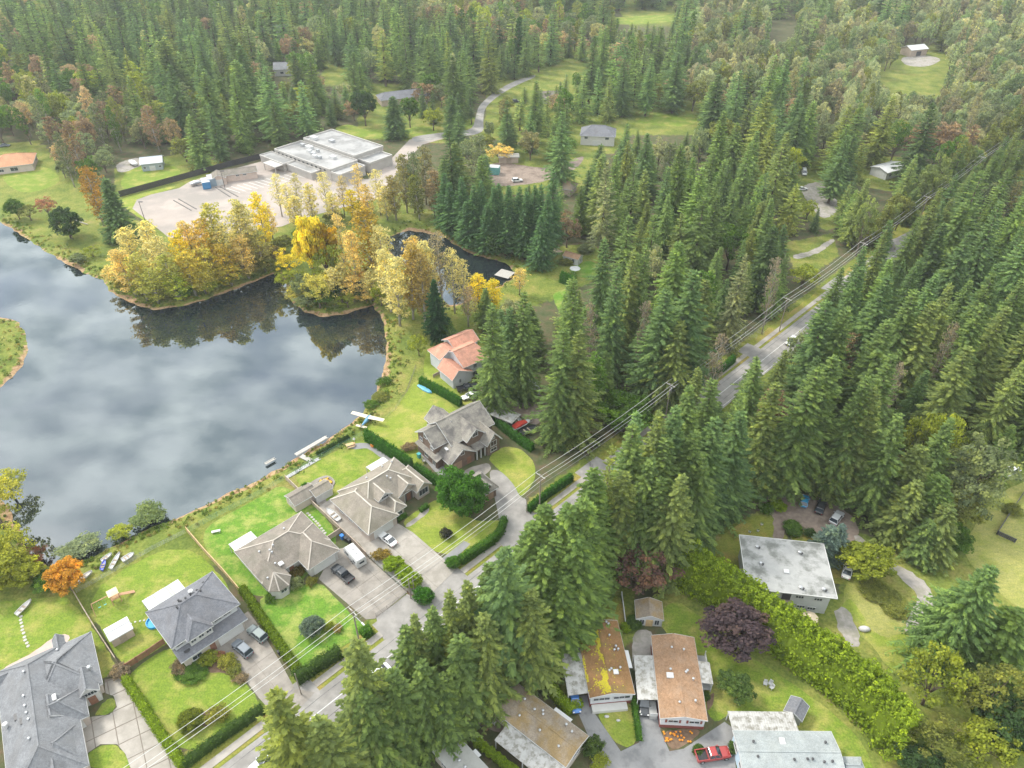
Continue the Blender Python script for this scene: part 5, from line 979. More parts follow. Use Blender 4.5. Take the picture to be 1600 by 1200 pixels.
    for sgn in (-1, 1):
        for (xa, za, xb, zb_) in ((x0, z0, x1, z1), (x3, z3, x2, z2), ((x0+x3)/2, z0, (x1+x2)/2, z1)): pl.bar((xa, sgn*(wb+.01), za), (xb, sgn*(wt+.01), zb_), 0.07, 0.09)
    pl.build('pillar', pm, r)
    hw = (0.86, 0.8)
    for sgn in (-1, 1):
        mb = MB(); mb.box((hl-.12, sgn*W_*.66, zb+.38), (0.2, 0.3, 0.14)); mb.build('headlight', LAMPW, r); mb = MB(); mb.box((-hl+.05, sgn*W_*.72, zb+.42), (0.12, 0.22, 0.16)); mb.build('tail_light', LAMPR, r)
        mb = MB(); mb.box((x3-.25, sgn*(W_+.08), z3+.05), (0.14, 0.2, 0.13)); mb.build('mirror', pm, r)
    mb = MB(); mb.box((hl-.02, 0, zb+.16), (0.1, W_*1.3, 0.16)); mb.build('bumper', BLACK, r)
    wheels(r, (-hl+.85, hl-.85), W_, 0.33 if kind in ('sedan', 'hatch') else 0.38); return r
def c2(px, py, dx, dy, k=10): l = math.hypot(dx, dy); return (px-dx/l*k, py-dy/l*k), (px+dx/l*k, py+dy/l*k)
car('dark grey SUV on the concrete drive, the nearer to the planted bed', (393, 1028), (367, 1005), 'suv', P_GREY)
car('sage grey SUV parked closest to the clipped yellow hedge', (415, 1003), (392, 984), 'suv', P_SAGE)
car('black pickup truck with an open bed beside the camper', (549, 911), (523, 889), 'pickup', P_BLACK, 'pickup_truck', 'pickup')
car('white sedan on the pale driveway of the beige house', (616, 853), (597, 838), 'sedan', P_WHITE)
def rcar(label, t_, s_, fwd, kind, pm, **k):
    a, b_ = RD(t_-1*fwd, s_), RD(t_+1*fwd, s_); r = car(label, PX(a), PX(b_), kind, pm, **k); return r
rcar('white car half hidden by spruces on the road', -10.2, -1.8, 1, 'sedan', P_WHITE); rcar('white van on the road behind the lower spruces', -35.8, -1.8, 1, 'van', P_WHITE, name='van', cat='van')
rcar('silver-blue car at the bottom edge of the road', -57.6, -1.0, -1, 'sedan', P_SILV); rcar('white SUV driving on the road by the right-hand woods', 115.0, -1.4, -1, 'suv', P_WHITE)
car('blue car parked under the carport of the mossy mobile home', *c2(898, 1100, 0.2, 1), 'hatch', P_BLUE); car('dark car in the carport of the tan mobile home', *c2(1006, 1101, 0.03, 1), 'sedan', P_BLACK)
car('red pickup truck on the asphalt court', (1086, 1186), (1139, 1178), 'pickup', P_RED, 'pickup_truck', 'pickup')
car('small bright blue car on the brown gravel', *c2(1256, 786, 0.25, -1), 'hatch', P_TEAL); car('dark SUV in the middle of three cars on the gravel', *c2(1281, 795, 0.35, -1), 'suv', P_BLACK)
car('silver wagon nearest the blue spruce', *c2(1306, 812, 0.75, -1), 'suv', P_SILV); car('white sedan beside the flat-roofed white house', *c2(1323, 894, 0.25, -1), 'sedan', P_WHITE)
car('dark pickup beside the salmon-roofed house', (716, 612), (744, 606), 'pickup', P_BLACK, 'pickup_truck', 'pickup'); car('white sedan in front of the dark pickup', (747, 618), (722, 625), 'sedan', P_WHITE)
car('white sedan beside the red boat', (790, 664), (810, 657), 'sedan', P_WHITE); car('blue sedan beside the orange-roofed house', *c2(8, 229, 1, -0.1), 'sedan', P_GREY)
car('white van in the clearing among the right-hand firs', *c2(1256, 272, 0.15, 1), 'van', P_WHITE, 'van', 'van'); car('white car below the van in the clearing', *c2(1253, 297, 1, -0.1), 'sedan', P_WHITE)
car('dark car by the side street', *c2(1383, 366, 1, 0.5), 'suv', P_GREY); car('dark car near the cottage beyond the bend', *c2(806, 160, 1, 0), 'suv', P_BLACK)
car('pale car parked at the edge of the brown clearing', *c2(808, 284, 1, -0.1), 'suv', P_WHITE); car('red car near the round trees', *c2(712, 254, 1, -0.2), 'sedan', P_RED); car('white car at the right edge beyond the clearing', *c2(1578, 740, 1, -0.5), 'van', P_WHITE, 'van', 'van')
# camper trailers
def camper(label, p0, p1, L_=6.2, W_=1.15, H_=2.7, pm=WHITE, stripe=True):
    a, b_ = G(*p0), G(*p1); c = (a+b_)/2; r = thing('camper_trailer', label, 'camper', (c.x, c.y, 0), math.atan2((b_-a).y, (b_-a).x)); mb = MB(); hl = L_/2
    loft(mb, [(-hl, ring(W_*.94, .6, H_-.25)), (-hl+.15, ring(W_, .5, H_)), (hl-.7, ring(W_, .5, H_)), (hl-.15, ring(W_, .6, H_-.6)), (hl, ring(W_*.95, .8, H_-1.1))]); mb.build('body', pm, r)
    for x, wd in ((-1.6, .9), (1.2, 1.1)):
        for sgn in (-1, 1): mb = MB(); mb.box((x, sgn*(W_+.0), 1.75), (wd, 0.06, 0.55)); mb.build('window', GLASS, r)
    for sx in (-hl-.0, ): mb = MB(); mb.box((sx, 0, 1.75), (0.06, 1.1, 0.5)); mb.build('window', GLASS, r)
    if stripe: mb = MB(); mb.box((0, 0, 1.12), (L_-.6, 2*W_+.03, 0.09)); mb.build('stripe', BLACK, r)
    for x in (-.6, .8): mb = MB(); mb.box((x, 0, H_+.04), (0.6, 0.5, 0.2)); mb.build('roof_vent', PANELW, r)
    mb = MB(); mb.path([(hl-.2, -.5, .5), (hl+1.0, 0, .5), (hl-.2, .5, .5)], 0.05); mb.build('hitch', DARKM, r); wheels(r, (-.5, .35), W_-.05, .32); return r
camper('white camper trailer parked next to the black pickup', (566, 886), (546, 863), 5.6)
camper('white motor home under the firs beyond the gravel yard', (836, 618), (826, 600), 7, 1.2, 3.0); 
# carport shelter by the hedge
h = House('carport', 'open shelter with a flat white roof behind the cedar hedge', 'carport', G(768, 642)[:2], -32, W_GREYW, R_METAL)
h.slab(0, 9.0, 0, 4.4, (2.7, 2.7, 2.9, 2.9), 0.2); h.posts([(0.2, 0.2), (4.5, 0.2), (8.8, 0.2), (0.2, 4.2), (4.5, 4.2), (8.8, 4.2)], 2.6, 0.08, DARKM); h.box('storage_box', 1.0, 8.0, 1.0, 3.6, 0, 1.9, BLACK)
# boats
def boat(label, p0, p1, L_, W_, m, cover=None, name='boat', cat='boat', trailer=True):
    a, b_ = G(*p0), G(*p1); c = (a+b_)/2; r = thing(name, label, cat, (c.x, c.y, 0), math.atan2((b_-a).y, (b_-a).x)); hl = L_/2; z0 = 0.55 if trailer else 0.0; mb = MB(); S = []
    for x, k, zz_ in ((-hl, .86, 0), (-hl*.4, 1, 0), (hl*.3, .95, .02), (hl*.7, .62, .1), (hl, .06, .22)):
        w_ = W_*k; S.append((x, [(-w_*.3, z0+zz_), (w_*.3, z0+zz_), (w_, z0+.7+zz_*.6), (w_*.88, z0+.72+zz_*.6), (w_*.7, z0+.5+zz_*.5), (-w_*.7, z0+.5+zz_*.5), (-w_*.88, z0+.72+zz_*.6), (-w_, z0+.7+zz_*.6)]))
    loft(mb, S); mb.build('hull', m, r)
    if cover: mb = MB(); loft(mb, [(-hl*.9, ring(W_*.75, z0+.65, z0+.8)), (-hl*.2, ring(W_*.85, z0+.65, z0+1.35)), (hl*.55, ring(W_*.55, z0+.7, z0+.95))]); mb.build('cover', cover, r)
    else: mb = MB(); mb.box((0, 0, z0+.62), (0.35, W_*1.5, 0.06)); mb.box((-hl*.5, 0, z0+.62), (0.35, W_*1.5, 0.06)); mb.build('thwart', WOODG, r)
    if trailer: wheels(r, (-.3,), W_*.9, .3); mb = MB(); mb.path([(-hl*.8, -.6, .45), (hl*.8, 0, .45), (hl*1.3, 0, .45)], 0.06); mb.path([(-hl*.8, .6, .45), (hl*.8, 0, .45)], 0.06); mb.build('trailer_frame', STEEL, r)
    return r
REDC = mat('red_canvas', (0.50, 0.05, 0.03), None, 0.7)
boat('motor boat under a bright red cover behind the cedar hedge', (806, 672), (823, 664), 5.6, 1.1, WHITE, REDC); boat('white boat on a trailer beside the grey-blue barn', (214, 262), (202, 252), 8, 1.4, WHITE, PANELW)
boat('slim white boat stored in the side yard of the beige house', (527, 812), (514, 800), 4.8, 0.75, WHITE, trailer=False)
boat('white covered boat at the left end of the containers', (303, 290), (312, 288), 5.2, 1.3, WHITE, PANELW)
boat('blue kayak lying on the pond bank', (161, 891), (165, 879), 2.6, 0.45, mat('violet_blue_plastic', (0.12, 0.15, 0.52), None, .4), trailer=False, name='kayak', cat='kayak'); boat('long white canoe lying on the pond bank', (177, 886), (186, 870), 4.2, 0.5, WHITE, trailer=False, name='canoe', cat='canoe')
boat('small white dinghy nearest the wire fence', (196, 876), (207, 869), 2.6, 0.7, WHITE, trailer=False, name='dinghy', cat='boat'); boat('grey-white rowboat lying near the orange tree', (126, 909), (142, 897), 3.2, 0.6, OFFW, trailer=False, name='rowboat', cat='boat'); boat('upturned pale boat at the far left of the lawn', (32, 958), (46, 944), 3.6, 0.6, OFFW, trailer=False, name='rowboat', cat='boat'); boat('white float beside the blue kayak', (164, 876), (172, 870), 2.4, 0.5, WHITE, trailer=False, name='dinghy', cat='boat')
boat('dark trailer boat at the end of the row behind the hedge', (818, 680), (834, 672), 4.6, 0.95, P_BLACK, None)
# ultralight aircraft on the grass
p = G(575, 659); r = thing('light_aircraft', 'small light aircraft with tan wings and blue body on the grass', 'aircraft', (p.x, p.y, 0), math.radians(70)); TANW = mat('tan_wing', (0.62, 0.54, 0.42), None, .5); mb = MB()
loft(mb, [(1.6, ring(.2, .7, 1.1)), (1.0, ring(.42, .5, 1.35)), (-.4, ring(.42, .5, 1.35)), (-3.4, ring(.1, .85, 1.1))]); mb.build('fuselage', paint('sky_blue_paint', (0.10, 0.26, 0.42)), r)
for sgn in (-1, 1): mb = MB(); mb.add([(.9, sgn*.3, 1.42), (-.35, sgn*.3, 1.42), (-.3, sgn*4.6, 1.6), (.75, sgn*4.6, 1.6), (.9, sgn*.3, 1.52), (-.35, sgn*.3, 1.46), (-.3, sgn*4.6, 1.64), (.75, sgn*4.6, 1.7)], [(0, 1, 2, 3), (4, 7, 6, 5), (0, 4, 5, 1), (1, 5, 6, 2), (2, 6, 7, 3), (3, 7, 4, 0)]); mb.build('wing', TANW, r); mb = MB(); mb.box((-3.2, sgn*.8, 1.0), (.7, 1.4, .06)); mb.build('tailplane', TANW, r)
mb = MB(); mb.add([(-2.8, -.03, 1.0), (-3.5, -.03, 1.0), (-3.6, -.03, 2.0), (-3.2, -.03, 2.0), (-2.8, .03, 1.0), (-3.5, .03, 1.0), (-3.6, .03, 2.0), (-3.2, .03, 2.0)], [(0, 1, 2, 3), (7, 6, 5, 4), (0, 4, 5, 1), (1, 5, 6, 2), (2, 6, 7, 3), (3, 7, 4, 0)]); mb.build('tail_fin', TANW, r); mb = MB(); mb.box((1.68, 0, .9), (.06, .12, 1.5)); mb.build('propeller', BLACK, r); wheels(r, (.6,), .75, .28)
# swing set with a slide
p = G(178, 946); r = thing('swing_set', 'wooden climbing frame with a slide on the fenced lawn', 'play set', (p.x, p.y, 0), math.radians(40)); PWOOD = mat('reddish_play_wood', (0.46, 0.27, 0.16), (0.38, 0.22, 0.13), .85, 2)
for x in (0, 1.5):
    for y in (0, 1.5): mb = MB(); mb.box((x, y, 1.35), (.14, .14, 2.7)); mb.build('post', PWOOD, r)
for k in range(6): mb = MB(); mb.box((.13+k*.25, .75, 1.3), (.22, 1.6, .06)); mb.build('plank', PWOOD, r)
mb = MB(); mb.box((.75, .75, 2.75), (1.9, 1.9, .08), 0, .6, .6); mb.build('canopy', mat('tan_canvas', (.62, .50, .33), None), r); mb = MB(); mb.add([(1.6, .4, 1.35), (1.6, 1.1, 1.35), (4.2, 1.1, .15), (4.2, .4, .15), (1.6, .4, 1.25), (1.6, 1.1, 1.25), (4.2, 1.1, .05), (4.2, .4, .05)], [(0, 1, 2, 3), (7, 6, 5, 4), (0, 4, 5, 1), (1, 5, 6, 2), (2, 6, 7, 3), (3, 7, 4, 0)]); mb.build('slide', PWOOD, r)
mb = MB(); mb.bar((0, .75, 2.4), (-3.2, .75, 2.4), .12, .14); mb.bar((-3.2, .75, 2.4), (-3.5, -.5, 0), .1, .1); mb.bar((-3.2, .75, 2.4), (-3.5, 2.0, 0), .1, .1); mb.build('swing_beam', PWOOD, r)
for x in (-1.2, -2.2): mb = MB(); mb.box((x, .75, .6), (.5, .2, .05)); mb.bar((x-.2, .75, .6), (x-.2, .75, 2.35), .02, .02); mb.bar((x+.2, .75, .6), (x+.2, .75, 2.35), .02, .02); mb.build('swing', mat('teal_plastic', (.08, .36, .36), None, .5), r)
# picnic table, benches, chairs, bins, ornaments
def table(label, px, ang, m=WOODN, s=1.0, name='picnic_table', cat='picnic table'):
    p_ = G(*px); r_ = thing(name, label, cat, (p_.x, p_.y, .02), math.radians(ang))
    for k in range(4): mb_ = MB(); mb_.box((0, (-.33+k*.22)*s, .74*s), (1.9*s, .2*s, .05)); mb_.build('plank', m, r_)
    for y in (-.75, .75): mb_ = MB(); mb_.box((0, y*s, .44*s), (1.9*s, .28*s, .05)); mb_.build('seat', m, r_)
    for x in (-.7, .7): mb_ = MB(); mb_.bar((x*s, -.75*s, 0), (x*s, -.2*s, .72*s), .08, .08); mb_.bar((x*s, .75*s, 0), (x*s, .2*s, .72*s), .08, .08); mb_.box((x*s, 0, .42*s), (.08, 1.7*s, .08)); mb_.build('leg_frame', m, r_)
table('orange-brown picnic table on the small patio by the pond', (547, 698), 25); table('second table beside the first on the small patio', (551, 696), 25, mat('orange_wood', (.60, .36, .16), None), .7, 'side_table', 'table')
def chair(label, px, ang, m=WHITE, group=None):
    p_ = G(*px); r_ = thing('garden_chair', label, 'chair', (p_.x, p_.y, .02), math.radians(ang), group); mb_ = MB(); mb_.box((0, 0, .42), (.6, .6, .06)); mb_.build('seat', m, r_); mb_ = MB(); mb_.box((-.3, 0, .8), (.07, .6, .75)); mb_.build('backrest', m, r_)
    for x in (-.26, .26):
        for y in (-.26, .26): mb_ = MB(); mb_.box((x, y, .2), (.06, .06, .4)); mb_.build('leg', m, r_)
    for y in (-.32, .32): mb_ = MB(); mb_.box((0, y, .64), (.55, .06, .05)); mb_.build('armrest', m, r_)
for i, (px_, a) in enumerate((((1195, 1070), 250), ((1203, 1070), 230), ((1205, 1076), 210))): chair(['left', 'middle', 'right'][i]+' white garden chair by the tall hedge', px_, a)
chair('orange chair on the curving path beside the hedge', (582, 699), 60, mat('orange_plastic', (.70, .24, .04), None, .5)); chair('white chair in the bare garden yard', (763, 1106), 30); chair('white chair lower in the bare garden yard', (772, 1131), 60); chair('pale chair on the dark patio by the brown house', (662, 722), 10, OFFW)
def bin_(label, px, m, s=1.0, name='wheelie_bin', cat='bin'):
    p_ = G(*px); r_ = thing(name, label, cat, (p_.x, p_.y, .03), .8); mb_ = MB(); mb_.box((0, 0, .5*s), (.55*s, .6*s, 1.0*s), 0, 1.15, 1.15); mb_.build('body', m, r_); mb_ = MB(); mb_.box((0, 0, 1.04*s), (.7*s, .75*s, .08)); mb_.build('lid', m, r_)
bin_('blue bin behind the short tan fence', (535, 842), mat('blue_plastic', (.03, .16, .45), None, .4), 1.1); bin_('dark bin next to the blue bin', (541, 845), BLACK); bin_('second dark bin beside the side fence', (546, 848), BLACK)
bin_('teal bin on the patio of the brown house', (655, 715), mat('teal_plastic', (.08, .36, .36), None, .5), 1.2); bin_('dark bin on the drive by the yellow hedge', (437, 1022), BLACK, .9); bin_('white bin at the corner of the shed row', (492, 770), OFFW, .8)
bin_('black barbecue beside the salmon-roofed house', (706, 594), BLACK, 1.5, 'barbecue', 'barbecue')
# patio umbrella by the white house
def parasol(label, px, R_, h_, m):
    p_ = G(*px); r_ = thing('parasol', label, 'parasol', (p_.x, p_.y, 0)); mb_ = MB(); mb_.tube((0, 0, 0), (0, 0, h_), .035, .035, 6); mb_.build('pole_shaft', WHITE, r_); mb_ = MB(); n_ = 8
    mb_.add([(R_*math.cos(2*math.pi*i/n_), R_*math.sin(2*math.pi*i/n_), h_-.5) for i in range(n_)]+[(0, 0, h_+.05)], [(i, (i+1) % n_, n_) for i in range(n_)]); mb_.build('canopy', m, r_, recalc=False)
parasol('beige parasol beside the white flat-roofed house', (1262, 975), 1.5, 2.6, mat('beige_canvas', (.50, .42, .30), None)); parasol('white parasol on the far lawn', (898, 428), 1.9, 2.6, WHITE); parasol('closed white parasol pole by the small patio', (555, 697), .35, 2.8, WHITE)
# docks, boardwalk, round bed, dog agility stones, propane etc.
def planks(name, label, cat, px0, px1, W_, m, z=.25, step=.3):
    a, b_ = G(*px0), G(*px1); d = b_-a; r_ = thing(name, label, cat, (a.x, a.y, 0), math.atan2(d.y, d.x)); n_ = int(d.length/step)
    for k in range(n_): mb_ = MB(); mb_.box(((k+.5)*step, 0, z), (step-.04, W_, .06)); mb_.build('plank', m, r_)
    for y in (-W_*.4, W_*.4): mb_ = MB(); mb_.box((d.length/2, y, z/2-.02), (d.length, .12, max(.1, z-.06))); mb_.build('beam', m, r_)
PALEW = mat('bleached_planks', (.42, .40, .36), (.34, .325, .295), .85, 2)
planks('boardwalk', 'bleached boardwalk along the pond shore', 'boardwalk', (462, 712), (512, 683), 1.1, PALEW, .3, .5); planks('boardwalk', 'short walkway from the lawn to the shore boardwalk', 'boardwalk', (486, 721), (470, 713), 1.2, PALEW, .3, .4); planks('garden_walk', 'grey plank walk along the pond fence', 'boardwalk', (447, 747), (500, 716), 1.0, mat('grey_planks', (.42, .42, .42), None), .12, .6)
planks('dock', 'floating dock in the small pond', 'dock', (778, 425), (800, 431), 5.0, PALEW, .05, .6); planks('dock', 'white boat dock at the shore below the boardwalk', 'dock', (414, 724), (430, 715), .8, PALEW, -.2, .5)
p = G(509, 756); r = thing('flower_bed', 'round bed of yellow and orange flowers in the paving', 'flower bed', (p.x, p.y, 0)); mb = MB(); mb.lathe((0, 0, 0), [(2.1, 0), (2.1, .22), (1.9, .22), (1.9, .12)], 24); mb.build('edging', CONC, r); mb = MB(); mb.lathe((0, 0, .05), [(1.9, 0), (1.2, .2), (.05, .32)], 20); mb.build('soil', SOIL, r)
FLY = mat('yellow_petals', (.62, .44, .03), (.55, .30, .03), .8, 5); FLO = mat('orange_petals', (.65, .20, .02), (.6, .28, .03), .8, 5); rnd = random.Random(9)
def flowers(parent, spots, m, s=.16, z=.3, name='flower'):
    for x, y in spots: mb_ = MB(); mb_.lathe((x, y, z), [(s*.4, -.15), (s, 0), (s*.7, s*.6), (.02, s*.8)], 6); mb_.build(name, m, parent, recalc=False)
flowers(r, [(1.75*math.sqrt(rnd.random())*math.cos(a), 1.75*math.sqrt(rnd.random())*math.sin(a)) for a in [rnd.random()*6.28 for _ in range(46)]], FLY, .2); flowers(r, [(1.2*math.sqrt(rnd.random())*math.cos(a), 1.2*math.sqrt(rnd.random())*math.sin(a)) for a in [rnd.random()*6.28 for _ in range(18)]], FLO, .18)
p = G(1062, 1152); r = thing('flower_border', 'border of orange flowers before the tan mobile home', 'flower bed', (p.x, p.y, 0)); flowers(r, [(rnd.uniform(-2.6, 2.2), rnd.uniform(-.9, .9)) for _ in range(26)], FLO, .2, .22)
for i, (x, y, s) in enumerate(((1350, 984, .9), (948, 1120, .35), (966, 1126, .3), (1380, 880, .3))):
    p = G(x, y); mb = MB(); mb.lathe((0, 0, 0), [(s*.8, 0), (s, s*.35), (s*.6, s*.75), (.05, s*.85)], 9); o = mb.build('boulder', mat('pale_rock', (.52, .50, .48), (.42, .41, .40), .9, 2), smooth=True); o.location = p; o.scale = (1.3, .8, 1); tag(o, ['pale boulder on the grass right of the tall hedge', 'round pale stone on the small front lawn', 'smaller pale stone on the small front lawn', 'stone by the grey drive'][i], 'boulder')
def steps_(label, pts, m, s=.32):
    P_ = densify([G(*q) for q in pts], .9); r_ = thing('stepping_path', label, 'stepping stones', P_[0])
    for q in P_: d = q-P_[0]; mb_ = MB(); mb_.lathe((d.x+rnd.uniform(-.1, .1), d.y+rnd.uniform(-.1, .1), .02), [(s, 0), (s, .05), (s*.8, .07)], 7); mb_.build('stone', m, r_)
steps_('stepping stones crossing the left lawn', [(33, 963), (34, 985), (44, 1010)], PALEW); steps_('stepping stones beside the brown house', [(481, 802), (497, 818), (508, 833)], PALEW); steps_('thin stone path from the white shed to the house', [(190, 980), (212, 972), (232, 969)], mat('pale_rock', (.52, .50, .48), None), .2)
p = G(338, 832); r = thing('trampoline_frame', 'small white bench on the lush lawn', 'bench', (p.x, p.y, 0), .3); r.name = 'garden_bench'; mb = MB(); mb.box((0, 0, .45), (1.8, .6, .08)); mb.build('seat', WHITE, r); [MB().box((x, 0, .2), (.1, .5, .4)).build('leg', WHITE, r) for x in (-.7, .7)]
p = G(664, 609); r = thing('rowboat', 'light blue boat lying on the lawn by the cedar hedge', 'boat', (p.x, p.y, 0), math.radians(-42)); mb = MB(); loft(mb, [(-2.6, ring(.5, .1, .5)), (0, ring(.75, 0, .55)), (1.8, ring(.5, .05, .5)), (2.7, ring(.08, .2, .5))]); mb.build('hull', mat('light_blue_plastic', (.15, .42, .60), None, .4), r)
p = G(236, 968, 1); r = thing('paddling_pool', 'bright blue paddling pool beside the slate-grey house', 'paddling pool', (p.x+0.4, p.y, 0)); mb = MB(); mb.lathe((0, 0, 0), [(1.5, 0), (1.5, .5), (1.35, .5), (1.35, .25), (.1, .25)], 18); mb.build('rim', mat('pool_blue', (.02, .32, .65), None, .3), r)
p = G(897, 385); planks('wood_platform', 'pale wooden platform on the far lawn', 'platform', (862, 398), (874, 391), 3.5, mat('pinkish_planks', (.55, .42, .34), None), .3, .6)
def planter(label, px, col, s_=.35):
    p_ = G(*px); r_ = thing('planter', label, 'planter', (p_.x, p_.y, .02)); mb_ = MB(); mb_.lathe((0, 0, 0), [(s_*.7, 0), (s_, s_*1.2), (s_*.9, s_*1.2), (s_*.85, s_*1.0)], 10); mb_.build('pot', mat('terracotta', (.40, .20, .12), (.33, .17, .11), .9, 2) if col else OFFW, r_); mb_ = MB()
    for k in range(9): a_ = k*2.4; mb_.tube((0, 0, s_), (math.cos(a_)*s_*1.1, math.sin(a_)*s_*1.1, s_*2.2), s_*.16, s_*.03, 4)
    mb_.build('plant', mat('pot_plant', (.10, .18, .04), (.16, .22, .05), .9, 3), r_)
for i, (x, y) in enumerate(((728, 1108), (752, 1120), (756, 1092), (770, 1092), (780, 1112), (760, 1140), (738, 1120), (790, 1138), (727, 1095))): planter(['first', 'second', 'third', 'fourth', 'fifth', 'sixth', 'seventh', 'eighth', 'ninth'][i]+' planter standing in the bare garden yard', (x, y), i % 3, .3+.05*(i % 3))
for i, (x, y, s_) in enumerate(((733, 1112, .5), (741, 1100, .4), (748, 1130, .45), (722, 1118, .5), (765, 1120, .35), (705, 1165, .5), (698, 1150, .45), (708, 1140, .4))):
    p = G(x, y); mb = MB(); mb.lathe((0, 0, 0), [(s_*.8, 0), (s_, s_*.35), (s_*.6, s_*.7), (.05, s_*.8)], 8); o = mb.build('garden_rock', mat('pinkish_rock', (.42, .34, .31), (.30, .27, .25), .9, 2), smooth=True); o.location = p; o.scale = (1.2, .85, 1); tag(o, ['large', 'small', 'middle', 'left', 'pale', 'lower', 'upper', 'mossy'][i]+' rock in the garden yard by the painted-roof trailer', 'rock', 'garden rocks')
a, b_ = G(112, 344), G(138, 352); mb = MB(); mb.tube(a+Vector((0, 0, .4)), b_+Vector((0, 0, .35)), .32, .14, 8); mb.tube(a.lerp(b_, .6)+Vector((0, 0, .4)), a.lerp(b_, .75)+Vector((.5, 1.6, 1.0)), .1, .04, 5); tag(mb.build('fallen_log', BARKP), 'pale fallen log on the far bank below the conifer', 'log')
for i, (x, y) in enumerate(((1171, 840), (1184, 838), (1190, 828))): planter(['left', 'middle', 'right'][i]+' white garden ornament on the lawn above the flat-roofed white house', (x, y-8), 0, .3)
# ================================================================== vegetation
def quads(B, D, S, l, w_):
    """leaf blades: base B, direction D, sideways S, length l, half width w -> V, F"""
    n = len(B); l = np.asarray(l)[:, None]; w_ = np.asarray(w_)[:, None]
    V = np.empty((n, 4, 3)); V[:, 0] = B; V[:, 1] = B+D*l*0.45+S*w_; V[:, 2] = B+D*l; V[:, 3] = B+D*l*0.45-S*w_
    return V.reshape(-1, 3), np.arange(n*4).reshape(-1, 4)
def unit(a): return a/np.maximum(np.linalg.norm(a, axis=-1, keepdims=True), 1e-9)
def conifer(seed, H=30.0, R=5.0, whorls=34, nb=9, nt=8, f0=0.08, droop=0.35, blade=0.34, ragged=0.25, power=0.85, upturn=0.0, sparse=0.0, frond=.19):
    """boughs in uneven whorls, each a drooping spine set with flat sprays of needles"""
    g = np.random.default_rng(seed); B, D, S, Ln, Wd, Bo = [], [], [], [], [], []
    lob = g.uniform(0, 6.28, 3)
    for k in range(whorls):
        f = f0+(1-f0)*((k+g.uniform(-.35, .35))/whorls)
        if f > 0.985: continue
        z = f*H; prof = (1-f)**power*(0.55+0.45*min(1, (f-f0+.05)/.22)) + 0.02
        nbr = max(4, int(round(nb*(0.55+0.6*(1-f))))); tier = g.uniform(-.18, .18); tlen = g.uniform(.84, 1.12)
        for j in range(nbr):
            if g.random() < sparse: continue
            az = 6.283*(j+g.uniform(-.3, .3))/nbr+k*2.4
            lobe = 1+0.14*math.sin(2*az+lob[0]+z*.25)+0.10*math.sin(3*az+lob[1]-z*.4)
            L_ = R*prof*lobe*tlen*g.uniform(1-ragged*1.3, 1+ragged)+.3
            sl = 0.5*f-0.10-droop*(1-f)*g.uniform(.35, 1.4); out_ = np.array([math.cos(az), math.sin(az), 0.0]); sd = np.array([-out_[1], out_[0], 0.0])
            m = max(3, int(round(nt*(0.35+0.65*min(1, L_/(R*.8)))))); bo = float(np.clip(g.normal(.5, .2)+tier, 0, 1)); zj = z+g.uniform(-.25, .25)*H/whorls
            ts = np.linspace(0.12, 0.98, m)+g.uniform(-.04, .04, m)
            for t_ in ts:
                s_ = L_*t_; p = out_*s_+np.array([0, 0, zj+sl*s_-droop*.18*s_*s_/max(L_, 1)+upturn*s_*t_])
                tl = (frond*L_*(1.15-t_)+.34)*g.uniform(.8, 1.25)
                for sg in (-1, 1):
                    an = g.uniform(.5, 1.0); d = out_*math.cos(an)+sd*(sg*math.sin(an))+np.array([0, 0, -.12-droop*.55*g.uniform(.3, 1.2)])
                    B.append(p); D.append(d); Ln.append(tl); Wd.append(blade*g.uniform(.65, 1.2)*(.62+.14*tl)); Bo.append(bo)
                    S.append(np.cross(d, [0, 0, 1])+np.array([0, 0, g.uniform(-.22, .22)]))
            p = out_*L_*.8+np.array([0, 0, zj+sl*L_*.8-droop*.12*L_+upturn*L_*.7]); B.append(p); D.append(out_+np.array([0, 0, -.25*droop+.1])); Ln.append(.35*L_*.6+.5); Wd.append(blade*.7); S.append(sd+np.array([0, 0, g.uniform(-.3, .3)])); Bo.append(bo)
    for k in range(12):                                                    # leader
        az = g.uniform(0, 6.28); d = np.array([math.cos(az)*.45, math.sin(az)*.45, 1.0]); B.append(np.array([0, 0, H*(.945+.004*k)])); D.append(d); Ln.append(.9); Wd.append(.16); S.append(np.array([-math.sin(az), math.cos(az), 0])); Bo.append(.6)
    B, D, S = np.array(B), unit(np.array(D)), unit(np.array(S))
    return quads(B, D, S, Ln, Wd)+(np.repeat(np.array(Bo, np.float32), 4),)
def trunk_mb(H, r, lean=0.0, top=0.97, n=7):
    mb = MB(); mb.tube((0, 0, -.3), (lean*.3, 0, H*.4), r, r*.72, n); mb.tube((lean*.3, 0, H*.4), (lean, 0, H*top), r*.72, r*.08, n); return mb
def blob(g, n, c, rad, size, up=0.25):
    """a clump of leaves round c"""
    d = unit(g.normal(size=(n, 3))); d[:, 2] = np.where(d[:, 2] < -.35, -d[:, 2], d[:, 2]); rr = rad*g.uniform(.55, 1.08, n)[:, None]
    P = c+d*rr*np.array([1, 1, .8]); nrm = unit(d+g.normal(size=(n, 3))*.55+np.array([0, 0, up])); t_ = unit(np.cross(nrm, g.normal(size=(n, 3)))); s_ = np.cross(nrm, t_)
    l = size*g.uniform(.7, 1.4, n); return P-t_*l[:, None]*.5, t_, s_, l, l*.42, np.full(n, float(np.clip(g.normal(.5, .22), 0, 1)))
def cat(parts):
    B, D, S, l, w_, bo = [np.concatenate([p[i] for p in parts]) for i in range(6)]; return quads(B, D, S, l, w_)+(np.repeat(bo.astype(np.float32), 4),)
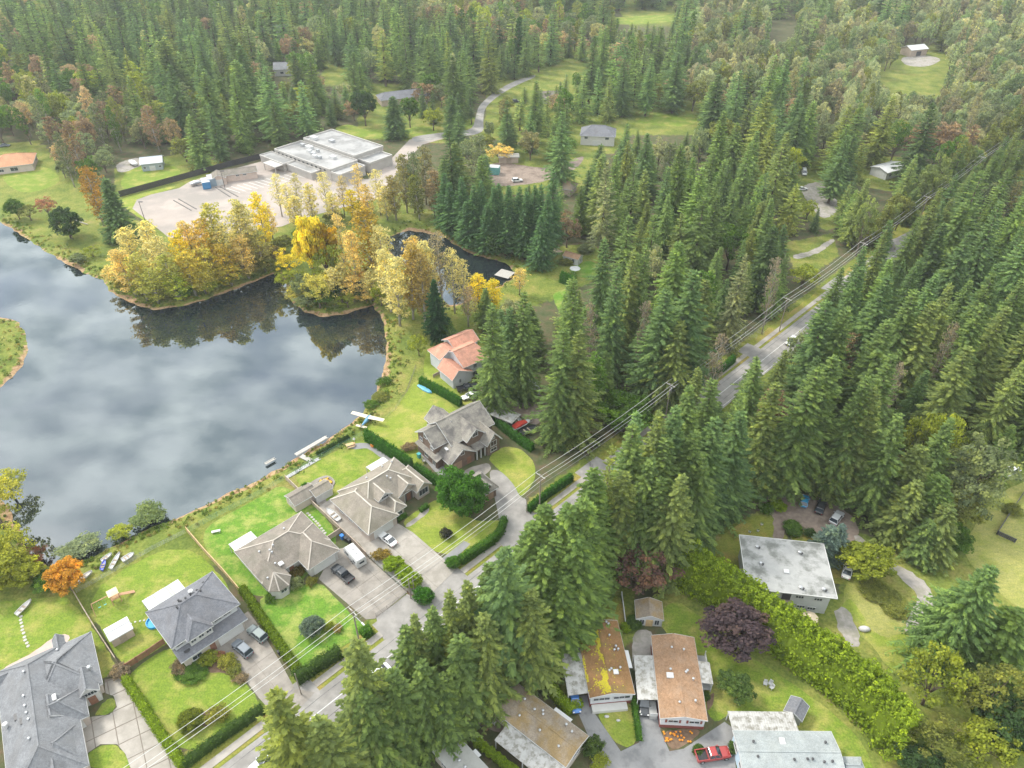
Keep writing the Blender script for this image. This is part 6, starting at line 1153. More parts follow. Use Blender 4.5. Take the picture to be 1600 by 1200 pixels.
def broadleaf(seed, H=12.0, R=5.0, nc=42, nl=80, size=.5, z0=.22, clump=.27, gaps=0.1, flat=1.0):
    g = np.random.default_rng(seed); mb = MB(); parts = []; r = max(.14, R*.05); zb = H*z0
    mb.tube((0, 0, -.3), (0, 0, zb+.5), r*1.25, r, 7); C = []
    for i in range(nc):
        y = 1-(i+.5)/nc*1.55; y = max(-.6, y); a = i*2.39996+g.uniform(-.3, .3); rr = math.sqrt(max(0, 1-y*y))
        k = g.uniform(.62, .98) if g.random() > .25 else g.uniform(.3, .6)
        C.append(np.array([R*rr*math.cos(a)*k, R*rr*math.sin(a)*k, zb+(H-zb)*(.46+.5*y*k*flat)]))
    for i, c in enumerate(C):
        if g.random() < gaps: continue
        parts.append(blob(g, nl, c, R*clump*g.uniform(.75, 1.3), size))
        if i % 4 == 0:
            md = Vector((c[0]*.35, c[1]*.35, zb+(c[2]-zb)*.55)); mb.tube((0, 0, zb), md, r*.55, r*.32, 5); mb.tube(md, Vector(c), r*.32, r*.08, 5)
    return cat(parts), mb
def poplar(seed, H=20.0, R=3.6, nbr=26, per=4, nl=16, size=.42, z0=.2, steep=1.5, drop=0.0):
    """upright cottonwood: pale stem, steep limbs, loose clumps of leaves with gaps between"""
    g = np.random.default_rng(seed); mb = MB(); parts = []; lean = g.uniform(-.6, .6); r = .012*H+.05
    mb.tube((0, 0, -.3), (lean*.4, 0, H*.5), r, r*.6, 7); mb.tube((lean*.4, 0, H*.5), (lean, 0, H*.96), r*.6, r*.1, 6)
    for k in range(nbr):
        f = z0+(0.94-z0)*(k+g.random())/nbr; az = k*2.4+g.uniform(-.5, .5); L_ = R*(1.15-.75*abs(f-.45)/.55)*g.uniform(.7, 1.2); x0 = lean*f
        b0 = Vector((x0, 0, H*f*.96)); tip = b0+Vector((math.cos(az)*L_*.75, math.sin(az)*L_*.75, L_*steep*g.uniform(.6, 1.0)*(1.1-f)+.4)); mb.tube(b0, tip, r*.32*(1.1-f)+.02, .02, 4)
        for j in range(per):
            if g.random() < drop: continue
            c = np.array(b0.lerp(tip, .35+.65*(j+.6)/per))+g.normal(size=3)*.25*R*.3; parts.append(blob(g, nl, c, R*g.uniform(.16, .3), size, .1))
    parts.append(blob(g, nl*2, np.array([lean, 0, H*.94]), R*.22, size)); return cat(parts), mb
def bough(me_, arr): a = me_.attributes.new('bough', 'FLOAT', 'POINT'); a.data.foreach_set('value', arr)
def crown_mesh(nm, VF): me_ = np_mesh(nm, VF[0], VF[1], [LEAF]); bough(me_, VF[2]); return me_
PROTO = {}
def add_proto(kind, crown, mb, H, R, bark):
    PROTO.setdefault(kind, []).append((crown_mesh('crown', crown), mb.mesh('trunk', bark, True, True), H, R))
for s in range(4): add_proto('fir', conifer(10+s, 30, 5.2, 42, 10, 12, .07+.03*s, .34, .30, .32, 1.0), trunk_mb(30, .42), 30, 5, BARK)
for s in range(3): add_proto('spruce', conifer(30+s, 30, 5.6, 38, 10, 13, .05, .55, .29, .34, .98, .05), trunk_mb(30, .42), 30, 5.4, BARK)
for s in range(3): add_proto('cedar', conifer(50+s, 28, 5.4, 44, 12, 10, .03, .60, .38, .24, .78, frond=.24), trunk_mb(28, .5), 28, 5.2, BARK)
for s in range(2): add_proto('thin_fir', conifer(70+s, 28, 4.4, 34, 8, 10, .2, .42, .26, .42, .95, 0, .2), trunk_mb(28, .34), 28, 4.2, BARK)
for s in range(4):
    c_, m_ = broadleaf(80+s, 12, 5, 64, 95, .50, .2, .23, .08); add_proto('round', c_, m_, 12, 5, BARK)
for s in range(3):
    c_, m_ = broadleaf(90+s, 12, 5, 52, 55, .42, .2, .21, .15); add_proto('airy', c_, m_, 12, 5, BARK)
for s in range(4):
    c_, m_ = poplar(100+s, 20, 3.6, 46, 4, 17, .40, .07, 1.35, .1); add_proto('poplar', c_, m_, 20, 3.6, BARKP)
for s in range(3):
    c_, m_ = poplar(110+s, 20, 3.8, 40, 4, 13, .36, .18, 1.6, .25); add_proto('bare', c_, m_, 20, 3.8, BARKP)
c_, m_ = broadleaf(140, 12, 4, 150, 60, .36, .0, .2, 0.0); add_proto('egg', c_, m_, 12, 4, BARK)
add_proto('bigfir', conifer(150, 25, 8, 46, 15, 19, .04, .38, .25, .3, .9, frond=.16), trunk_mb(25, .5), 25, 8, BARK)
c_, m_ = poplar(120, 24, 2.0, 70, 4, 22, .45, .04, 1.3); add_proto('column', c_, m_, 24, 2.0, BARK)
for s in range(3):
    c_, m_ = broadleaf(130+s, 3, 2, 30, 70, .26, .03, .33, .03); add_proto('shrub', c_, m_, 3, 2, BARK)
CNT = {}
def tree(kind, x, y, h, r, col, label, group=None, cat_='tree', name=None, z=0.0):
    ps = PROTO[kind]; i = CNT.get(kind, 0); CNT[kind] = i+1; cm, tm, H0, R0 = ps[i % len(ps)]
    nm = name or {'fir': 'fir_tree', 'spruce': 'spruce_tree', 'cedar': 'cedar_tree', 'thin_fir': 'fir_tree', 'round': 'broadleaf_tree', 'airy': 'broadleaf_tree', 'poplar': 'poplar_tree', 'bare': 'poplar_tree', 'column': 'column_poplar', 'shrub': 'shrub', 'egg': 'broadleaf_tree', 'bigfir': 'fir_tree'}[kind]
    t_ = thing(nm, label, cat_, (x, y, z), (i*2.399) % 6.283, group); sx = r/R0; w1 = 1+.13*math.sin(i*5.1); t_.scale = (sx*w1, sx/w1, h/H0); t_.rotation_euler = (.035*math.sin(i*3.7), .035*math.sin(i*2.3+1), (i*2.399) % 6.283)
    a = bpy.data.objects.new('trunk', tm); link(a, t_); b_ = bpy.data.objects.new('crown', cm); b_.color = (*col, 1); link(b_, t_); return t_
# leaf colours (linear albedo)
FIR = (.185, .262, .088); FIR2 = (.162, .250, .098); FIRY = (.272, .315, .086); FIRO = (.230, .284, .094); FIRD = (.140, .212, .084); CED = (.198, .288, .084); FIRP = (.295, .318, .155)
YEL = (.76, .62, .06); PALEY = (.70, .62, .26); YORG = (.72, .55, .19); ORG = (.56, .22, .04); OLV = (.21, .23, .06); YGR = (.27, .31, .045); GRN = (.10, .18, .034); DGR = (.066, .115, .042); TAN = (.36, .27, .15); BRN = (.28, .20, .12); PUR = (.105, .052, .05); DPUR = (.062, .040, .044); BLU = (.19, .26, .22); SAGE = (.21, .25, .12); RED = (.40, .20, .13)
TREES = []
def T(xt, yt, h, r, kind, col, label, group=None):
    if kind in ('fir', 'spruce', 'cedar') and h > 12: r *= 1.12
    p = G(xt, yt, h); TREES.append([p.x, p.y, h, r, kind, col, label, group])
# --- roadside spruces and firs in the foreground
T(438, 1087, 30, 6.2, 'spruce', FIRY, 'yellow-green spruce hanging over the road at the bottom edge')
T(545, 1000, 33, 6.2, 'spruce', FIRO, 'tall olive spruce beside the yellow-green one at the bottom')
T(634, 988, 25, 4.4, 'fir', FIR, 'fir second in the roadside row from the olive spruce'); T(646, 966, 26, 3.8, 'fir', FIRO, 'slim dark fir behind the row opposite the wide driveway')
T(677, 957, 26, 4.0, 'fir', FIR, 'fir opposite the wide driveway'); T(702, 934, 27, 4.0, 'spruce', FIRO, 'dark spruce opposite the chain-link fence'); T(697, 988, 20, 4.0, 'spruce', FIRY, 'short yellow-green spruce in front of the roadside row')
T(728, 918, 27, 4.4, 'fir', FIRO, 'fir beside the half-hidden white car'); T(758, 888, 28, 4.6, 'fir', FIR, 'fir left of the large drooping spruce'); T(791, 852, 34, 7.0, 'spruce', (.18, .27, .105), 'large drooping blue-green spruce beside the road')
T(620, 1050, 24, 5.0, 'fir', FIR, 'dark fir low in the roadside group'); T(575, 1075, 24, 5.4, 'fir', FIR, 'fir below the olive spruce'); T(660, 1040, 22, 5.0, 'spruce', FIR, 'dark spruce below the short yellow-green one'); T(722, 985, 24, 5.0, 'fir', FIR, 'dark fir left below the large drooping spruce'); T(756, 962, 25, 5.2, 'spruce', FIRO, 'spruce under the large drooping one'); T(500, 1130, 26, 5.6, 'fir', FIRO, 'olive fir right of the yellow-green spruce at the bottom'); T(830, 930, 24, 5.6, 'spruce', FIRO, 'spruce right of the large drooping one'); T(690, 1060, 18, 4.6, 'fir', FIR, 'short dark fir above the dark-roofed little shed')
# --- cedars between the road and the mobile homes
for q in ((828, 822, 27, 5.4), (854, 797, 28, 5.4), (882, 790, 30, 6.0), (914, 778, 30, 6.0), (938, 735, 30, 5.2), (930, 765, 27, 5.4), (850, 862, 24, 5.8), (900, 838, 26, 6.2), (870, 845, 25, 5.8), (880, 900, 20, 5.5)): T(*q, 'cedar', CED, 'broad green cedar behind the mossy mobile home', 'cedars behind the mossy mobile home')
T(949, 695, 33, 3.4, 'thin_fir', FIRY, 'thin fir with a bare pointed tip beside the road')
for q in ((1000, 666, 34, 5.6), (1023, 644, 35, 5.2), (1058, 633, 35, 5.6), (1083, 612, 35, 5.6), (1115, 598, 33, 5.4), (1143, 562, 32, 5.2), (1167, 549, 33, 5.4), (1190, 565, 33, 5.6), (1213, 600, 31, 5.4), (1045, 690, 31, 5.8), (1085, 680, 31, 6.0), (1120, 660, 31, 6), (1155, 640, 32, 6), (1010, 720, 29, 6), (1060, 740, 28, 6), (1105, 720, 29, 6), (1145, 700, 30, 6), (1185, 670, 30, 6), (1225, 650, 30, 5.6), (985, 735, 27, 5.4), (1035, 745, 26, 5.6), (1175, 725, 26, 5.5)): T(*q, 'fir', random.choice((FIR, FIRO, FIR, FIR2)), 'tall fir in the stand above the white flat-roofed house', 'firs between road and white house')
T(1087, 577, 24, 4.4, 'fir', FIRO, 'light green fir standing right by the road bend'); T(1223, 547, 20, 3.6, 'fir', FIRO, 'small fir just below the white SUV on the road')
T(980, 625, 10, 7.0, 'round', GRN, 'low spreading green maple left of the road')
# --- right-hand woods
for q in ((1280, 580, 37, 6.6), (1304, 558, 36, 6.2), (1352, 593, 33, 5.4), (1373, 607, 33, 5.8), (1417, 647, 28, 5.4), (1343, 417, 33, 5.8), (1390, 430, 34, 6.2), (1433, 450, 35, 6.6), (1493, 443, 32, 5.4), (1543, 477, 33, 5.8), (1572, 477, 32, 5.6), (1300, 467, 33, 6.2), (1465, 470, 34, 6.2), (1520, 540, 32, 6.2), (1330, 480, 32, 6), (1395, 500, 32, 6.2), (1250, 640, 33, 6), (1320, 660, 32, 6.2), (1290, 690, 30, 6)): T(*q, 'fir', random.choice((FIR, FIR2, FIRO)), 'tall fir in the woods right of the road', 'firs right of the road')
T(1470, 632, 22, 5, 'airy', YGR, 'yellow-green broadleaf tree above the right-hand field'); T(1497, 645, 21, 4.2, 'airy', YGR, 'second yellow-green tree above the right-hand field'); T(1558, 685, 20, 7, 'airy', SAGE, 'wide grey-green tree at the edge of the right-hand field'); T(1440, 700, 20, 5.4, 'cedar', FIRO, 'olive cedar left of the yellow-green trees'); T(1438, 755, 16, 5.0, 'cedar', FIRO, 'bushy conifer at the corner of the right-hand lawn'); T(1333, 517, 18, 4.2, 'bare', TAN, 'thin tan tree nearly bare among the dark firs')
T(1545, 886, 25, 8.0, 'bigfir', (.19, .29, .10), 'large bright fir leaning over the right-hand drive'); T(1490, 1022, 15, 5.4, 'airy', YGR, 'loose yellow-green tree at the lower right'); T(1578, 1056, 14, 5.6, 'airy', OLV, 'sparse olive tree at the lower right corner'); T(1560, 1140, 9, 4.5, 'round', YGR, 'bright bush at the bottom right'); T(1480, 1140, 9, 4.5, 'airy', OLV, 'olive bush at the bottom right'); T(1450, 1180, 6, 3.5, 'round', DGR, 'dark bush below the tall hedge end'); T(1600, 960, 18, 6, 'cedar', CED, 'green cedar at the right edge'); T(1590, 1110, 10, 5, 'round', DGR, 'dark green bush at the right edge')
T(1300, 822, 10, 3.6, 'cedar', BLU, 'left of two blue-grey spruces beside the flat-roofed white house'); T(1319, 822, 9.5, 3.2, 'cedar', BLU, 'right of two blue-grey spruces beside the flat-roofed white house'); T(1362, 858, 7.6, 5.0, 'round', YGR, 'bright yellow-green round tree beside the white sedan')
# --- central firs
for q in ((878, 517, 33, 5.6), (908, 520, 32, 6.2), (817, 460, 34, 5.6), (835, 425, 35, 5.2), (857, 423, 34, 5.2), (900, 437, 35, 5.6), (800, 480, 31, 5.2), (778, 498, 28, 4.6), (1040, 455, 33, 6.6), (1010, 385, 35, 5.4), (985, 392, 34, 5.6), (947, 375, 35, 5.6), (965, 420, 34, 5.5), (1060, 500, 30, 6.5)): T(*q, 'spruce', random.choice((FIR, FIRO, FIR2)), 'tall green spruce in the stand left of the road', 'spruces left of the road')
T(1083, 422, 37, 8.0, 'fir', FIR2, 'broadest dark fir left of the road'); T(1162, 398, 30, 4.6, 'spruce', FIRP, 'pale grey-green spruce beside the white gates'); T(950, 250, 36, 6.2, 'thin_fir', FIRP, 'huge pale sparse spruce standing above the others'); T(888, 330, 14, 5, 'airy', BRN, 'brown-leaved tree beside the pale sparse spruce')
for q in ((690, 270, 24), (705, 285, 23), (722, 277, 24), (738, 290, 23), (751, 281, 24), (767, 291, 24), (777, 286, 25), (791, 289, 25), (808, 291, 25), (820, 300, 24), (832, 289, 26), (844, 288, 27), (853, 303, 26), (866, 268, 30), (700, 310, 19), (730, 315, 20), (760, 320, 20), (790, 325, 19), (820, 330, 18), (845, 335, 20)): T(*q, 4.6, 'fir', (.13, .235, .10), 'deep green fir on the north shore of the inlet', 'inlet firs')
for q in ((740, 345, 9, 5), (775, 362, 9, 5), (715, 340, 8, 4)): T(*q, 'round', DGR, 'dark bush on the north shore of the inlet', 'inlet bushes')
# --- around the pond
T(676, 437, 20, 4.4, 'fir', (.035, .085, .035), 'single dark green fir among yellow poplars'); T(760, 452, 14, 3.4, 'fir', FIR, 'small fir below the small pond'); T(729, 447, 14, 3.6, 'bare', TAN, 'thin brown tree beside the small pond'); T(746, 427, 12, 4, 'poplar', YEL, 'yellow poplar at the small pond, left of a pair'); T(768, 436, 12, 4, 'poplar', YEL, 'yellow poplar at the small pond, right of a pair'); T(812, 418, 10, 3.4, 'bare', YORG, 'pale orange tree on the shore of the small pond')
for i, q in enumerate(((191, 352, 15, 3.8, PALEY), (218, 342, 17, 4, PALEY), (238, 366, 15, 3.8, PALEY), (185, 385, 13, 3.8, YORG), (205, 395, 13, 4, (.30, .28, .07)), (272, 356, 15, 3.4, YEL), (288, 342, 16, 3.6, YORG), (305, 340, 17, 4.2, (.36, .26, .06)), (322, 313, 20, 4, (.30, .28, .07)), (345, 345, 15, 3.6, PALEY), (361, 309, 19, 3.8, (.33, .30, .10)), (374, 316, 18, 3.4, PALEY), (398, 297, 18, 3.6, YEL), (255, 395, 13, 4, (.26, .26, .06)), (285, 390, 14, 4, (.34, .28, .05)), (315, 385, 14, 4, (.34, .30, .06)), (345, 378, 14, 4, (.36, .27, .05)), (372, 365, 14, 4, YORG), (400, 360, 13, 4, (.24, .22, .07)), (230, 420, 9, 4, (.26, .26, .06)), (270, 425, 9, 4, YGR), (310, 418, 9, 4, (.34, .30, .06)), (345, 408, 10, 4, (.32, .28, .05)))): T(q[0], q[1], q[2]*1.36, q[3]*1.3, 'poplar', tuple(min(c*1.7, .74) if q[4] not in (YEL, PALEY, YORG) else c for c in q[4]), 'yellow poplar on the bank between parking lot and pond', 'yellow poplars below the parking lot')
for q in ((215, 440, 5, 3.6, YGR), (245, 445, 5, 4, OLV), (285, 442, 5, 3.6, GRN), (320, 436, 5, 3.8, YGR), (355, 425, 5, 3.6, OLV), (385, 412, 6, 4, (.26, .24, .08)), (410, 400, 6, 3.6, OLV), (190, 430, 5, 3.6, (.34, .30, .07)), (420, 385, 7, 4, (.24, .2, .08)), (395, 385, 7, 4, (.3, .22, .08)), (440, 370, 6, 4, OLV), (470, 355, 5, 4, GRN), (520, 330, 5, 4, OLV), (560, 315, 5, 4, GRN)): T(*q[:4], 'round', q[4], 'bush at the foot of the yellow poplars', 'bushes under the poplars')
T(175, 412, 8, 4.2, 'airy', YORG, 'orange tree at the tip of the yellow bank')
for i, q in enumerate(((427, 269, 18, 3.4, PALEY), (458, 269, 18, 3.6, (.50, .45, .20)), (442, 285, 16, 3.6, PALEY), (502, 266, 18, 3.6, PALEY), (529, 273, 17, 3.4, (.52, .42, .20)), (553, 253, 19, 3.6, YORG), (587, 263, 19, 4, PALEY), (480, 285, 16, 3.6, PALEY), (570, 285, 16, 3.8, YORG), (415, 318, 14, 3.8, YORG), (455, 305, 13, 4, PALEY), (515, 300, 13, 4, PALEY), (545, 295, 13, 4, YEL), (600, 290, 14, 4, PALEY))): T(*q[:4], 'bare' if i < 7 else 'poplar', q[4], 'thin pale poplar before the flat-roofed building', 'thin poplars before the flat-roofed building')
for i, q in enumerate(((628, 239, 24, 4.2, (.30, .28, .11)), (640, 235, 25, 4.4, SAGE), (659, 224, 25, 4.4, (.27, .25, .12)), (674, 262, 20, 4, TAN), (612, 270, 19, 4, (.33, .28, .10)), (650, 270, 19, 4, OLV))): T(*q[:4], 'poplar', q[4], 'tall pale poplar at the head of the small pond', 'tall pale poplars at the small pond')
T(472, 331, 27, 5.4, 'round', YEL, 'brightest yellow poplar on the pond point'); T(497, 337, 25, 5, 'round', (.44, .30, .03), 'bright yellow poplar right beside the brightest one'); T(570, 321, 28, 6.2, 'poplar', (.44, .32, .06), 'broad golden poplar on the pond point'); T(526, 333, 25, 4, 'bare', YORG, 'thin peach-coloured poplar between the golden ones'); T(443, 390, 18, 5, 'airy', YEL, 'yellow tree on the left flank of the pond point'); T(505, 378, 19, 5, 'airy', YGR, 'yellow-green tree in front of the bright poplars'); T(545, 360, 23, 4.6, 'poplar', YORG, 'orange-yellow poplar on the pond point'); T(590, 350, 24, 4.6, 'poplar', PALEY, 'pale poplar right of the golden one'); T(530, 410, 13, 4, 'poplar', PALEY, 'pale poplar low on the pond point')
T(634, 374, 27, 4.8, 'poplar', (.42, .31, .08), 'tall pale gold poplar on the spit'); T(684, 360, 28, 4.2, 'bare', (.36, .30, .17), 'tall leafless pale poplar on the spit'); T(613, 398, 24, 5.2, 'poplar', PALEY, 'leaning pale yellow poplar above the east shore'); T(655, 392, 25, 4, 'poplar', (.38, .29, .10), 'pale poplar just left of the single dark fir'); T(668, 400, 22, 3.6, 'bare', PALEY, 'thin poplar behind the single dark fir')
for q in ((600, 388, 22, 4.6, PALEY), (646, 366, 26, 4.6, YORG), (705, 385, 23, 3.8, PALEY), (722, 402, 19, 3.8, (.6, .52, .2)), (665, 372, 26, 4.2, PALEY)): T(*q[:4], 'poplar' if q[3] > 4 else 'bare', q[4], 'pale gold poplar on the spit before the inlet', 'poplars on the spit')
for q in ((1482, 792, 13, 5, 'cedar', FIRO), (1512, 770, 14, 5.5, 'airy', OLV), (1458, 815, 10, 4.5, 'cedar', FIR), (1500, 825, 6, 3.6, 'round', GRN), (1530, 740, 15, 5.5, 'airy', SAGE), (1475, 745, 17, 5, 'cedar', CED)): T(*q, 'bushy tree at the edge of the right-hand field', 'trees at the right-hand field')
T(768, 478, 32, 5.4, 'spruce', FIR, 'tall spruce touching the salmon-roofed house')
for q in ((450, 424, 12, 4.6, 'airy', YGR), (520, 414, 13, 4.6, 'poplar', PALEY), (546, 430, 10, 4.2, 'poplar', YORG), (576, 420, 12, 4.4, 'poplar', PALEY), (592, 442, 9, 3.8, 'airy', YGR), (490, 424, 13, 4.8, 'airy', (.55, .50, .12)), (462, 448, 8, 4, 'airy', (.5, .44, .1)), (540, 455, 6, 3.6, 'airy', YGR), (570, 452, 6, 3.6, 'airy', YORG)): T(*q, 'yellowing tree low on the pond point', 'trees on the pond point')
T(565, 425, 7, 3.6, 'airy', ORG, 'orange bush on the pond point'); T(470, 430, 9, 4, 'round', SAGE, 'grey-green bush on the pond point'); T(505, 452, 6, 3.4, 'round', GRN, 'green bush at the tip of the pond point'); T(530, 442, 7, 3, 'round', DGR, 'dark bush on the pond point'); T(556, 440, 7, 3.2, 'round', DGR, 'second dark bush on the pond point'); T(478, 462, 5, 3.6, 'round', SAGE, 'low sage bush at the water on the pond point')
T(652, 524, 7, 3, 'airy', YGR, 'small yellow-green tree beside the wide lawn'); T(690, 500, 6, 3.2, 'round', GRN, 'green bush right of the single dark fir'); T(705, 512, 4, 2.4, 'round', CED, 'low bush above the salmon-roofed house')
T(92, 325, 12, 6.2, 'round', DGR, 'dense dark round tree on the far bank'); T(64, 306, 9, 3.6, 'airy', RED, 'pinkish-red tree next to the dense dark one'); T(128, 257, 24, 5.0, 'poplar', (.42, .25, .05), 'orange-topped poplar with pale stem on the far bank'); T(160, 280, 23, 6.4, 'cedar', FIR2, 'bushy dark conifer right of the orange-topped poplar'); T(18, 312, 8, 4, 'round', GRN, 'round green bush on the far bank'); T(105, 350, 6, 3.6, 'round', GRN, 'green bush below the dense dark tree'); T(38, 318, 7, 3.5, 'airy', OLV, 'olive bush on the far bank'); T(140, 385, 4, 3.5, 'airy', YGR, 'low yellow-green bush at the far shore'); T(118, 398, 3, 3, 'round', SAGE, 'pale low bush at the far shore')
T(2, 742, 13, 4.2, 'airy', (.36, .37, .06), 'yellow-green willow at the left edge'); T(-38, 752, 14, 5.5, 'airy', (.38, .37, .07), 'yellow willow beyond the left edge'); T(4, 832, 9, 4.4, 'airy', (.36, .37, .06), 'lower yellow-green willow at the left edge'); T(50, 865, 4, 3, 'airy', (.22, .10, .06), 'reddish bare bush in the water'); T(22, 882, 5.5, 4, 'round', (.34, .36, .05), 'bright bush at the left shore'); T(-18, 872, 8, 5, 'round', (.30, .32, .05), 'bush at the left edge'); T(92, 886, 7, 3.8, 'round', (.62, .32, .05), 'orange-red tree beside the fenced lawn'); T(70, 900, 3, 3, 'round', GRN, 'low green bush left of the orange tree')
T(229, 798, 4.4, 3.6, 'shrub', (.22, .28, .11), 'large grey-green shrub on the near shore'); T(186, 826, 3.6, 2.4, 'shrub', (.33, .37, .06), 'yellow-green shrub on the near shore'); T(128, 846, 3.8, 3.0, 'shrub', (.28, .33, .18), 'pale willow shrub on the near shore'); T(105, 858, 3, 2.6, 'shrub', (.28, .33, .18), 'smaller pale willow shrub on the near shore')
T(706, 732, 13, 4.0, 'egg', (.085, .21, .03), 'rounded bright green tree, left of a touching pair'); T(730, 742, 12, 4.2, 'egg', (.085, .21, .03), 'rounded bright green tree, right of a touching pair')
T(1013, 866, 11.5, 6.0, 'airy', (.20, .12, .10), 'reddish-purple tree above the little shed'); T(1160, 962, 10, 5.8, 'round', (.12, .085, .092), 'dark purple tree beside the tall hedge'); T(1153, 1062, 5, 3.0, 'round', (.11, .17, .05), 'small round green tree on the lawn of the tan mobile home')
for i, q in enumerate(((1012, 470, 27, 2.6), (1128, 520, 26, 2.4), (1255, 600, 28, 2.6), (1410, 560, 27, 2.5), (1500, 500, 27, 2.4), (930, 470, 27, 2.4), (1220, 400, 26, 2.4))): T(*q, 'bare', (.30, .25, .18), ['grey dead snag among the firs left of the road', 'dead snag close to the forest drive', 'dead snag below the white SUV', 'dead snag in the woods above the field', 'dead snag near the right edge', 'dead snag above the broad maple', 'dead snag by the roadside pole'][i])
# --- landmarks far off
for q in ((565, 140, 18, 6.2, 'round', DGR, 'left of the round dark trees by the flat-roofed building'), (612, 150, 20, 6.0, 'cedar', FIR2, 'dark conifer between the round trees by the flat-roofed building'), (637, 152, 15, 5, 'round', GRN, 'green tree right of the dark conifer by the flat-roofed building'), (675, 166, 12, 5, 'airy', YGR, 'yellow-green willow by the far road'), (703, 150, 20, 5, 'cedar', FIR2, 'dark conifer at the bend of the far road'), (735, 138, 18, 3.6, 'thin_fir', FIRD, 'thin dark fir at the bend of the far road'), (808, 22, 32, 2.8, 'column', (.06, .14, .035), 'tall narrow bright green poplar far away'), (664, 125, 14, 8, 'airy', BRN, 'brown-leaved tree behind the long house'), (735, 215, 18, 7, 'airy', SAGE, 'pale grey-green tree by the far road'), (780, 225, 8, 6, 'airy', YORG, 'orange bush tree in the brown clearing')): T(*q)
# --- trees crowding the road farther on
rr_ = random.Random(4)
for t0 in np.arange(124, 430, 6.5):
    if not 150 < t0 < 172: p = RD(t0+rr_.uniform(-2, 2), -rr_.uniform(6, 9)); TREES.append([p.x, p.y, rr_.uniform(20, 31), rr_.uniform(4.2, 5.6), rr_.choice(('fir', 'spruce', 'cedar')), rr_.choice((FIR, FIRO, FIR2)), None, None])
    if t0 > 178: p = RD(t0+rr_.uniform(-2, 2), rr_.uniform(7, 10)); TREES.append([p.x, p.y, rr_.uniform(12, 24), rr_.uniform(3.8, 5.2), rr_.choice(('fir', 'round', 'cedar', 'airy')), rr_.choice((FIR, FIRO, OLV)), None, None])
# --- fill the woods
def pip(px_, q): return inside(px_, q[0], q[1])
KEEP = [[(207, 326), (214, 312), (290, 285), (435, 245), (472, 213), (522, 200), (600, 228), (640, 208), (692, 206), (695, 220), (640, 240), (612, 290), (420, 300), (330, 350), (270, 375)],
        [(738, 206), (746, 165), (772, 142), (830, 112), (836, 122), (782, 154), (760, 172), (757, 210)], [(980, 200), (985, 178), (1010, 172), (1085, 172), (1095, 190), (1060, 202)], [(900, 184), (960, 184), (962, 224), (900, 222)],
        [(960, 10), (1050, 8), (1050, 33), (965, 33)], [(1370, 108), (1470, 100), (1478, 140), (1390, 142)], [(1400, 72), (1440, 72), (1475, 88), (1470, 102), (1405, 100)], [(775, 242), (840, 252), (845, 285), (780, 290)], [(862, 266), (900, 258), (905, 280), (862, 284)],
        [(1236, 372), (1300, 366), (1308, 405), (1240, 410)], [(1250, 260), (1270, 258), (1290, 298), (1268, 302)], [(1282, 318), (1300, 312), (1302, 336), (1288, 338)], [(1352, 252), (1392, 250), (1392, 280), (1352, 280)], [(1366, 372), (1420, 360), (1452, 350), (1450, 362), (1375, 400)],
        [(1192, 556), (1196, 535), (1285, 445), (1318, 424), (1240, 505), (1240, 530), (1215, 546)], [(1100, 602), (1108, 582), (1190, 520), (1195, 530), (1120, 590)], [(760, 715), (850, 690), (925, 705), (948, 712), (900, 757), (830, 805), (790, 860), (755, 800)],
        [(598, 372), (640, 360), (690, 368), (800, 410), (868, 388), (925, 380), (942, 432), (800, 445), (740, 430)], [(700, 515), (750, 522), (750, 590), (785, 602), (812, 640), (850, 690), (640, 740), (560, 690), (655, 570)],
        [(560, 650), (780, 630), (850, 700), (800, 860), (560, 870)], [(1090, 880), (1100, 860), (1166, 772), (1180, 758), (1250, 752), (1335, 785), (1350, 822), (1345, 900), (1320, 980), (1150, 920)], [(1345, 850), (1400, 880), (1445, 905), (1465, 935), (1440, 950), (1400, 900), (1350, 870)], [(178, 232), (262, 230), (275, 290), (185, 300)], [(-30, 222), (66, 222), (80, 262), (100, 285), (-30, 305)],
        [(582, 135), (650, 135), (650, 162), (582, 165)], [(575, 190), (690, 188), (690, 212), (600, 214)], [(515, 88), (545, 110), (520, 135), (505, 130)], [(1505, 820), (1600, 745), (1640, 745), (1640, 940), (1500, 900)], [(1320, 850), (1480, 880), (1450, 1010), (1330, 1010)], [(835, 115), (905, 85), (920, 95), (850, 130), (832, 122)],
        [(1495, 680), (1545, 688), (1560, 716), (1520, 708)], [(420, 40), (442, 40), (442, 55), (420, 55)], [(428, 100), (450, 100), (450, 118), (428, 118)], [(1384, 250), (1395, 250), (1395, 300), (1365, 300)], [(1583, 232), (1600, 228), (1600, 262), (1583, 262)], [(1205, 20), (1240, 20), (1240, 55), (1205, 55)], [(640, 130), (600, 130), (600, 168), (640, 168)]]
KB = [(min(p[0] for p in k), max(p[0] for p in k), min(p[1] for p in k), max(p[1] for p in k)) for k in KEEP]
def hides(x, y, h, r):
    for f, wf in ((.12, .75), (.35, .85), (.6, .6), (.8, .35), (.98, .05)):
        c = PX((x, y, h*f)); e = PX((x+r*wf, y, h*f)); d = e[0]-c[0]
        for q in ((c[0]-d, c[1]), c, (c[0]+d, c[1])):
            for k, b_ in zip(KEEP, KB):
                if b_[0] <= q[0] <= b_[1] and b_[2] <= q[1] <= b_[3] and inside(k, q[0], q[1]): return True
    return False
FOR_A = [(-900, 120), (2600, 120), (2600, 190), (740, 198), (600, 198), (520, 200), (430, 238), (300, 268), (262, 248), (215, 236), (180, 246), (160, 300), (120, 300), (95, 275), (70, 232), (-30, 220), (-900, 240)]
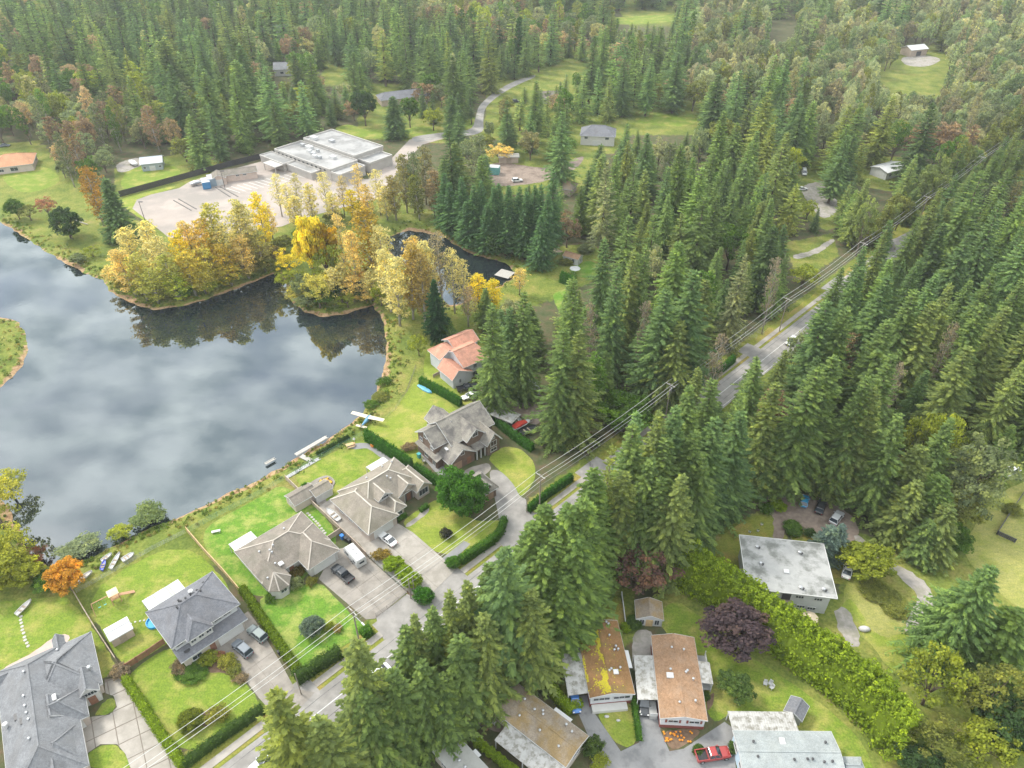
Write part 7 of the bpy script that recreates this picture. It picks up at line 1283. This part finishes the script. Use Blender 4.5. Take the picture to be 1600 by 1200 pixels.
FOR_B = [(690, 200), (770, 186), (1700, 186), (1660, 200), (1500, 300), (1380, 385), (1260, 480), (1180, 560), (1095, 622), (1040, 662), (950, 722), (905, 736), (865, 720), (845, 705), (872, 645), (800, 585), (765, 580), (750, 520), (785, 468), (860, 452), (930, 440), (948, 415), (928, 383), (870, 382), (800, 402), (760, 388), (700, 358), (688, 335), (690, 280), (740, 292), (850, 292), (920, 250), (830, 255), (770, 240), (720, 245)]
FOR_C = [PX(RD(t__, -5)) for t__ in (600, 420, 300, 220, 160, 110, 70, 30, 0)]+[(900, 880), (935, 895), (1000, 905), (1060, 860), (1100, 868), (1170, 782), (1260, 762), (1335, 800), (1420, 848), (1500, 825), (1560, 740), (2200, 600)]
for t_ in TREES:
    if t_[7] and t_[7] != 'inlet firs' and t_[4] not in ('poplar', 'bare', 'round'):
        tp = PX((t_[0], t_[1], t_[2])); h0 = t_[2]
        for k_ in (1, .93, .86, .8, .74, .68, .62, .56):
            p = G(tp[0], tp[1], h0*k_); t_[0], t_[1], t_[2] = p.x, p.y, h0*k_
            if not hides(p.x, p.y, h0*k_, t_[3]*.8) and not -4.5 < (-p.x+p.y-99)*R2 < 7: break

rnd = random.Random(21)
TREES = [t_ for t_ in TREES if not (t_[7] and t_[7] != 'inlet firs' and t_[4] not in ('poplar', 'bare', 'round') and hides(t_[0], t_[1], t_[2], t_[3]*.8))]
for t_ in TREES:                                                          # nothing grows in the water
    for _ in range(14):
        if pond_sd(np.array([t_[0]]), np.array([t_[1]]))[0] < -2.0: break
        tp = PX((t_[0], t_[1], t_[2])); t_[2] *= .95; p = G(tp[0], tp[1], t_[2]); t_[0], t_[1] = p.x, p.y
GRIDC = {}
def free(x, y, d):
    i, j = int(x//8), int(y//8)
    for a in (-1, 0, 1):
        for b_ in (-1, 0, 1):
            for (u, v, dd) in GRIDC.get((i+a, j+b_), ()):
                if (u-x)**2+(v-y)**2 < ((d+dd)/2)**2: return False
    return True
def occupy(x, y, d): GRIDC.setdefault((int(x//8), int(y//8)), []).append((x, y, d))
for t_ in TREES: occupy(t_[0], t_[1], min(t_[3]*1.3, 7.5))
FARB = [(-500, 300, -1), ]
def patch(x, y): return math.sin(x*.013+1.7)*math.cos(y*.011-.6)+.6*math.sin(x*.031+y*.024)+.3*math.sin(y*.06-x*.045)
for y0 in np.arange(60, 1150, 5.4):
    half = 110+y0*.74
    for x0 in np.arange(-half, half, 5.4 if y0 < 420 else 6.6):
        x = x0+rnd.uniform(-2.6, 2.6); y = y0+rnd.uniform(-2.6, 2.6); g_ = PX((x, y, 0)); sr_ = (-x+y-99)*R2
        if (-6.2 if x < 100 else -5) < sr_ < (10.5 if x < 100 else 7.5) and x > -60: continue
        ok = g_[1] < 120 or pip(FOR_A, g_) or pip(FOR_B, g_) or pip(FOR_C, g_)
        if not ok: continue
        pv = patch(x, y)+rnd.uniform(-.5, .5); far_right = (g_[0] > 1080 and g_[1] < 165) or (g_[0] > 1250 and g_[1] < 240); left = g_[0] < 560
        dec = pv > (.75 if not far_right else -.7) or rnd.random() < (.13 if not far_right else .45)
        if g_[1] > 300: dec = pv > 1.15 or rnd.random() < .09
        if dec:
            kind = rnd.choice(('round', 'airy', 'airy', 'round', 'poplar')); h_ = rnd.uniform(11, 21); r_ = rnd.uniform(4.2, 7) if not far_right else rnd.uniform(3.4, 5.4)
            if kind == 'poplar': h_ += 6; r_ *= .75
            col = rnd.choice((OLV, SAGE, SAGE, YGR, TAN, BRN, GRN, GRN, (.34, .32, .14), (.27, .28, .14))) if not far_right else rnd.choice((SAGE, (.32, .34, .18), (.28, .31, .16), (.31, .32, .16), OLV, (.25, .30, .15), (.40, .38, .2), (.21, .27, .13), (.17, .24, .10), (.30, .27, .16)))
        else:
            kind = rnd.choice(('fir', 'fir', 'spruce', 'cedar', 'fir', 'spruce', 'thin_fir')) if not (left and g_[1] < 260) else rnd.choice(('fir', 'cedar', 'cedar', 'fir', 'spruce'))
            h_ = rnd.choice((rnd.uniform(24, 34), rnd.uniform(28, 38), rnd.uniform(15, 27))); r_ = h_*(rnd.uniform(.18, .24) if g_[1] > 330 else rnd.uniform(.215, .30))
            col = rnd.choice((FIR, FIR, FIR2, FIR2, FIRO, FIRD, FIRY if rnd.random() < .4 else FIR, CED))
        sp_ = r_*(1.42 if g_[1] > 330 else 1.62)
        if not free(x, y, sp_): continue
        if hides(x, y, h_, r_):
            h_ *= .55; r_ *= .7
            if hides(x, y, h_, r_): continue
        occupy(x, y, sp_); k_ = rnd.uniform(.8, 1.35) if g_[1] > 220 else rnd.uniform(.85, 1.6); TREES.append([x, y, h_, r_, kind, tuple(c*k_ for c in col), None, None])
def region(x, y):
    g_ = PX((x, y, 0)); sr_ = (-x+y-99)*R2
    if g_[1] < 150: return 'in the '+('upper left' if g_[0] < 530 else 'upper right' if g_[0] > 1070 else 'top centre')+' woods'
    if sr_ < 0: return 'right of the road' if g_[1] > 500 else 'beyond the road on the right'
    if g_[0] < 300: return 'behind the grey-blue barn'
    if g_[0] < 620: return 'behind the flat-roofed building'
    if g_[0] < 900 and g_[1] < 420: return 'around the brown clearing'
    return 'between the small pond and road'
def tone(c):
    if c[0] > .3: return 'golden yellow'
    if c[0] > .2: return 'tawny'
    if c[0] > .15 and c[0] > c[1]*1.2: return 'brown'
    if c[0] > .12: return 'pale olive'
    if c[0] > .085: return 'olive green'
    if c[0] < .05: return 'very dark green'
    return 'dark green' if c[2] < .038 else 'blue-green'
CON = ('bigfir', 'fir', 'spruce', 'cedar', 'thin_fir')
for t_ in TREES: t_.append(t_[2]/math.hypot(t_[0], t_[1], CAM_H) + (9 if t_[6] else 0)); g_ = PX((t_[0], t_[1], t_[2]*.7)); t_.append(-60 < g_[0] < 1660 and -40 < g_[1] < 1330)
FARPTS = []
for fam in (True, False):
    lst = sorted([t_ for t_ in TREES if (t_[4] in CON) == fam and t_[9]], key=lambda a: -a[8]); 
    for t_ in lst[:(290 if fam else 215)]:
        x, y, h_, r_, kind, col, lb, gp = t_[:8]
        if not lb:
            rg = region(x, y).replace('behind the flat-roofed building', 'behind the flat roof'); sz = 'towering' if h_ > 31 else 'tall' if h_ > 25 else 'medium' if h_ > 15 else 'low'; kn = {'fir': 'fir', 'spruce': 'spruce', 'cedar': 'cedar', 'thin_fir': 'sparse fir', 'round': 'round-crowned tree', 'airy': 'loose-crowned tree', 'poplar': 'upright poplar'}[kind]
            lb = f'{sz} {tone(col)} {kn} {rg}'; gp = lb.split(' ', 1)[1]+'s' if False else f'{kn}s {rg}'
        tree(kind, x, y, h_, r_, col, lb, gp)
    FARPTS += lst[(290 if fam else 215):]
FARPTS += [t_ for t_ in TREES if not t_[9]]
# alike trees: tell them apart by their order from the left
ORD = ['first', 'second', 'third', 'fourth', 'fifth', 'sixth', 'seventh', 'eighth', 'ninth', 'tenth', 'eleventh', 'twelfth']
def nth(k): return ORD[k] if k < 12 else '%d%s' % (k+1, {1: 'st', 2: 'nd', 3: 'rd'}.get((k+1) % 10, 'th') if not 10 < (k+1) % 100 < 14 else 'th')
BYL = {}
for o in list(COL.objects):
    if o.get('label') and o.parent is None and o.get('category') == 'tree': BYL.setdefault(o['label'], []).append(o)
for lb, os_ in BYL.items():
    if len(os_) > 1:
        for k, o in enumerate(sorted(os_, key=lambda o: PX((o.location.x, o.location.y, 30*o.scale.z))[0])): o['label'] = '%s, %s from the left' % (lb, nth(k))
# the rest of the forest reads as one mass: one object, instanced
FCOL = bpy.data.collections.new('far_forest_sources'); FK = []
def far_proto(kind, crown, mb):
    V1, F1, B1 = crown; n0 = len(V1); V2 = np.array(mb.v); F2 = [f for f in mb.f if len(f) == 4]; V = np.concatenate([V1, V2]); F = np.concatenate([F1, np.array(F2)+n0]); mi = [0]*len(F1)+[1]*len(F2)
    me_ = np_mesh('far_'+kind, V, F, [LEAFI, BARK], mi); bough(me_, np.concatenate([B1, np.full(len(V2), .5, np.float32)])); o = bpy.data.objects.new('%02d_far_%s' % (len(FK), kind), me_); FCOL.objects.link(o); FK.append(kind)
FD = {}
def fp(kind, crown, mb, H, R): FD.setdefault(kind, []).append((len(FK), H, R)); far_proto(kind, crown, mb)
for s in range(3): fp('fir', conifer(210+s, 30, 5, 30, 8, 7, .08, .34, .48, .32, 1.0, frond=.22), trunk_mb(30, .42), 30, 5)
for s in range(2): fp('spruce', conifer(220+s, 30, 5.4, 28, 8, 7, .05, .52, .46, .34, .98, .05, frond=.22), trunk_mb(30, .42), 30, 5.4)
for s in range(2): fp('cedar', conifer(230+s, 28, 5.2, 30, 10, 6, .03, .6, .54, .22, .78, frond=.26), trunk_mb(28, .5), 28, 5.2)
fp('thin_fir', conifer(240, 28, 4.2, 24, 7, 6, .2, .42, .42, .4, .8, 0, .2), trunk_mb(28, .34), 28, 4.2)
for k_, s in (('round', 250), ('round', 251), ('airy', 252), ('airy', 253)):
    c_, m_ = broadleaf(s, 12, 5, 50, 62 if k_ == 'round' else 42, .52, .15, .23, .1); fp(k_, c_, m_, 12, 5)
c_, m_ = poplar(260, 20, 3.6, 30, 3, 12, .6); fp('poplar', c_, m_, 20, 3.6); FD['bare'] = FD['poplar']; FD['column'] = FD['poplar']; FD['shrub'] = FD['egg'] = FD['round']; FD['bigfir'] = FD['fir']
n = len(FARPTS); me = bpy.data.meshes.new('far_forest'); me.vertices.add(n)
co = np.zeros((n, 3), np.float32); var = np.zeros(n, np.int32); scl = np.zeros((n, 3), np.float32); rot = np.zeros((n, 3), np.float32); tint = np.ones((n, 4), np.float32)
for i, t_ in enumerate(FARPTS):
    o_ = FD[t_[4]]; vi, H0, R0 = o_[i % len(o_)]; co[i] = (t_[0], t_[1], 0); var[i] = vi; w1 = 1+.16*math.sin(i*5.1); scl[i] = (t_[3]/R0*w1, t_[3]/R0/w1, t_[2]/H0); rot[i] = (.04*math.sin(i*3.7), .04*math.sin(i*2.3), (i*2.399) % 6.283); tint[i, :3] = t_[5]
me.vertices.foreach_set('co', co.ravel())
for nm, ty, ar, key in (('var', 'INT', var, 'value'), ('scl', 'FLOAT_VECTOR', scl, 'vector'), ('rot', 'FLOAT_VECTOR', rot, 'vector'), ('tint', 'FLOAT_COLOR', tint, 'color')):
    a = me.attributes.new(nm, ty, 'POINT'); a.data.foreach_set(key, ar.ravel())
fo = link(bpy.data.objects.new('far_forest', me)); tag(fo, 'distant mixed forest that reads as one mass', 'forest', kind='stuff')
ng = bpy.data.node_groups.new('forest_scatter', 'GeometryNodeTree'); ng.interface.new_socket('Geometry', in_out='INPUT', socket_type='NodeSocketGeometry'); ng.interface.new_socket('Geometry', in_out='OUTPUT', socket_type='NodeSocketGeometry')
gi = ng.nodes.new('NodeGroupInput'); go_ = ng.nodes.new('NodeGroupOutput'); ip = ng.nodes.new('GeometryNodeInstanceOnPoints'); ci = ng.nodes.new('GeometryNodeCollectionInfo'); ci.inputs['Collection'].default_value = FCOL; ci.inputs['Separate Children'].default_value = True; ci.inputs['Reset Children'].default_value = True
def na(nm, ty): a = ng.nodes.new('GeometryNodeInputNamedAttribute'); a.data_type = ty; a.inputs['Name'].default_value = nm; return a.outputs['Attribute']
ng.links.new(gi.outputs[0], ip.inputs['Points']); ng.links.new(ci.outputs[0], ip.inputs['Instance']); ip.inputs['Pick Instance'].default_value = True
ng.links.new(na('var', 'INT'), ip.inputs['Instance Index']); ng.links.new(na('scl', 'FLOAT_VECTOR'), ip.inputs['Scale']); ng.links.new(na('rot', 'FLOAT_VECTOR'), ip.inputs['Rotation']); ng.links.new(ip.outputs[0], go_.inputs[0])
md = fo.modifiers.new('scatter', 'NODES'); md.node_group = ng
print('TREES individual', sum(CNT.values()), 'far', n)

# ---- hedges
def hedge(label, px, w_, h_, col, dens=26, leaf=.24, cones=0.0, z=0.0, name='hedge', taper=.8, rag=.12, cat_='hedge', world=None):
    P = densify(world or [G(x, y) for x, y in px], .5); o = P[0].copy(); g = np.random.default_rng(int(abs(o.x*13+o.y*7))); r = thing(name, label, cat_, o)
    def hh(s_): return h_*(1-.22*abs(math.cos(math.pi*s_/cones))) if cones else h_*(1+.06*math.sin(s_*1.7)+.05*math.sin(s_*3.9+1))
    core = MB(); rings = []; s_ = 0; parts = []
    for i, p in enumerate(P):
        d = (P[min(i+1, len(P)-1)]-P[max(i-1, 0)]).normalized(); nn = Vector((-d.y, d.x, 0)); s_ += (P[i]-P[i-1]).length if i else 0; H_ = hh(s_); q = p-o; a = .86
        rings.append([q-nn*(w_/2*a), q-nn*(w_/2*a)+Vector((0, 0, H_*.55)), q-nn*(w_/2*a*taper*.8)+Vector((0, 0, H_*.92)), q+nn*(w_/2*a*taper*.8)+Vector((0, 0, H_*.92)), q+nn*(w_/2*a)+Vector((0, 0, H_*.55)), q+nn*(w_/2*a)])
        seg = .5; m = max(4, int(dens*seg*(2*H_+w_)*1.0))
        t_ = g.uniform(-.5, .5, m)*seg; u = g.uniform(0, 1, m)*(2*H_+w_); nx_, ny_ = nn.x, nn.y; dx, dy = d.x, d.y
        side = np.where(u < H_, -1, np.where(u > H_+w_, 1, 0)); zc = np.where(side < 0, u, np.where(side > 0, u-H_-w_, H_)); off = np.where(side < 0, -w_/2, np.where(side > 0, w_/2, u-H_-w_/2)); off = np.where(side != 0, off*(1-(1-taper)*np.clip(zc/H_, 0, 1)**1.5), off*taper)
        rg_ = g.normal(0, rag, m); B = np.stack([q.x+dx*t_+nx_*(off+rg_*side), q.y+dy*t_+ny_*(off+rg_*side), zc*.97+np.where(side == 0, rg_, 0)], -1)
        nrm = np.stack([nx_*side, ny_*side, np.where(side == 0, 1.0, .15)], -1)+g.normal(size=(m, 3))*.5; nrm = unit(nrm); tt = unit(np.cross(nrm, g.normal(size=(m, 3)))+np.array([0, 0, .5])); ss = np.cross(nrm, tt); l = leaf*g.uniform(.7, 1.5, m); parts.append((B-tt*l[:, None]*.5, tt, ss, l, l*.42, np.clip(g.normal(.5, .12)+g.normal(0, .1, m), 0, 1)))
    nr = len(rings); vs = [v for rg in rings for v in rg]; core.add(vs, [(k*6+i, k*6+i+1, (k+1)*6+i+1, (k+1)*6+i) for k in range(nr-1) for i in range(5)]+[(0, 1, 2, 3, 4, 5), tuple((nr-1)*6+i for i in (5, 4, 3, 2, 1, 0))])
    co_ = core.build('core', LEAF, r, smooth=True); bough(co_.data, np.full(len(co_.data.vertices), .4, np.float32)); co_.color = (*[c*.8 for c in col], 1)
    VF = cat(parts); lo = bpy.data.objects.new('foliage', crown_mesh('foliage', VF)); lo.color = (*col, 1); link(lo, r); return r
HG = (.07, .19, .028); HY = (.24, .34, .03); HD = (.085, .145, .035); HB = (.10, .22, .032)
hedge('tall cedar hedge between the curved lawn and the wide lawn', [(573, 687), (604, 707), (643, 733)], 1.6, 4.0, HG, cones=.85); hedge('row of clipped cedars between the beige and brown gabled houses', [(650, 735), (672, 750), (695, 765)], 1.4, 3.0, HG, cones=.9)
hedge('cedar hedge in front of the salmon-roofed house', [(657, 600), (685, 614), (720, 634)], 1.5, 3.0, HG, cones=.8); hedge('cedar hedge right of the brown gabled house', [(775, 662), (800, 683), (832, 705)], 1.5, 2.8, HG, cones=.8); hedge('cedar hedge beside the road at the round lawn', [(826, 800), (855, 776), (893, 750)], 1.3, 2.6, HG, cones=.75)
hedge('clipped hedge along the walk before the yellow-green lawn', [(720, 880), (745, 864), (770, 848)], 1.7, 2.2, HB); hedge('bushy hedge at the corner of the curved driveway', [(772, 846), (782, 834), (788, 815)], 1.6, 2.0, HB)
hedge('yellow-green hedge beside the slab driveway', [(199, 1066), (215, 1090), (250, 1145), (288, 1200)], 1.5, 2.0, HY); hedge('long dark hedge along the walk at the bottom', [(288, 1198), (330, 1166), (370, 1138), (412, 1110)], 1.7, 1.7, HD, rag=.2)
hedge('yellow-green hedge between the two concrete drives', [(380, 924), (398, 950), (420, 983), (445, 1020), (468, 1052)], 1.6, 1.9, (.15, .22, .022)); hedge('dark hedge before the green front lawn', [(464, 1066), (490, 1048), (532, 1022)], 2.2, 2.2, HD, rag=.25); hedge('low rounded hedge end at the street corner', [(566, 995), (580, 986)], 2.2, 1.8, HB)
hedge('bright clipped hedge left of the mossy mobile home', [(835, 1048), (856, 1072), (874, 1096), (892, 1116)], 1.9, 1.9, HY); hedge('narrow clipped hedge between the two mobile home lawns', [(989, 1094), (994, 1125), (999, 1158)], 1.0, 1.3, HB); hedge('cedar hedge on the far lawn', [(876, 440), (898, 448)], 2.0, 4.5, HG, cones=1.0); hedge('clipped hedge beside the forest drive', [(1110, 592), (1130, 578), (1145, 565)], 1.6, 2.6, HG, cones=.8)
hedge('low dark hedge on the pond bank', [(496, 712), (520, 698), (545, 684)], 1.1, .9, (.045, .085, .025), rag=.2); hedge('low box hedge under the arched entrance window', [(657, 800), (668, 792)], 1.0, 1.0, HB); hedge('low box hedge beside the garage of the beige house', [(622, 814), (634, 806)], 1.1, 1.0, HB)
# the overgrown tall hedge on the right
WP = [G(x, y, 7.5) for x, y in ((1062, 852), (1090, 868), (1130, 892), (1200, 940), (1260, 982), (1310, 1018), (1360, 1055), (1400, 1092), (1420, 1130))]
hd = hedge('overgrown tall yellow-green hedge running down the right side', None, 7.6, 8.2, (.25, .34, .035), dens=11, leaf=.46, rag=.38, taper=.42, name='tall_hedge', world=[Vector((p.x, p.y, 0)) for p in WP])
g = np.random.default_rng(77); PP = densify([Vector((p.x, p.y, 0)) for p in WP], 1.1); r = hd; parts = []; mb = MB()
for i, p in enumerate(PP):
    q = p-PP[0]; H_ = 8.6*(1+.08*math.sin(i*.9)+.05*math.sin(i*2.3)) * (0.75 if i < 2 else 1)
    for k in range(15):
        f = k/14; z = H_*(.12+.88*f); wd = 4.4*(1-.72*f**1.5)
        for sg in (-1, 1):
            c = np.array([q.x+sg*wd*g.uniform(.55, 1.05)*.65+g.normal()*.35, q.y+sg*wd*.72*g.uniform(.55, 1.05)+g.normal()*.35, z+g.normal()*.3]); parts.append(blob(g, 24, c, g.uniform(.4, .8), .36, .35))
    if i % 3 == 0: mb.tube((q.x, q.y, -.3), (q.x+.3, q.y, H_*.8), .16, .05, 5)
mb.build('stems', BARK, r); lo = bpy.data.objects.new('foliage', crown_mesh('foliage', cat(parts))); lo.color = (.27, .36, .036, 1); link(lo, r)
# ---- shrubs: (px base, radius, height, colour, label)
for bx, by, r_, h_, col, lb in [
    (708, 884, 1.5, 2.4, HB, 'clipped egg-shaped shrub at the end of the walk hedge'), (490, 988, 2.2, 3.6, (.15, .20, .15), 'round blue-grey shrub on the green front lawn'), (596, 872, 1.7, 1.8, (.30, .22, .05), 'orange-tinged shrub between the driveways'), (616, 888, 2.0, 3.0, HY, 'taller green shrub between the driveways'), (632, 900, 1.8, 2.4, HY, 'yellow-green shrub between the driveways'), (645, 914, 1.9, 3.0, HY, 'bright shrub next to the clipped green one'), (662, 938, 2.0, 3.2, HG, 'clipped dark green shrub by the pair pole'), (697, 838, 1.4, 1.9, (.06, .06, .05), 'dark spiky shrub on the yellow-green lawn'),
    (300, 1132, 2.2, 2.4, (.15, .18, .03), 'left shrub of two on the front lawn by the long hedge'), (342, 1120, 1.8, 2.0, (.30, .30, .06), 'paler right shrub of two on the front lawn'), (328, 1032, 1.8, 1.6, YGR, 'yellow shrub at the corner of the slate-grey house'), (355, 1036, 1.7, 1.6, (.30, .30, .06), 'yellow-green shrub in the planted bed'), (344, 1028, 1.1, 1.2, RED, 'small reddish shrub in the planted bed'), (368, 1050, 1.5, 1.2, OLV, 'olive shrub in the planted bed'), (376, 1062, 1.3, 1.0, (.28, .22, .14), 'tan shrub in the planted bed'), (300, 1048, 3.0, .9, GRN, 'low green ground shrub by the front walk'), (280, 1046, 1.5, 1.3, (.26, .20, .13), 'tan shrub near the brown fence'), (190, 1052, 1.7, 1.6, (.28, .22, .15), 'tan shrub at the top of the yellow-green hedge'),
    (463, 915, 1.6, 1.6, SAGE, 'flowering pale shrub beside the bungalow'), (487, 912, 1.2, 1.2, (.20, .20, .04), 'yellow shrub beside the bungalow door'), (465, 897, 1.5, 1.5, (.16, .13, .03), 'olive round shrub in the bungalow courtyard'), (425, 935, 1.4, 1.0, GRN, 'low green shrub under the octagonal bay'), (514, 982, 1.0, 1.0, YGR, 'small yellow shrub on the green front lawn'), (528, 984, .9, 1.0, (.34, .26, .08), 'small orange-yellow shrub on the green front lawn'), (478, 770, 1.0, 3.0, HG, 'cylindrical clipped cedar beside the white shed'), (899, 1102, 1.3, 1.6, HY, 'round yellow-green shrub by the clipped hedge'), (925, 1172, 1.8, 2.6, (.09, .14, .04), 'round green shrub at the asphalt court'), (936, 1192, 1.6, 1.6, YGR, 'yellow shrub at the asphalt court'), (977, 984, 1.0, 1.6, HY, 'bright clipped ball beside the little shed'), (990, 978, 1.6, 2.0, HD, 'dark shrub beside the little shed'),
    (1215, 795, 1.8, 2.0, HY, 'yellow-green bush by the gravel yard'), (1196, 800, 1.6, 1.8, GRN, 'green bush by the gravel yard'), (1237, 828, 2.2, 1.4, GRN, 'low green bush above the flat-roofed white house'), (1264, 836, 1.3, 1.5, DGR, 'dark clipped ball above the flat-roofed white house'), (1365, 925, 3.0, 1.2, OLV, 'tangled low bush below the bright round tree'), (1395, 945, 3.0, 1.0, OLV, 'weedy patch beside the grey drive'), (1090, 1175, 1.0, 1.2, HD, 'dark shrub behind the red pickup'), (1148, 1172, 1.2, 1.6, HD, 'dark shrub by the pale blue house'), (745, 1108, 1.7, 1.8, YGR, 'yellow-green shrub in the bare garden yard'), (735, 1142, 1.2, 1.6, HY, 'bright shrub in the row by the painted-roof trailer'), (1100, 1090, 1.0, 1.0, HD, 'dark shrub beside the deck'), (915, 392, 3, 2.2, SAGE, 'grey bush on the far lawn'), (885, 412, 2.5, 2, OLV, 'olive bush on the far lawn'), (640, 702, 1.6, 1.5, (.30, .22, .14), 'tan shrub before the tall cedar hedge'), (700, 780, 1, 1, OLV, 'small shrub at the garage side'), (595, 622, 2.2, 1.2, OLV, 'low bush on the east shore'), (600, 598, 2, 1.2, GRN, 'green bush on the east shore'), (580, 634, 1.8, 1, GRN, 'second green bush on the east shore'), (745, 680, 1.5, 2.2, SAGE, 'flowering bush behind the brown gabled house'), (1580, 800, 2, 1.6, OLV, 'bush in the right-hand field')]:
    p = G(bx, by); tree('egg' if col in (HB, HY, HG, HD) or r_ > 2 else 'shrub', p.x, p.y, h_, r_, col, lb, cat_='shrub', name='shrub')
for i in range(7):
    p = G(748+i*9.5, 1166+i*7.5); tree('egg', p.x, p.y, 2.6, .85, HY, ['topmost', 'second', 'third', 'fourth', 'fifth', 'sixth', 'lowest'][i]+' clipped cedar of the row beside the painted-roof trailer', 'clipped cedars in a row', 'shrub', 'clipped_cedar')
# ---- undergrowth, reeds and weeds: nobody could count them
g = np.random.default_rng(5); parts = []; cols = []
def scatter(name, label, spots, hts, rad, leaf, nl, col, cat_='undergrowth'):
    parts = [blob(g, nl, np.array([x, y, z+hh*.4]), rr, leaf, .4) for (x, y, z), hh, rr in zip(spots, hts, rad)]
    o = link(bpy.data.objects.new(name, crown_mesh(name, cat(parts)))); o.color = (*col, 1); tag(o, label, cat_, kind='stuff')
def bank_spots(n, lo, hi):
    out_ = []
    polys = [POND, POND2, POINT]
    while len(out_) < n:
        P_ = polys[0] if g.random() < .8 else polys[int(g.integers(1, 3))]; k = int(g.integers(0, len(P_))); a, b_ = P_[k], P_[(k+1) % len(P_)]; L_ = (b_-a).length
        if L_ > 60 or g.random() > L_/18+.2: continue
        q = a.lerp(b_, float(g.random())); q = q+Vector((float(g.uniform(-hi, hi)), float(g.uniform(-hi, hi)), 0)); s_ = float(pond_sd(np.array([q.x]), np.array([q.y]))[0])
        if -hi < s_ < -lo: out_.append((q.x, q.y, max(WZ, WZ*(s_+3)/3) if s_ > -3 else 0))
    return out_
for nm, lb, n_, lo, hi, hh, rr, lf, col in (('bank_weeds', 'rough green weeds along the pond bank', 620, .6, 4.5, .5, .55, .3, (.13, .19, .035)), ('bank_grass', 'dry yellow grass along the pond bank', 420, .4, 5.5, .4, .5, .28, (.30, .26, .08)), ('bank_scrub', 'taller green scrub on the pond bank', 90, 1.5, 7, 1.2, 1.1, .36, (.085, .15, .035))):
    S_ = bank_spots(n_, lo, hi); scatter(nm, lb, S_, g.uniform(.6, 1.3, n_)*hh, g.uniform(.6, 1.3, n_)*rr, lf, 26, col)
S_ = []
while len(S_) < 700:
    t_ = TREES[int(g.integers(0, len(TREES)))]
    if t_[1] > 330 or t_[4] not in CON: continue
    q = (t_[0]+g.uniform(-6, 6), t_[1]+g.uniform(-6, 6)); sr_ = (-q[0]+q[1]-99)*R2; gp_ = PX((q[0], q[1], 0))
    if -5 < sr_ < 8.5: continue
    if any(b_[0] <= gp_[0] <= b_[1] and b_[2] <= gp_[1] <= b_[3] and inside(k, *gp_) for k, b_ in zip(KEEP, KB)): continue
    if gp_[1] > 880: continue
    S_.append((q[0], q[1], 0))
scatter('undergrowth', 'dark undergrowth on the forest floor', S_[:450], g.uniform(.6, 2.2, 450), g.uniform(.9, 2.0, 450), .42, 34, (.055, .085, .03)); scatter('undergrowth', 'lighter undergrowth on the forest floor', S_[450:], g.uniform(.6, 1.8, 250), g.uniform(.8, 1.7, 250), .4, 30, (.11, .14, .04))
# ================================================================== haze
hz = bpy.data.materials.new('haze'); hz.use_nodes = True; t = hz.node_tree; t.nodes.clear(); o_ = t.nodes.new('ShaderNodeOutputMaterial'); pv = t.nodes.new('ShaderNodeVolumePrincipled')
pv.inputs['Color'].default_value = (0.92, 0.95, 1.0, 1); pv.inputs['Density'].default_value = 0.00013; pv.inputs['Anisotropy'].default_value = 0.2; t.links.new(pv.outputs[0], o_.inputs['Volume'])
mb = MB(); mb.box((0, 0, 61), (5600, 5600, 130)); tag(mb.build('haze', hz), 'thin pale haze over the valley', kind='stuff')
